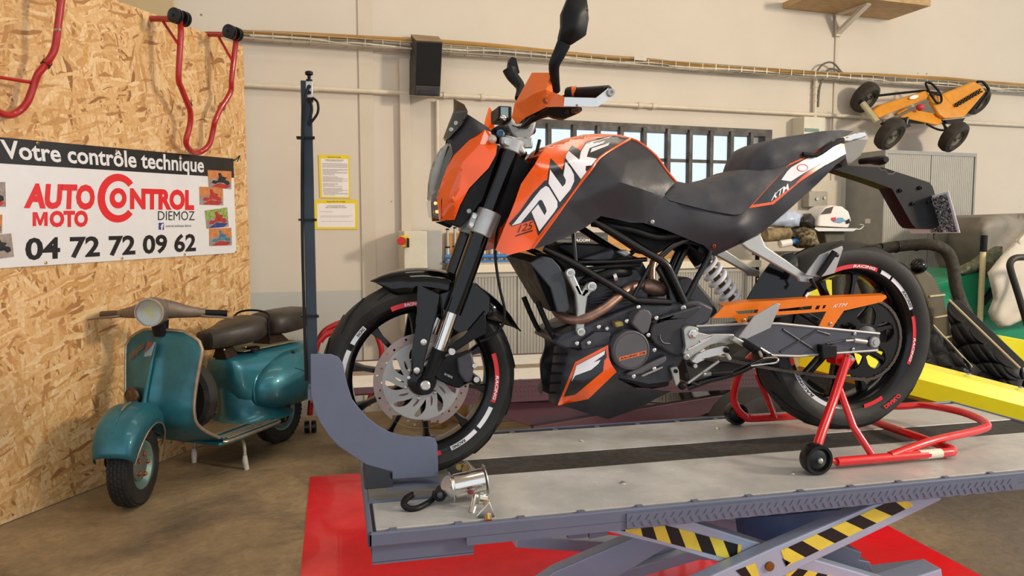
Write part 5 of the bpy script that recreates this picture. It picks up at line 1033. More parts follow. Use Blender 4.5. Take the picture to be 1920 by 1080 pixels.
# ================================================================== red stands hung on the chipboard
def hung(pts, offs, r, name_label, brackets, extra):
    z0_ = min(ato(p[0], p[1], .1).z for p in pts); p0 = ato(pts[len(pts)//2][0], pts[len(pts)//2][1], .1)
    t = thing('hanging_stand', p0, name_label, 'stand')
    P = [ato(x, y, o) for (x, y), o in zip(pts, offs)]
    MB().tube(P, r, 14, smooth=5).build('frame_tube', m_redd, t)
    for x, y, o, dx_, dy_2 in extra:
        a, b = ato(x-dx_, y-dy_2, o), ato(x+dx_, y+dy_2, o); MB().tube([a, b], r*1.3, 12).build('rubber_sleeve', m_whl, t)
    for (wx, wy), (jx, jy), (hx_, hy_), o in brackets:
        top_ = ato(jx, jy, o); hook = ato(hx_, hy_, .0)
        MB().tube([hook-ON*.03, hook, top_], r*1.05, 12).build('hook_arm', m_redd, t)
        MB().tube([hook.lerp(top_, .35), ato(jx-2, jy+48, o-.02)], r*.5, 10).build('brace', m_redd, t)
        ax = OD
        for k in (-1, 1):
            c = top_+V((0, 0, .01))+ax*(.032*k)
            MB().lathe(c, ax, [(.008, -.02), (.03, -.018), (.042, -.016), (.042, -.004), (.030, -.002), (.030, .002), (.042, .004), (.042, .016), (.03, .018), (.008, .02)], 24, closed=False).build('roller', m_whl, t)
        MB().tube([top_+V((0, 0, .01))-ax*.055, top_+V((0, 0, .01))+ax*.055], .009, 10).build('roller_axle', m_bk, t)
    return t
rp = [(337, 38), (339, 60), (336, 115), (335, 150), (340, 165), (352, 195), (357, 212), (356, 235), (349, 262), (351, 274), (360, 284), (371, 286), (384, 280), (394, 267), (400, 242), (403, 228), (414, 203), (424, 188), (433, 170), (434, 150), (439, 105), (442, 78), (438, 66)]
ro = [.24-.19*min(1, i/11) for i in range(12)]; ro = ro+ro[:11][::-1]
hung(rp, ro, .0165, 'red U shaped stand hanging whole on the chipboard beside the banner corner', [((325, 30), (337, 36), (284, 35), .24), ((428, 57), (437, 65), (392, 64), .24)], [(353.5, 196, .076, 1.2, 3.4), (416, 200, .076, 1.8, -3.4)])
lp = [(118, -30), (115, 0), (108, 55), (103, 90), (92, 112), (85, 122), (72, 138), (64, 158), (52, 190), (36, 208), (16, 216), (-6, 208), (-24, 186), (-34, 155), (-50, 135), (-66, 118), (-80, 95), (-88, 55), (-95, 0), (-97, -30)]
lo = [.24-.17*min(1, i/9) for i in range(10)]; lo = lo+lo[::-1]
L_ = hung(lp, lo, .0165, 'red U shaped stand cut by the left edge, hanging above the banner', [((118, -60), (118, -34), (66, -40), .24), ((-97, -60), (-97, -34), (-150, -40), .24)], [(87, 119.5, .145, 2.8, -3.6)])
MB().tube([ato(62, 155, .10), ato(0, 145, .09), ato(-34, 141, .09)], .008, 10).build('cross_tube', m_redd, L_)
MB().lathe(ato(103, 56, .23), ON, [(.006, 0), (.006, .03), (.0005, .03)], 6).build('clamp_bolt', m_al, L_)
# ================================================================== scooter
S0v = atz(243, 944, 0); SA = -.05
_f = -OD; SFW = _f*math.cos(SA)+ON*math.sin(SA); SLF = ON*math.cos(SA)-_f*math.sin(SA)
def sc(s, l, z): return S0v+SFW*s+SLF*l+V((0, 0, z))
ST = .42; PIV = (-.08, 0)
def st(s, l, z):                                          # steered parts turn about the head
    ds, dl = s-PIV[0], l-PIV[1]; return sc(PIV[0]+ds*math.cos(ST)-dl*math.sin(ST), PIV[1]+ds*math.sin(ST)+dl*math.cos(ST), z)
sta = (st(0, 1, 0)-st(0, 0, 0)).normalized(); stf = (st(1, 0, 0)-st(0, 0, 0)).normalized()
m_teal = mat('teal_aged_paint', '2C7888', .33, .35, var=.10, scale=7, coat=.3, col2='2A6470', rvar=.2)
m_trim = mat('aged_aluminium_trim', 'BFB29E', .35, .8, var=.15, scale=30); m_prim = mat('bare_headset', '8C8074', .42, .55, var=.15, scale=14)
m_leath = mat('worn_black_leather', '2A2723', .38, var=.12, scale=10, bump=.08, bscale=90, col2='3A332B'); m_brown = mat('brown_grip', '6A5140', .6, var=.12)
SCO = thing('scooter', sc(-.6, 0, 0), 'vintage teal scooter with two black saddles parked along the chipboard', 'scooter')
def swheel(c, ax, R, w, steer):
    t = MB().lathe(c, ax, [(R*.56, -w*.36), (R*.62, -w*.46), (R*.8, -w*.5), (R*.93, -w*.44), (R*.985, -w*.3), (R, 0), (R*.985, w*.3), (R*.93, w*.44), (R*.8, w*.5), (R*.62, w*.46), (R*.56, w*.36)], 56, closed=True)
    o = t.build('wheel', m_tire, SCO, label='black treaded scooter tyre on a teal rim')
    x, y, d = frame(ax); kn_ = MB()
    for k in range(44):
        for j in (-2, -1, 0, 1, 2):
            a = 2*PI*(k+.5*(j % 2))/44; rd_ = x*math.cos(a)+y*math.sin(a); tg = d.cross(rd_); e = abs(j)/2.4
            kn_.obox(c+d*(j*w*.165)+rd_*(R*(1.0-.022*e*e*1.5)), tg, d, rd_, R*.10, w*.13, .008)
    kn_.build('tread_blocks', m_tire, o, ang=0, kind='stuff')
    MB().lathe(c, ax, [(R*.56, -w*.34), (R*.60, -w*.40), (R*.60, -w*.34), (R*.52, -w*.2), (R*.48, .0), (R*.52, w*.2), (R*.60, w*.34), (R*.60, w*.42), (R*.55, w*.40), (R*.46, w*.15), (R*.3, w*.12), (.01, w*.12), (.01, -w*.12), (R*.46, -w*.12)], 40, closed=True).build('rim', mat('rim_pale_teal', '86A6A0', .35, .5, var=.12), o)
    hb_ = MB().lathe(c, ax, [(R*.40, w*.12), (R*.40, w*.28), (R*.3, w*.36), (R*.16, w*.4), (.001, w*.4)], 24).build('hub', mat('grey_hub', '7C8078', .45, .5), o)
    for k in range(5):
        a = 2*PI*k/5; p = c+(x*math.cos(a)+y*math.sin(a))*R*.27; MB().lathe(p, ax, [(.012, w*.3), (.012, w*.46), (.007, w*.5), (.0005, w*.5)], 6).build('wheel_nut', mat('rusty_nut', 'A8683E', .6, .4, var=.2, scale=60), hb_)
    return o
swheel(st(0, 0, .20), sta, .20, .108, True)
swheel(sc(-1.17, 0, .20), SLF, .20, .095, False)
# front mudguard
def fmud(u, v):
    a = math.radians(13+155*u); s = 2*v-1; R = .262+.012*math.sin(PI*u)
    hw = .118*(.50+.50*math.sin(PI*min(1, .12+u*.88))**.6); drop = .15*abs(s)**3.0
    r = R-drop*.45; zz = .235+r*math.sin(a)-.035*abs(s)**3+.02*(1-u)**2; ss = r*math.cos(a)
    return st(ss+.005, hw*math.sin(s*PI/2), zz)
MD = MB().grid(fmud, 26, 18).build('front_mudguard', m_teal, SCO, ang=60, solid=.004)
MB().tube([V(fmud(i/12, .5))+V((0, 0, .003)) for i in range(2, 12)], .003, 8).build('mudguard_ridge', m_teal, MD)
MB().tube([V(fmud(i/20, .5))+V((0, 0, .006)) for i in range(7, 11)], [.003, .007, .007, .004], 8).build('mudguard_crest', m_trim, MD)
for s in (-1, 1): MB().tube([V(fmud(i/20, .5+.5*s)) for i in range(21)], .0045, 8).build('mudguard_edge', m_trim, MD)
MB().tube([st(.02, -.09, .35), st(.06, -.11, .24), st(0, -.11, .18), st(0, -.05, .2)], .006, 8, smooth=4).build('brake_cable', m_bk, SCO)
MB().tube([st(-.03, -.07, .2), st(-.06, -.065, .36), st(-.085, -.02, .5)], .02, 12).build('fork_arm', m_bk, SCO)
# leg shield
def shield(u, v, out=0.0):
    s = 2*u-1; z = .850-.635*v
    w = .262-.030*(.5-.5*math.cos(PI*min(1, v/.62)))
    if v > .70: w = .232+.035*((v-.70)/.30)
    corner = 1-min(1, v/.16); w -= .095*corner**2.6; z -= 0
    sm = -.245+.075*min(1, v/.62)+.015*math.sin(PI*v)
    if v > .72: sm -= .22*((v-.72)/.28)**1.6
    back = (.025+.045*v)*abs(s)**2.2; nose = (.008+.045*v*(1-.5*max(0, v-.6)/.4))*math.exp(-(s/.16)**2)
    return sc(sm-back+nose+out, w*s, z-.018*abs(s)**4*(1-v))
SH = MB().grid(shield, 36, 34).build('leg_shield', m_teal, SCO, ang=70, solid=.006)
edge = [shield(0, i/24, 0) for i in range(22, 2, -1)]+[shield(0, .06), shield(.02, .03), shield(.08, .0)]+[shield(.08+.84*i/14, 0) for i in range(1, 15)]+[shield(.98, .03), shield(1, .06)]+[shield(1, i/24) for i in range(3, 23)]
MB().tube(edge, .009, 8).build('shield_trim', m_trim, SH)
MB().tube([shield(.5, .1+.62*i/14, .012) for i in range(15)], [.006]*4+[.010]*7+[.018]*4, 8).build('steering_cover_ridge', m_teal, SH)
hc = shield(.25, .545, .02); MB().lathe(hc, SFW, [(.045, -.02), (.05, .008), (.044, .016), (.04, .012), (.018, .014), (.0005, .018)], 28).build('horn_grille', mat('rusty_chrome', '7A6A5A', .35, .7, col2='5A4634', var=.2, scale=40), SH)
MB().prism([shield(.47, .09, .045), shield(.47, .20, .055), shield(.55, .19, .055), shield(.55, .085, .045)], SFW*.004).build('emblem', mat('emblem_blue', '8FB0BC', .3, .3), SH, ang=0)
MB().prism([shield(.47, .085, .051), shield(.475, .17, .060), shield(.545, .085, .051)], SFW*.004).build('emblem_corner', mat('emblem_red', '8C4436', .4), SH, ang=0)
letter(MB(), 'Vespa', lambda u, v: shield(.10+.22*u, .29-.12*u-.085*v, .010), bold=.012, shear=.45).build('shield_lettering', mat('aged_script', '9A6A48', .4, .4), SH, ang=0)
# floor board
zf = .235
brd = [(-.36, -.25), (-.36, .25), (-.44, .27), (-.80, .27), (-.86, .24), (-.90, .15), (-.90, -.15), (-.86, -.24), (-.80, -.27), (-.44, -.27)]
FB = MB().prism([sc(s, l, zf) for s, l in brd], (0, 0, -.018)).build('floor_board', m_teal, SCO, ang=0, bevel=.006)
MB().prism([sc(s, l, zf+.006) for s, l in ((-.38, -.12), (-.38, .12), (-.78, .12), (-.80, .09), (-.80, -.09), (-.78, -.12))], (0, 0, -.006)).build('centre_mat', mat('dusty_rubber_mat', '8A7658', .8, var=.15), FB, ang=0)
for s in (1, -1):
    for l, a, b in ((.125, -.38, -.78), (.185, -.42, -.80), (.212, -.42, -.83), (.239, -.43, -.85)): MB().tube([sc(a, l*s, zf+.006), sc((a+b)/2, l*s, zf+.006), sc(b, l*s*.985, zf+.006)], .0062, 8).build('board_strip', m_trim, FB)
    MB().tube([sc(-.38, .258*s, zf+.004), sc(-.44, .272*s, zf), sc(-.80, .272*s, zf), sc(-.86, .243*s, zf+.002), sc(-.88, .20*s, zf+.006)], .008, 8, smooth=4).build('board_edge', m_trim, FB)
# rear body: sections along the length
def ell_sec(s, hw, z0, z1, pw=2.6, n=28):
    R = []
    for i in range(n):
        a = 2*PI*i/n; ca, sa = math.cos(a), math.sin(a); R.append(sc(s, hw*math.copysign(abs(ca)**(2/pw), ca), (z0+z1)/2+(z1-z0)/2*math.copysign(abs(sa)**(2/pw), sa)))
    return R
secs = [(-.66, .085, .54, .615), (-.675, .11, .47, .628), (-.72, .125, .38, .634), (-.79, .135, .31, .638), (-.85, .15, .27, .642), (-.95, .175, .25, .648), (-1.1, .19, .26, .655), (-1.25, .18, .30, .655), (-1.38, .14, .34, .635), (-1.45, .10, .40, .57), (-1.49, .06, .42, .50)]
RB = MB().ring([ell_sec(*q, pw=3.2) for q in secs]).build('rear_body', m_teal, SCO, ang=60)
def hsec(z, s0, hs, hl, n=28): return [sc(s0+hs*math.cos(2*PI*i/n), hl*math.sin(2*PI*i/n), z) for i in range(n)]
MB().ring([hsec(.236, -.93, .25, .235), hsec(.25, -.92, .22, .205), hsec(.28, -.91, .20, .175), hsec(.34, -.90, .20, .15), hsec(.44, -.89, .205, .135), hsec(.54, -.88, .205, .12)]).build('body_flare', m_teal, RB, ang=60)
for sd in (1, -1):
    def cowl(u, v, k=1.0):
        a = 2*PI*u; t = PI/2*v; r = math.cos(t)**.8; ca, sa = math.cos(a), math.sin(a)
        zz = .42+.20*r*sa if sa > 0 else .42+.150*r*math.copysign(abs(sa)**.6, sa)
        return sc(-1.13+.35*r*ca*(1 if ca > 0 else 1.10), sd*(.13+.155*k*math.sin(t)), zz)
    cw = MB().grid(cowl, 44, 14).build('side_cowl', m_teal, SCO, ang=70)
    MB().tube([cowl(i/44, 0.02) for i in range(44)], .006, 8, closed=True).build('cowl_edge', m_teal, cw)
    P = [cowl(.62, .50), cowl(.585, .62), cowl(.555, .72), cowl(.62, .83), cowl(.75, .80), cowl(.80, .55), cowl(.79, .2)]
    MB().tube([sc(-1.43, sd*.24, .43), sc(-1.33, sd*.277, .44), sc(-1.22, sd*.294, .425), sc(-1.17, sd*.297, .39), sc(-1.15, sd*.29, .34), sc(-1.145, sd*.272, .285)], .0065, 8, smooth=5).build('cowl_trim', m_trim, cw)
    MB().tube([cowl(.16, .62), cowl(.19, .78), cowl(.24, .92), cowl(.60, .93), cowl(.46, .80), cowl(.42, .6)], .0025, 6, smooth=5).build('hatch_seam', m_bk, cw)
    MB().sph(cowl(.23, .25), .012, 10).build('cowl_knob', m_bk, cw)
letter(MB(), '125', lambda u, v: sc(-.712, .07-.05*u+.02, .46+.02*v), bold=.01).build('body_lettering', m_trim, RB, ang=0)
# saddles
def saddle(name, secs, mt):
    R = []
    for s, hw, z0_, z1_ in secs:
        r = []
        for i in range(24):
            a = 2*PI*i/24; ca, sa = math.cos(a), math.sin(a); r.append(sc(s, hw*math.copysign(abs(ca)**.62, ca), (z0_+z1_)/2+(z1_-z0_)/2*math.copysign(abs(sa)**.55, sa)))
        R.append(r)
    return MB().ring(R).build(name, mt, SCO, ang=50)
sd1 = saddle('rider_saddle', [(-.535, .045, 0.71, 0.785), (-.545, .062, 0.695, 0.8), (-.62, .068, 0.69, 0.81), (-.70, .095, 0.692, 0.822), (-.78, .135, 0.696, 0.838), (-.86, .15, 0.705, 0.85), (-.93, .13, 0.715, 0.853), (-.965, .075, 0.73, 0.845)], m_leath)
sd2 = saddle('pillion_saddle', [(-1.035, .095, 0.725, 0.825), (-1.065, .125, 0.715, 0.85), (-1.155, .137, 0.71, 0.858), (-1.285, .14, 0.715, 0.86), (-1.395, .128, 0.725, 0.86), (-1.455, .095, 0.74, 0.85), (-1.475, .06, 0.75, 0.835)], m_leath)
MB().tube([sc(-.88, -.12, 0.79), sc(-.95, -.11, 0.86), sc(-.97, 0, 0.878), sc(-.95, .12, 0.86), sc(-.92, .14, 0.8), sc(-.93, .14, 0.7)], .0065, 8, smooth=5).build('grab_loop', m_bk, sd1)
for s, l in ((-.62, .068), (-.74, .117)): MB().sph(sc(s, l+.003, 0.69), .007, 8).build('saddle_rivet', m_trim, sd1)
m_rust = mat('rusty_bracket', '3A2618', .7, .3, var=.2, scale=40)
MB().hexa([sc(-.66, -.05, 0.63), sc(-.66, .05, 0.63), sc(-.76, .05, 0.63), sc(-.76, -.05, 0.63), sc(-.66, -.03, 0.68), sc(-.66, .03, 0.68), sc(-.74, .03, 0.69), sc(-.74, -.03, 0.69)]).build('saddle_bracket', m_rust, SCO)
MB().hexa([sc(-1.02, -.07, 0.65), sc(-1.02, .07, 0.65), sc(-1.22, .07, 0.65), sc(-1.22, -.07, 0.65), sc(-1.05, -.04, 0.72), sc(-1.05, .04, 0.72), sc(-1.16, .04, 0.72), sc(-1.16, -.04, 0.72)]).build('saddle_bracket', m_rust, SCO)
MB().tube([sc(-.85, .08, 0.65), sc(-.85, .08, 0.672), sc(-.85, .08, 0.676)], [.04, .04, .025], 20).build('fuel_cap', m_bk, SCO)
MB().prism([sc(s, l, 0.6615) for s, l in ((-.76, -.09), (-.76, .09), (-1.22, .12), (-1.22, -.12))], (0, 0, -.006)).build('dusty_or_lit_top', mat('dusty_paint', '8A8468', .7, var=.15), SCO, ang=0)
# headset
hz_ = .955
HPV = -.235
def hd_(s, l, z): ds = s-HPV; return sc(HPV+ds*math.cos(ST)-l*math.sin(ST), ds*math.sin(ST)+l*math.cos(ST), z)
HS = MB().ring([[hd_(-.215, 0, hz_)+sta*(r*math.cos(2*PI*i/24)*1.0)+V((0, 0, r*math.sin(2*PI*i/24)))+stf*dd for i in range(24)] for r, dd in ((.055, .045), (.066, .088), (.071, .10), (.074, .09), (.074, .05), (.066, .0), (.045, -.04), (.01, -.06))]).build('headset', m_prim, SCO, ang=50)
MB().lathe(hd_(-.215, 0, hz_)+stf*.098, stf, [(.066, 0), (.066, .004), (.055, .014), (.03, .021), (.0005, .023)], 30).build('headlamp_glass', m_clear, HS)
MB().lathe(hd_(-.215, 0, hz_)+stf*.096, stf, [(.066, .001), (.05, -.02), (.02, -.04), (.0005, -.042)], 30).build('headlamp_reflector', mat('yellow_reflector', 'C6C1B4', .12, .9, col2='D8C820', scale=16, var=.2, thr=(.5, .6)), HS)
MB().lathe(hd_(-.215, 0, hz_)+stf*.098, stf, [(.066, 0), (.073, 0), (.073, .008), (.066, .008)], 30, closed=True).build('headlamp_ring', m_trim, HS)
MB().tube([hd_(-.24, 0, .82), hd_(-.235, 0, .90)], [.035, .045], 18).build('steering_neck', m_bk, HS)
for s in (1, -1):
    MB().tube([hd_(-.22, .03*s, hz_+.005), hd_(-.232, .08*s, hz_), hd_(-.25, .14*s, hz_-.012), hd_(-.275, .22*s, hz_-.022)], [.055, .042, .027, .0205], 18, smooth=4).build('handlebar_arm', m_prim, HS)
    MB().tube([hd_(-.275, .22*s, hz_-.022), hd_(-.305, .325*s, hz_-.03)], .0185, 16).build('grip', m_brown if s < 0 else m_bk, HS)
    MB().tube([hd_(-.255, .205*s, hz_-.03), hd_(-.225, .23*s, hz_-.034), hd_(-.235, .31*s, hz_-.04), hd_(-.255, .37*s, hz_-.05)], [.012, .009, .0065, .006], 10, smooth=3, flat=.7).build('brake_lever', m_prim, HS)
# spare wheel, stand, exhaust
swp = sc(-.40, .0, .47); MB().lathe(swp, SFW, [(.11, -.035), (.13, -.044), (.165, -.046), (.19, -.03), (.195, 0), (.19, .03), (.165, .046), (.13, .044), (.11, .035)], 44, closed=True).build('spare_tyre', m_tire, SCO)
MB().lathe(swp, SFW, [(.0005, -.02), (.11, -.03), (.115, 0), (.11, .03), (.0005, .02)], 30).build('spare_rim', m_rust, SCO)
for s in (1, -1):
    MB().tube([sc(-.66, .10*s, .22), sc(-.64, .17*s, .15), sc(-.63, .185*s, .06)], .011, 10, smooth=3).build('centre_stand_leg', m_trim, SCO)
    MB().tube([sc(-.63, .185*s, .085), sc(-.63, .185*s, .055), sc(-.635, .192*s, .0)], [.012, .016, .014], 12).build('stand_foot', mat('pale_foot', 'C8C4BA', .7, var=.1), SCO)
MB().tube([sc(-.9, -.05, .2), sc(-1.17, -.06, .2)], .05, 14).build('engine_case', m_bk, SCO)
MB().tube([sc(-1.17, -.12, .2), sc(-1.17, .04, .2)], .075, 18).build('rear_drum', m_bk, SCO)
# ================================================================== along the back wall
m_cab = mat('cabinet_grey_beige', 'B7B0A2', .45, .1, var=.04); m_cab2 = mat('cabinet_grey', '9C9A93', .45, .15, var=.05); m_slat = mat('tambour_grey', 'ABA79C', .5, var=.04)
m_wirew = mat('galvanised_wire', 'C9C2B0', .45, .6, var=.08); m_ochre = mat('ochre_conduit', 'B08440', .5, var=.12, scale=4); m_cbl = mat('grey_cable', 'D8CFBC', .55, var=.08); m_cbd = mat('dark_cable', '6E665A', .55, var=.1)
u0, u1 = wu(atw(440, 60)), 8.9
def tz(u): return 2.742+.004*u
TR = thing('cable_tray', wp(0, .06, tz(0)-.07), 'wire cable tray with ochre conduit running along the whole back wall', 'cable tray')
for off, dz in ((.02, 0), (.02, -.07), (.12, -.07), (.12, -.02), (.07, -.07)): MB().tube([wp(u0, off, tz(u0)+dz), wp(u1, off, tz(u1)+dz)], .0035, 6).build('tray_wire', m_wirew, TR)
rb = MB(); k = u0
while k < u1: rb.tube([wp(k, .02, tz(k)), wp(k, .02, tz(k)-.07), wp(k, .12, tz(k)-.07), wp(k, .12, tz(k)-.018)], .003, 5); k += .125
rb.build('tray_ribs', m_wirew, TR, kind='stuff')
rng = random.Random(3)
for i, (mt, r) in enumerate(((m_ochre, .017), (m_cbl, .007), (m_cbl, .006), (m_cbd, .007), (m_cbl, .008), (m_cbd, .006))):
    pts = []; k = u0
    while k < u1+.2: pts.append(wp(k, .05+.05*rng.random(), tz(k)-(.012 if i == 0 else .035+.028*rng.random()) + (.02*math.sin(k*1.3) if i == 0 else 0))); k += .45
    MB().tube(pts, r, 8, smooth=4).build('conduit' if i == 0 else 'cable', mt, TR, label='ochre plastic conduit' if i == 0 else None)
uc_ = wu(atw(1545, 150)); MB().tube([wp(uc_-.14, .05, tz(uc_)-.03), wp(uc_-.08, .07, tz(uc_)+.055), wp(uc_+.02, .08, tz(uc_)+.075), wp(uc_+.14, .06, tz(uc_)-.0)], .008, 8, smooth=5).build('cable', m_cbd, TR)
MB().tube([wp(uc_-.10, .05, 2.45), wp(uc_-.09, .06, tz(uc_)-.12), wp(uc_-.01, .08, tz(uc_)+.02), wp(uc_+.2, .06, tz(uc_)-.02)], .010, 8, smooth=5).build('cable', m_cbd, TR)
ul = wu(atw(1188, 119)); MB().prism([wp(ul-.06, .128, tz(ul)-.035), wp(ul+.05, .128, tz(ul)-.035), wp(ul+.05, .128, tz(ul)+.005), wp(ul-.06, .128, tz(ul)+.005)], WN*.004).build('paper_tag', m_cbl, TR, ang=0)
pz_ = lambda u: 2.372+.003*u
m_pipe = mat('painted_pipe', 'D9CDB6', .5, var=.05)
up = wu(atw(451, 160)); PP = MB().tube([wp(up, .035, pz_(up)), wp(9.0, .035, pz_(9))], .017, 12).build('wall_pipe', m_pipe); tag(PP, 'painted pipe running level along the back wall below the cable tray', 'pipe')
for x, y in ((590, 171), (833, 186), (903, 189), (1196, 207), (1222, 207), (1610, 225)):
    u = wu(atw(x, y)); MB().tube([wp(u-.018, .035, pz_(u)), wp(u+.018, .035, pz_(u))], .024, 12).build('pipe_clip', m_pipe, PP); MB().tube([wp(u, .0, pz_(u)+.01), wp(u, .03, pz_(u)+.03)], .006, 8).build('clip_stud', m_pipe, PP)
a_ = atw(818, 190); b_ = atw(821, 440); o = MB().tube([wp(wu(a_), .03, a_.z), wp(wu(a_), .03, 1.55)], .014, 10).build('drop_pipe', m_pipe); tag(o, 'painted pipe dropping down the wall below the loudspeaker', 'pipe')
a_ = atw(1525, 155); o = MB().tube([wp(wu(a_), .03, tz(3)-.05), wp(wu(a_), .03, atw(1525, 222).z)], .02, 10).build('drop_pipe', m_pipe); tag(o, 'white conduit dropping from the cable tray to the small fuse box', 'pipe')
for z in np.linspace(2.5, 2.62, 3): MB().tube([wp(wu(a_), .03, z), wp(wu(a_), .03, z+.012)], .025, 10).build('pipe_clip', m_cbl, o)
# loudspeaker
SPK = thing('loudspeaker', atw(803, 182, .1), 'black loudspeaker hung on the back wall above the bike screen', 'speaker')
fo = .24
fq_ = [atw(778, 179, fo), atw(825, 181, fo), atw(830, 79, fo), atw(780, 76, fo)]
bq_ = [atw(767, 178, .06), atw(819, 180, .06), atw(822, 69, .05), atw(770, 65, .05)]
m_spk = mat('speaker_black', '24211F', .55, var=.06); m_spt = mat('speaker_side', '3D362E', .5, var=.06)
MB().hexa(fq_[:2]+[bq_[1], bq_[0]]+[fq_[3], fq_[2], bq_[2], bq_[3]]).build('cabinet', m_spt, SPK, ang=0, bevel=.006)
f = quadmap(*fq_); n_ = -WN*.012
MB().prism([f(.04, .19)+n_, f(.97, .19)+n_, f(.97, .975)+n_, f(.04, .975)+n_], WN*.012).build('grille', mat('speaker_cloth', '121110', .9, var=.1, scale=300, bump=.3, bscale=600), SPK, ang=0, bevel=.003)
MB().prism([f(.02, .01)+n_*.6, f(.97, .01)+n_*.6, f(.97, .16)+n_*.6, f(.02, .16)+n_*.6], WN*.01).build('lower_baffle', m_spk, SPK, ang=0, bevel=.003)
MB().prism([f(.08, .03)+n_*1.1, f(.9, .03)+n_*1.1, f(.8, .10)+n_*1.1, f(.18, .10)+n_*1.1], WN*.006).build('port_lip', mat('speaker_gloss', '1C1A19', .2, var=.05), SPK, ang=0, bevel=.002)
MB().prism([bq_[2]+V((0, 0, .001)), bq_[3]+V((0, 0, .001)), fq_[3]+V((0, 0, .001)), fq_[2]+V((0, 0, .001))], (0, 0, .002)).build('dusty_or_lit_top', mat('speaker_lit_tan', '9A8058', .6, var=.1), SPK, ang=0)  # lamplight on the sloping top, painted as a tan skin
MB().tube([atw(800, 150, .004), atw(800, 150, .06)], .02, 10).build('wall_bracket', m_spk, SPK)
# yellow safety notices
m_ny = mat('notice_yellow', 'E6CB1E', .5, var=.03); m_nw = mat('notice_paper', 'EDE5DE', .6, var=.02); m_ink = mat('notice_ink', '4A4448', .7, var=.05)
def notice(corners, inner, head, lines, label):
    q = [atw(x, y, .006) for x, y in corners]; o = MB().prism(q, WN*.003).build('safety_notice', m_ny, ang=0); tag(o, label, 'notice'); f = quadmap(*q); k = lambda u, v, n=1: f(u, v)-WN*.0004*n
    (a, b, c, d) = inner; MB().prism([k(a, b), k(c, b), k(c, d), k(a, d)], WN*.0003).build('paper', m_nw, o, ang=0)
    for s, (x0, x1, y0, y1), mt, bo in head: letter(MB(), s, lambda u, v: k(x0+(x1-x0)*u, y0+(y1-y0)*v, 2), bold=bo).build('notice_lettering', mt, o, ang=0)
    mb = MB()
    for x0, x1, y in lines:
        x = x0
        while x < x1:
            w = rng.uniform(.02, .06); mb.prism([k(x, y-.004, 2), k(min(x+w, x1), y-.004, 2), k(min(x+w, x1), y+.004, 2), k(x, y+.004, 2)], WN*.0002); x += w+.012
    mb.build('small_print', m_ink, o, ang=0, kind='stuff')
ls = [(.10+.02*(i % 2), rng.choice((.93, .93, .75, .6, .5)), .80-.022*i) for i in range(34) if i not in (5, 13, 20, 25)]
notice([(600, 371), (657, 372), (655, 291), (597, 290)], (.07, .03, .95, .91), [('Appareils de Levage', (.28, .72, .93, .965), m_ink, .01), ('CONSIGNES GENERALES DE SECURITE', (.2, .8, .865, .892), m_ink, .02), ('pour l utilisation d un appareil de levage', (.26, .74, .835, .855), m_ink, .0)], ls, 'tall yellow edged safety notice, the upper of two on the wall')
notice([(590.5, 430), (671, 430), (670, 374), (589, 374)], (.06, .07, .94, .87), [('Appareils de Levage', (.28, .72, .90, .955), m_ink, .012), ('EN CAS D INTERVENTION', (.30, .70, .765, .80), m_ink, .015), ('SUR UN APPAREIL DE LEVAGE', (.26, .74, .715, .75), m_ink, .015)], [(.12, .42, .59), (.15, .88, .45), (.12, .8, .41), (.14, .9, .27)], 'wide yellow edged safety notice, the lower of two on the wall')
# electrical cabinets
EB = thing('electrical_cabinet', wp(wu(atw(795, 560)), .1, 0), 'cream and grey electrical cabinet with a red and yellow switch left of the fork', 'cabinet')
def wbox(x0, x1, yt, off0, off1, zb_, mt, name, par, yref=None, **k):
    a = wu(atw(x0, yt, off1)); b = wu(atw(x1, yt, off1)); z = atw((x0+x1)/2, yt, off1).z
    return MB().hexa([wp(a, off1, zb_), wp(b, off1, zb_), wp(b, off0, zb_), wp(a, off0, zb_), wp(a, off1, z), wp(b, off1, z), wp(b, off0, z), wp(a, off0, z)]).build(name, mt, par, ang=0, **k)
m_ecr = mat('enclosure_cream', 'D6CFBA', .45, var=.04)
wbox(800, 829, 432, .01, .22, .0, mat('enclosure_grey', 'A9A8A2', .45, var=.05), 'grey_enclosure', EB, bevel=.006)
wbox(757, 801, 433, .05, .30, .62, m_ecr, 'cream_enclosure', EB, bevel=.008)
wbox(758, 801, 433, .05, .25, .0, m_ecr, 'cable_duct', EB, bevel=.006)
q = [atw(x, y, .32) for x, y in ((752, 462), (766, 464), (766, 441), (752, 442))]; swo = MB().prism(q, WN*.03).build('switch_plate', m_ny, EB, ang=0, bevel=.003)
c = atw(752, 452, .335); MB().tube([c, c-WN*.03], .03, 16).build('switch_knob', mat('switch_red', 'C4261E', .35), swo)
MB().prism([atw(x, y, .325) for x, y in ((763, 464), (767, 464), (767, 447), (763, 446))], -WN*.01).build('switch_latch', m_bk, swo, ang=0)
MB().prism([atw(x, y, .252) for x, y in ((758, 500), (765, 500), (765, 482), (758, 482))], -WN*.002).build('blue_label', mat('label_blue', 'B9CBD9', .5), EB, ang=0)
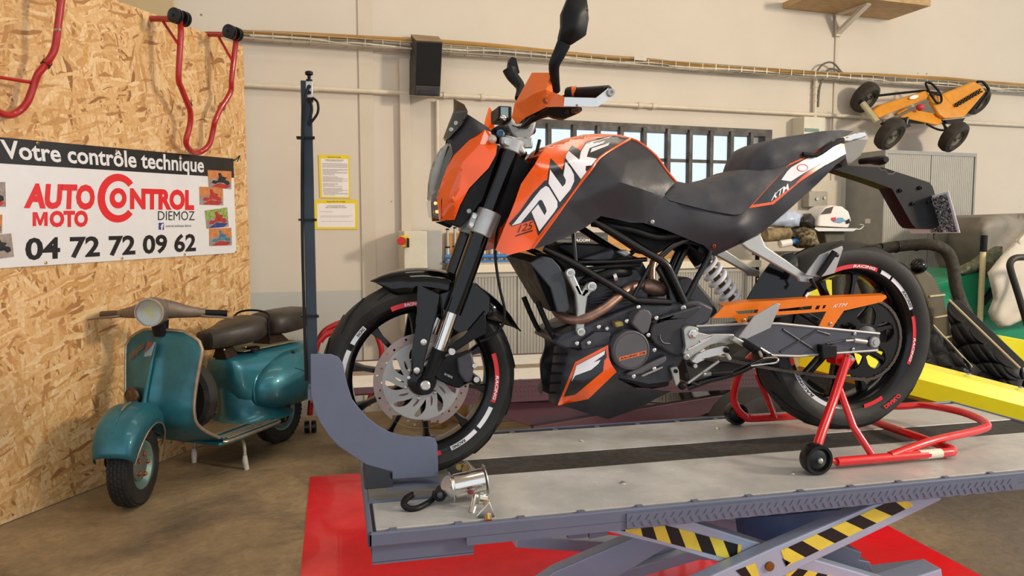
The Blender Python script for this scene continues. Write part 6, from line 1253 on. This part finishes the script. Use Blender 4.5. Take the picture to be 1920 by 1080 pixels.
# low roller cabinets with worktop under the window
bo = .62; xa, xb = wu(atw(872, 500, bo)), wu(atw(1428, 490, bo)); zt = atw(940, 496, bo).z
WB = thing('worktop', wp(xa, bo/2, zt-.06), 'long pale worktop on the low roller cabinets below the window', 'worktop')
def wslab(a, b, o0, o1, z0, z1, mt, name, par, **k): return MB().hexa([wp(a, o1, z0), wp(b, o1, z0), wp(b, o0, z0), wp(a, o0, z0), wp(a, o1, z1), wp(b, o1, z1), wp(b, o0, z1), wp(a, o0, z1)]).build(name, mt, par, ang=0, **k)
wslab(xa, xb, .005, bo, zt-.055, zt, mat('worktop_cream', 'E4D8C0', .4, var=.04), 'slab', WB, bevel=.004)
wslab(xa, xb, .004, .03, zt+.001, zt+.22, mat('pine_backboard', 'D9A060', .6, var=.12, scale=6, stretch=(1, 1, 6)), 'splashback', WB)
def tambour(a, b, o0, o1, z0, z1, t, nd_, mt):
    wslab(a, b, o0, o1-.02, z0, z1, mt, 'carcass', t)
    fw = .02
    for p, q, r, s in ((a, a+fw, z0, z1), (b-fw, b, z0, z1)): wslab(p, q, o1-.02, o1, r, s, mt, 'frame_post', t)
    wslab(a+fw, b-fw, o1-.02, o1, z1-.03, z1, mt, 'frame_rail', t); wslab(a+fw, b-fw, o1-.02, o1, z0, z0+.05, mt, 'plinth', t)
    w = (b-a-2*fw)/nd_
    for d in range(nd_):
        dm_ = MB(); x = a+fw+d*w+.004; n = max(6, int((w-.008)/.022))
        for i in range(n):
            p = x+(w-.008)*i/n; q = x+(w-.008)*(i+1)/n-.003; dm_.hexa([wp(p, o1-.008, z0+.05), wp(q, o1-.008, z0+.05), wp(q, o1-.02, z0+.05), wp(p, o1-.02, z0+.05), wp(p, o1-.008, z1-.03), wp(q, o1-.008, z1-.03), wp(q, o1-.02, z1-.03), wp(p, o1-.02, z1-.03)])
        dm_.build('tambour_door', m_slat, t, ang=0, kind=None)
        xx = x+(w-.008 if d % 2 == 0 else 0)+(-.03 if d % 2 == 0 else .03); MB().hexa([wp(xx-.008, o1+.008, z0+.3*(z1-z0)), wp(xx+.008, o1+.008, z0+.3*(z1-z0)), wp(xx+.008, o1-.01, z0+.3*(z1-z0)), wp(xx-.008, o1-.01, z0+.3*(z1-z0)), wp(xx-.008, o1+.008, z0+.45*(z1-z0)), wp(xx+.008, o1+.008, z0+.45*(z1-z0)), wp(xx+.008, o1-.01, z0+.45*(z1-z0)), wp(xx-.008, o1-.01, z0+.45*(z1-z0))]).build('door_handle', mt, t, ang=0, bevel=.003)
names = ['low roller cabinet under the worktop, leftmost of three, behind the front wheel', 'low roller cabinet under the worktop, middle of three, behind the engine', 'low roller cabinet under the worktop, right of three, behind the rear shock']
edges_ = [xa+.03, wu(atw(1062, 560, bo)), wu(atw(1255, 560, bo)), xb-.03]
for i in range(3):
    t = thing('roller_cabinet', wp((edges_[i]+edges_[i+1])/2, bo/2, 0), names[i], 'cabinet', 'low roller cabinets'); tambour(edges_[i]+.003, edges_[i+1]-.003, .03, bo-.03, .003, zt-.057, t, 2, m_cab)
# chrome rods standing in a blue rack on the worktop
ra, rb_ = wu(atw(832, 488, .2)), wu(atw(968, 488, .2)); zr = zt
RK = thing('tool_rack', wp(ra, .2, zr), 'blue rack holding the chrome rods on the left end of the worktop', 'rack')
m_blu = mat('rack_blue', '3F78B4', .45, var=.08)
MB().tube([wp(ra, .23, zr+.045), wp(rb_, .23, zr+.045)], .016, 10).build('rail', m_blu, RK); wslab(ra, rb_, .17, .26, zr+.0005, zr+.016, m_blu, 'tray', RK)
for i in range(10):
    u = ra+.03+(rb_-ra-.06)*i/9; h = .24+.012*((i*7) % 3)
    t = thing('chrome_rod', wp(u, .2, zr+.017), '%s chrome rod from the left in the blue rack on the worktop' % ('first', 'second', 'third', 'fourth', 'fifth', 'sixth', 'seventh', 'eighth', 'ninth', 'tenth')[i], 'tool', 'chrome rods in the blue rack')
    MB().tube([wp(u, .2, zr+.017), wp(u, .2, zr+h*.45), wp(u, .2, zr+h*.45), wp(u, .2, zr+h)], [.017, .017, .010, .010], 12).build('shaft', m_al, t); MB().tube([wp(u, .2, zr+h), wp(u, .2, zr+h+.012)], .013, 10).build('cap', m_bk, t); MB().tube([wp(u, .2, zr+h*.45), wp(u, .2, zr+h*.5)], .019, 12).build('collar', m_bk, t)
# tool case on the worktop
ca, cb_ = wu(atw(1040, 470, .35)), wu(atw(1140, 470, .35))
TC = thing('tool_case', wp(ca, .3, zt), 'dark ribbed tool case with FACOM lettering on the worktop behind the engine', 'case')
wslab(ca, cb_, .15, .35, zt+.001, zt+.22, mat('case_dark', '4A4A46', .5, var=.08), 'case_body', TC, bevel=.006)
for i in range(7): wslab(ca+.01, cb_-.01, .34, .356, zt+.02+.026*i, zt+.032+.026*i, mat('case_rib', '6A6862', .5), 'case_rib', TC)
zf_ = atw(1095, 453, .36).z; f0_, f1_ = wu(atw(1075, 450, .36)), wu(atw(1106, 450, .36))
letter(MB(), 'FACOM', quadmap(wp(f0_, .358, zf_), wp(f1_, .358, zf_), wp(f1_, .358, zf_+.022), wp(f0_, .358, zf_+.022)), bold=.03).build('case_lettering', m_nw, TC, ang=0)
# tall roller cabinet
to = .45; ta, tb = wu(atw(1656, 400, to)), wu(atw(1827, 400, to)); tzp = atw(1740, 284, to).z
TCB = thing('tall_cabinet', wp((ta+tb)/2, .22, 0), 'tall grey roller door cabinet under the orange pedal kart', 'cabinet'); tambour(ta, tb, .01, to, .003, tzp, TCB, 2, m_cab2)
MB().prism([V(p) for p in (wp(ta-.002, .25, 1.42), wp(ta-.002, .31, 1.42), wp(ta-.002, .31, 1.46), wp(ta-.002, .25, 1.46))], WD*.001).build('white_label', m_nw, TCB, ang=0)
# wall boxes near the bike tail
FBX = thing('fuse_box', atw(1526, 246, .05), 'small cream fuse box on the wall above the pillion seat', 'box')
wbox(1500, 1512, 219, .0, .10, atw(1506, 250, .1).z-.12, m_ecr, 'side_duct', FBX, bevel=.004); wbox(1508, 1548, 219, .0, .16, atw(1506, 250, .1).z-.1, m_ecr, 'box_body', FBX, bevel=.006)
zz = atw(1528, 243, .16).z; a, b = wu(atw(1509, 243, .16)), wu(atw(1535, 243, .16)); wslab(a, b, .16, .166, zz-.02, zz+.008, mat('green_label', '6E8C80', .4), 'window_label', FBX)
SWX = thing('switch_box', atw(1535, 388, .05), 'grey steel switch box on the wall under the bike tail', 'box')
wbox(1517, 1552, 359, .0, .10, atw(1535, 388, .1).z, mat('switchbox_grey', 'A39C8C', .4, .3), 'box_body', SWX, bevel=.005)
for x, y in ((1531, 373), (1545, 371)): c = atw(x, y, .101); MB().tube([c, c-WN*.012], .014, 12).build('knob', m_al, SWX)
o = wbox(1522, 1578, 338, .0, .03, .0, m_cream, 'door_panel', None); struct(o); o.name = 'door_1'
# shelf with bracket
SHF = thing('wall_shelf', atw(1585, 5, .2), 'wooden shelf board on a white bracket at the top edge', 'shelf')
zs = atw(1600, 6, .45).z+.05; a, b = wu(atw(1535, 6, .45)), wu(atw(1640, 6, .45)); wslab(a, b+.6, .0, .45, zs, zs+.05, mat('old_pine', 'C4A272', .6, var=.15, stretch=(1, 6, 6)), 'board', SHF)
p0, p1 = atw(1571, 62, .03), wp(wu(atw(1571, 62, .03))+.02, .36, zs); MB().bar(p0, p1, .05, .03, WD).build('bracket_strut', m_cream, SHF); p2 = wp(wu(p0), .02, zs); MB().bar(p0-V((0, 0, .03)), p2, .05, .02, WD).build('bracket_post', m_cream, SHF)
MB().bar(p2, p1, .04, .03, WD).build('bracket_arm', m_cream, SHF)
# ================================================================== pedal kart on the tall cabinet
K4 = lambda x, y, o: atw(1440+x/4, 90+y/4, o)
m_kor = mat('kart_orange', 'E0952A', .4, var=.06, coat=.2); m_kt = mat('kart_tyre', '3A342C', .75, var=.15, scale=20, bump=.15, bscale=60)
KT = thing('pedal_kart', atw(1720, 283, .25), 'orange pedal kart leaning on the back wall on top of the tall cabinet', 'kart')
ax = (V((.30, -.72, -.55))).normalized()
for (x, y, r, o, lab) in ((728, 370, .142, .14, 0), (915, 645, .148, .40, 0), (1392, 665, .146, .40, 0), (1570, 400, .13, .10, 0)):
    c = K4(x, y, o); w = .115
    tw = MB().lathe(c, ax, [(r*.5, -w*.4), (r*.72, -w*.5), (r*.93, -w*.36), (r, 0), (r*.93, w*.36), (r*.72, w*.5), (r*.5, w*.4)], 34, closed=True).build('wheel', m_kt, KT)
    MB().lathe(c, ax, [(.001, w*.1), (r*.15, w*.42), (r*.2, w*.2), (r*.45, w*.2), (r*.53, w*.42), (r*.56, w*.2), (r*.56, -w*.3), (.001, -w*.3)], 26).build('rim', mat('kart_rim', '7A7668', .45, .3), tw)
def kp(pts, name, mt, th=.05, **k): return MB().prism([K4(*p) for p in pts], WN*th).build(name, mt, KT, **k)
kp([(790, 465, .34), (850, 425, .33), (1190, 318, .30), (1210, 350, .32), (1195, 378, .36), (880, 505, .38), (840, 525, .40), (810, 500, .38)], 'nose', m_kor, .06, bevel=.012)
lgq = quadmap(K4(1065, 390, .352), K4(1130, 375, .352), K4(1128, 345, .345), K4(1062, 362, .345)); MB().prism([lgq(.5+.5*math.cos(a), .5+.5*math.sin(a)) for a in [2*PI*i/16 for i in range(16)]], WN*.01).build('nose_badge', m_nw, KT, ang=0)
kp([(1200, 345, .3), (1310, 345, .3), (1480, 520, .36), (1330, 532, .42), (1290, 500, .42)], 'seat_base', m_kor, .05, bevel=.015)
kp([(1310, 345, .28), (1545, 250, .22), (1600, 275, .22), (1640, 325, .26), (1475, 520, .36), (1430, 500, .34)], 'seat_back', m_kor, .04, bevel=.015)
ck_ = MB(); fq2 = quadmap(K4(1400, 450, .345), K4(1605, 330, .285), K4(1585, 305, .27), K4(1385, 425, .33))
for i in range(18):
    for j in range(3):
        if (i+j) % 2: ck_.prism([fq2(i/18, j/3)-WN*.012, fq2((i+1)/18, j/3)-WN*.012, fq2((i+1)/18, (j+1)/3)-WN*.012, fq2(i/18, (j+1)/3)-WN*.012], WN*.012)
ck_.build('checker_print', m_bk, KT, ang=0)
kp([(1325, 540, .42), (1480, 525, .36), (1450, 570, .40), (1345, 565, .42)], 'seat_underside', m_bk, .04)
kp([(970, 490, .36), (1030, 450, .34), (1290, 500, .36), (1315, 560, .40), (1270, 580, .40), (1000, 520, .38)], 'chain_case', m_kor, .05, bevel=.01)
kp([(1040, 510, .36), (1200, 540, .36), (1190, 565, .38), (1060, 560, .38)], 'under_tray', m_bk, .04)
MB().tube([K4(1185, 260, .28), K4(1230, 270, .30), K4(1290, 340, .33), K4(1300, 400, .36), K4(1270, 412, .38), K4(1235, 370, .36), K4(1195, 300, .30)], .010, 10, closed=True, smooth=4).build('steering_wheel', m_bk, KT)
kp([(1205, 320, .32), (1285, 330, .34), (1290, 360, .35), (1250, 350, .35)], 'steering_spoke', m_bk, .01)
for pts, r, mt in (([(800, 360, .2), (1150, 322, .26), (1190, 330, .28)], .011, m_bk), ([(860, 555, .42), (1000, 500, .40), (1200, 400, .36)], .012, m_cbd), ([(850, 570, .42), (1050, 525, .40)], .011, m_bk), ([(1190, 570, .40), (1270, 610, .41), (1330, 610, .42), (1300, 540, .38)], .010, m_bk), ([(1570, 255, .22), (1610, 255, .22), (1655, 310, .25), (1640, 340, .26)], .012, m_bk), ([(1310, 560, .38), (1370, 640, .42)], .008, m_bk), ([(1660, 320, .25), (1560, 460, .2)], .010, m_bk)): MB().tube([K4(*p) for p in pts], r, 8, smooth=3).build('frame_tube', mt, KT)
MB().tube([K4(710, 415, .3), K4(820, 555, .42)], .026, 12).build('front_axle', mat('pale_axle', 'CFC6A0', .4, .5), KT); MB().tube([K4(690, 405, .2), K4(760, 370, .15)], .02, 10).build('front_hub', m_bk, KT)
MB().sph(K4(1140, 445, .40), .032, 12).build('pedal_guard', mat('plastic_red', 'C8333A', .4), KT); kp([(1020, 560, .44), (1060, 560, .44), (1072, 590, .44), (1035, 600, .44)], 'pedal', m_bk, .02); MB().tube([K4(1050, 520, .40), K4(1040, 575, .44)], .007, 8).build('crank', m_al, KT)
# ================================================================== red stand and scrap on the floor behind the bike
RS = thing('floor_stand', V((-.2, 5.1, 0)), 'red tubular stand on small black wheels behind the front wheel of the bike', 'stand')
g = lambda x, y, Y=5.15: at(x, y, Y)
zfl = .03
MB().tube([g(581, 778), g(586, 720), g(592, 660), g(603, 628), g(622, 612), g(660, 600), g(690, 608), g(708, 632), g(716, 665), g(708, 700), g(690, 760)], .020, 12, smooth=4).build('frame_tube', m_redd, RS)
MB().tube([g(600, 705, 5.15), g(706, 701, 5.15)], .009, 10).build('cross_tube', m_redd, RS); MB().tube([g(640, 745), g(700, 730)], .016, 10).build('frame_tube', m_redd, RS)
MB().tube([g(600, 640, 5.05), g(610, 628, 5.05), g(628, 622, 5.05)], .022, 10, smooth=3).build('hook_arm', m_redd, RS)
for x in (575, 588):
    c = g(x, 777, 5.12); MB().lathe(V((c.x, 5.12, .042)), (1, 0, 0), [(.008, -.018), (.04, -.016), (.042, 0), (.04, .016), (.008, .018)], 20).build('roller', m_whl, RS)
m_blk_w = mat('raw_wood_block', 'B98A50', .7, var=.15, scale=8)
for i, (x, y, s, rz) in enumerate(((868, 788, .13, .4), (822, 800, .10, 1.0))):
    p = atz(x, y, 0); a = V((math.cos(rz), math.sin(rz), 0)); b = V((-a.y, a.x, 0)); o = MB().obox(p+V((0, 0, s*.5+.001)), a, b, (0, 0, 1), s*1.1, s, s).build('wood_block', m_blk_w, ang=0, bevel=.004); tag(o, ('raw wooden block on the floor seen through the right of the front wheel', 'smaller raw wooden block on the floor below the brake disc')[i], 'wood block')
SW2 = thing('loose_wheel', atz(1330, 785, 0), 'small black tyre with a pale rim on the floor under the plum lift', 'wheel'); c = at(1322, 745, 4.95); c = V((c.x, 4.95, .20)); axw = V((-.3, -1, .1)).normalized()
MB().lathe(c, axw, [(.115, -.04), (.14, -.055), (.18, -.055), (.2, 0), (.18, .055), (.14, .055), (.115, .04)], 36, closed=True).build('tyre', m_tire, SW2); MB().lathe(c, axw, [(.118, .05), (.105, .05), (.09, .01), (.03, .0), (.02, .03), (.001, .03)], 30).build('rim', m_al, SW2)
# ================================================================== yellow buggy behind the rear wheel
m_by = mat('buggy_yellow', 'E6DC18', .3, var=.03, coat=.4); m_pad = mat('roll_bar_padding', '3A352A', .75, var=.2, scale=40, bump=.2, bscale=80); m_quil = mat('quilted_vinyl', '15161A', .35, var=.06, scale=20); m_olive = mat('ribbed_leather', '5E553C', .35, var=.08, coat=.3); m_seam = mat('pale_piping', 'BFB08A', .5, var=.05)
BG = thing('beach_buggy', V((2.6, 3.5, 0)), 'yellow open buggy with quilted black seats and padded roll bar behind the rear wheel', 'buggy')
def by(pts, name, mt, vec, par=None, **k): return MB().prism([at(*p) for p in pts], vec).build(name, mt, par or BG, **k)
side = [(1700, 722, 3.0), (1757, 687, 3.2), (1850, 706, 3.05), (1990, 738, 2.9), (1990, 768, 2.9), (1812, 718, 3.0)]
# tub: top rail, flank and floor
tA, tB = at(1490, 640, 3.30), at(1990, 742, 2.88)
up_ = V((0, 0, 1)); dr = (tB-tA); dr.z = 0; L3 = dr.length; dr.normalize(); nr = V((dr.y, -dr.x, 0))
zr0, zr1 = at(1757, 690, 3.08).z, at(1920, 728, 2.93).z
P3 = lambda t, o, z: V((tA.x, tA.y, 0))+dr*(t*L3)+nr*o+V((0, 0, z))
def zrail(t): return zr0+(zr1-zr0)*(t-.58)/.28
R_ = []
for i in range(13):
    t = i/12; z = zrail(t); R_.append([P3(t, .0, z), P3(t, .08, z-.02), P3(t, .12, z-.08), P3(t, .10, z-.17), P3(t, .0, z-.20), P3(t, -.03, z-.1)])
MB().ring(R_).build('side_body', m_by, BG, ang=40)
MB().hexa([P3(.3, .0, .34), P3(1, .0, .34), P3(1, -1.3, .34), P3(.3, -1.3, .34), P3(.3, .0, .40), P3(1, .0, .40), P3(1, -1.3, .40), P3(.3, -1.3, .40)]).build('floor_pan', m_bk, BG, ang=0)
for t in (.64, .83): domebolt(P3(t, .05, zrail(t)+.0), .012, BG, 'body_bolt', (0, 0, 1), m_bolt)
by([(1425, 522, 4.75), (1572, 525, 4.75), (1572, 556, 4.75), (1425, 552, 4.75)], 'far_side_body', m_by, (0, .05, 0), bevel=.01)
by([(1480, 556, 4.7), (1650, 556, 4.7), (1720, 690, 4.7), (1480, 690, 4.7)], 'cockpit_panel', m_bk, (0, .04, 0))
by([(1855, 625, 4.0), (1990, 650, 4.0), (1990, 720, 4.0), (1900, 690, 4.0)], 'far_side_body', m_by, (0, .06, 0), bevel=.01)
# quilted seats: thin padded shells with real diamond quilting
def quilt(bl_, br_, tr_, tl_, name, nu, nv):
    f = quadmap(bl_, br_, tr_, tl_); n = (br_-bl_).cross(tl_-bl_).normalized()
    if n.dot(CAMP-f(.5, .5)) < 0: n = -n
    def g_(u, v):
        a, b = u*nu+v*nv, u*nu-v*nv; q = abs(math.sin(PI*a))*abs(math.sin(PI*b)); e = min(1, 12*min(u, 1-u, v, 1-v)); return f(u, v)+n*(.022*q**.35+.05*e**.5)
    o = MB().grid(g_, 60, 40).build(name, m_quil, BG, ang=80)
    bk_ = MB().prism([bl_, br_, tr_, tl_], -n*.06).build('seat_shell', m_quil, o, ang=0, bevel=.01); MB().tube([tl_+n*.01, f(.5, 1.0)+n*.01, tr_+n*.01], .008, 8).build('seat_piping', m_seam, o)
quilt(at(1722, 690, 3.45), at(1812, 716, 3.25), at(1822, 690, 3.25), at(1750, 612, 3.5), 'quilted_seat', 2, 1.5)
quilt(at(1800, 660, 3.7), at(1925, 735, 3.25), at(1915, 690, 3.3), at(1782, 562, 3.75), 'quilted_seat', 3, 2)
by([(1700, 640, 3.6), (1745, 610, 3.6), (1830, 705, 3.3), (1900, 735, 3.15), (1760, 720, 3.3)], 'seat_cushion', m_quil, (0, .1, -.05), bevel=.02)
MB().tube([at(1565, 476, 4.1), at(1640, 468, 4.1), at(1700, 460, 4.0), at(1748, 459, 3.9), at(1775, 472, 3.88), at(1787, 500, 3.86), at(1793, 540, 3.84), at(1808, 580, 3.8), at(1830, 620, 3.75), at(1850, 655, 3.7)], .036, 14, smooth=4).build('roll_bar', m_pad, BG)
tape = MB()
for x, y, Y in ((1650, 467, 4.08), (1680, 463, 4.03), (1718, 459.5, 3.96), (1752, 460, 3.9)): p = at(x, y, Y); tape.tube([p-V((.003, 0, 0)), p+V((.003, 0, 0))], .0385, 14)
tape.build('padding_tape', m_bk, BG)
MB().tube([at(1570, 500, 4.05), at(1572, 570, 4.0), at(1575, 640, 3.9)], .035, 12).build('roll_bar_leg', m_pad, BG)
MB().tube([at(1614, 520, 4.0), at(1628, 560, 4.0), at(1620, 640, 4.0)], .03, 12).build('roll_bar_leg', m_pad, BG)
prof = [(1713, 516), (1724, 506), (1738, 506), (1750, 516), (1762, 536), (1770, 552), (1776, 575), (1783, 600), (1790, 635), (1797, 670), (1800, 700), (1765, 700), (1752, 640), (1745, 600), (1738, 570), (1728, 545)]
HR = by([(x, y, 3.85) for x, y in prof], 'headrest_seat', m_olive, (0, .12, 0), bevel=.02, seg=3)
for a, b in (((1743, 556), (1771, 553)), ((1751, 596), (1785, 590)), ((1761, 636), (1794, 628))): MB().tube([at(*a, 3.845), at(*b, 3.845)], .007, 8).build('seat_piping', m_seam, HR)
MB().sph(at(1722, 499, 3.85), .050, 18, (1, 1, .95)).build('headlamp', m_gb, BG); MB().tube([at(1722, 515, 3.87), at(1724, 540, 3.9)], .02, 10).build('headlamp_stem', m_bk, BG)
for c in (V((2.15, 3.45, .27)), V((3.9, 3.1, .27)), V((2.9, 4.85, .27)), V((4.3, 4.2, .27))):
    w = MB().lathe(c, (0, 1, 0), [(.14, -.10), (.2, -.12), (.25, -.11), (.27, 0), (.25, .11), (.2, .12), (.14, .10)], 36, closed=True).build('wheel', m_tire, BG); MB().lathe(c, (0, 1, 0), [(.001, -.06), (.12, -.06), (.145, -.09), (.145, .09), (.001, .06)], 24).build('rim', m_bk, w)
# green cart, broom handle, sheet, tarp
m_grn = mat('green_plastic', '168A62', .35, var=.05)
GC = thing('green_cart', V((3.3, 4.6, 0)), 'green plastic cart body to the right behind the yellow buggy', 'cart')
def gp(pts, Y, name, mt, par, vec=(0, .05, 0), **k): return MB().prism([at(x, y, Y) for x, y in pts], vec).build(name, mt, par, **k)
gp([(1750, 532), (1842, 507), (1990, 560), (1990, 668), (1880, 648), (1842, 612), (1800, 640), (1770, 600)], 4.35, 'tub_side', m_grn, GC, (0, .5, 0), bevel=.02)
gp([(1835, 612), (1850, 590), (1990, 635), (1990, 668), (1880, 648)], 4.3, 'tub_lip', m_grn, GC, (0, .05, 0), bevel=.01)
gp([(1842, 566), (1862, 538), (1868, 548), (1848, 572)], 4.33, 'strap_hook', m_bk, GC, (0, .02, 0))
for c in (V((3.0, 4.55, .2)), V((4.1, 4.55, .2))): MB().lathe(c, (0, 1, 0), [(.001, -.06), (.16, -.06), (.2, -.04), (.2, .04), (.16, .06), (.001, .06)], 28).build('wheel', m_tire, GC)
for c in (V((3.0, 4.6, .2)), V((4.1, 4.6, .2))): MB().tube([c, c+V((0, 0, .75))], .03, 10).build('frame_leg', m_bk, GC)
HB = thing('broom', at(1838, 600, 4.28), 'pale wooden broom handle with a black grip leaning in front of the green cart', 'broom')
MB().tube([at(1837, 606, 4.29), at(1843.5, 470, 4.3)], .019, 14).build('handle', mat('pale_wood_handle', 'EAD8A4', .5, var=.08, stretch=(1, 1, 10)), HB); MB().tube([at(1843.5, 472, 4.3), at(1845.5, 441, 4.3)], .0225, 14).build('grip', m_bk, HB)
MB().tube([at(1837, 606, 4.29), at(1830, 740, 4.28)], .019, 14).build('lower_handle', MATS['pale_wood_handle'], HB); p = at(1830, 740, 4.28); MB().box((p.x-.12, p.y-.03, .003), (p.x+.12, p.y+.03, .06)).build('brush_head', m_bk, HB); MB().tube([p, V((p.x, p.y, .06))], .019, 12).build('lower_handle', MATS['pale_wood_handle'], HB)
def cloth(outline_, Y, name, mt, label, cat, bulge=.05, amp=.02, step=9, seed=1, th=.01):
    P, loops, F = fillpoly(outline_, (), step); r = random.Random(seed); ph = [(r.uniform(.02, .07), r.uniform(.02, .07), r.uniform(0, 6)) for _ in range(5)]
    B_ = np.array([P[i] for i in loops[0]]); a = []
    for x, y in P:
        d = np.sqrt(((B_-np.array((x, y)))**2).sum(1).min()); e = min(1, d/18); a.append(at(x, y, Y-bulge*e**.5-amp*sum(math.sin(x*k1+y*k2+k3) for k1, k2, k3 in ph)/2))
    N = len(a); fs = list(F)+[tuple(i+N for i in reversed(t)) for t in F]; l = loops[0]; fs += [(l[i], l[(i+1) % len(l)], l[(i+1) % len(l)]+N, l[i]+N) for i in range(len(l))]
    o = MB().add(a+[p+V((0, th, 0)) for p in a], fs).build(name, mt, ang=80); return tag(o, label, cat)
cloth([(1856, 512), (1880, 482), (1920, 440), (1990, 400), (1990, 600), (1920, 598), (1896, 610), (1878, 614), (1862, 600), (1857, 585), (1867, 560), (1862, 535)], 4.15, 'dust_sheet', mat('dusty_white_sheet', 'D6CDBE', .8, var=.08, scale=5), 'dusty white sheet draped at the right edge beside the broom', 'sheet', .03, .02, 9, 2, .02)
cloth([(1824, 428), (1838, 408), (1870, 402), (1990, 398), (1990, 520), (1840, 520), (1826, 480)], 4.9, 'tarpaulin', mat('grey_tarpaulin', '8C8478', .6, var=.12, scale=6), 'grey tarpaulin covering a bulky load beside the tall cabinet', 'tarpaulin', .2, .05, 10, 4, .4)
cloth([(1800, 512), (1812, 500), (1832, 490), (1856, 474), (1880, 462), (1880, 505), (1866, 520), (1848, 518), (1842, 506), (1810, 516)], 4.32, 'netting', mat('sage_netting', '7C8068', .8, var=.25, scale=40, bump=.6, bscale=50), 'crumpled sage green netting on the green cart', 'netting', .05, .04, 5, 5, .06)
HF = thing('bar_frame', at(1900, 560, 3.9), 'grey black tubular handle frame at the right edge in front of the sheet', 'frame')
MB().tube([at(1990, 478, 3.85), at(1925, 482, 3.85), at(1903, 484, 3.85), at(1894, 494, 3.85), at(1896, 510, 3.85), at(1908, 548, 3.85), at(1925, 605, 3.85), at(1950, 690, 3.85)], .021, 12, smooth=4).build('handle_tube', mat('dull_black_tube', '3A3832', .45, .2), HF)
MB().tube([at(1950, 690, 3.85), V((at(1950, 690, 3.85).x, 3.85, .02))], .021, 12).build('leg_tube', MATS['dull_black_tube'], HF); MB().tube([at(1990, 478, 3.85), V((at(1990, 478, 3.85).x, 3.95, .02))], .021, 12).build('leg_tube', MATS['dull_black_tube'], HF)
# bench with clutter between the seat and the rear wheel
Yt = 5.0; zt2 = at(1480, 474, Yt).z
TB = thing('side_table', V((at(1500, 474, Yt).x, 5.2, 0)), 'dark side table behind the rear wheel loaded with bags and a white fairing', 'table')
xa_, xb_ = at(1464, 474, Yt).x, at(1625, 474, Yt).x
MB().box((xa_, 4.95, zt2-.03), (xb_, 5.4, zt2)).build('table_top', m_cbd, TB)
for x in (xa_+.03, xb_-.03):
    for y in (4.98, 5.37): MB().tube([V((x, y, .003)), V((x, y, zt2-.03))], .018, 10).build('leg', m_bk, TB)
cloth([(1440, 424), (1452, 408), (1475, 394), (1492, 394), (1506, 402), (1500, 424), (1480, 428)], 5.02, 'plastic_bag', mat('bluish_bag', 'C5D2E6', .25, var=.1, coat=.4), 'bluish white plastic bag on the side table left of the white fairing', 'bag', .1, .03, 5, 7, .12)
cloth([(1486, 424), (1498, 404), (1520, 400), (1530, 412), (1528, 432), (1505, 428)], 5.08, 'dark_bag', mat('dark_olive_bag', '2E2A22', .35, var=.3, scale=20), 'crumpled black olive bag beside the white fairing', 'bag', .1, .03, 5, 8, .12)
cloth([(1462, 446), (1475, 428), (1500, 424), (1528, 430), (1532, 444), (1538, 460), (1515, 466), (1490, 452)], 5.0, 'camouflage_cloth', mat('camouflage', '8A7A58', .8, var=.5, scale=30, col2='3A3426', thr=(.45, .55)), 'folded camouflage cloth lying on the side table', 'cloth', .08, .04, 5, 9, .14)
RMt = MB().tube([at(1434, 441, 5.0), at(1478, 438, 5.0)], .052, 18).build('rolled_mat', mat('tan_roll', 'A08A62', .7, var=.3, scale=12, col2='54462E')); tag(RMt, 'tan rolled mat with dark streaks on the side table', 'roll')
BT = thing('spray_bottle', at(1485, 460, 4.98), 'small bottle with a blue cap lying on the side table', 'bottle'); MB().tube([at(1462, 458, 4.98), at(1482, 454, 4.98)], .03, 14).build('bottle_body', m_nw, BT); MB().tube([at(1482, 454, 4.98), at(1497, 451, 4.98)], .022, 14).build('blue_cap', m_blu, BT)
TRY = thing('metal_tray', at(1570, 440, 5.05), 'flat metal tray with a wire handle under the white fairing', 'tray')
gp([(1526, 428), (1610, 428), (1600, 434), (1534, 434)], 4.98, 'tray_plate', m_al, TRY, (0, .3, 0), bevel=.002); MB().tube([at(1600, 430, 5.0), at(1612, 430, 5.0), at(1619, 423, 5.0), at(1612, 421, 5.0)], .006, 8, smooth=4).build('wire_handle', m_al, TRY)
gp([(1545, 434), (1585, 434), (1580, 476), (1552, 476)], 5.05, 'stand', mat('olive_stand', '5E5A46', .6), TRY, (0, .15, 0), bevel=.01)
FA = thing('white_fairing', at(1565, 428, 5.05), 'white motorcycle nose fairing with small printed stickers on the metal tray', 'fairing')
f3 = [(1532, 424), (1536, 406), (1546, 390), (1558, 385), (1580, 387), (1592, 396), (1597, 412), (1592, 427)]
MB().prism([at(x, y, 5.0) for x, y in f3], (0, .2, 0)).build('shell', m_nw, FA, bevel=.03, seg=4)
gp([(1540, 402), (1549, 391), (1563, 387), (1558, 400)], 4.995, 'screen', mat('brown_screen', '4A3A34', .2), FA, (0, .01, 0)); gp([(1562, 415), (1572, 408), (1580, 408), (1586, 414), (1576, 418)], 4.992, 'blue_sticker', mat('sticker_blue', '6C9CC0', .4), FA, (0, .005, 0)); gp([(1560, 408), (1568, 407), (1566, 414), (1560, 413)], 4.992, 'red_sticker', m_redp, FA, (0, .005, 0)); gp([(1586, 414), (1593, 410), (1594, 418), (1588, 420)], 4.992, 'air_intake', m_bk, FA, (0, .005, 0))
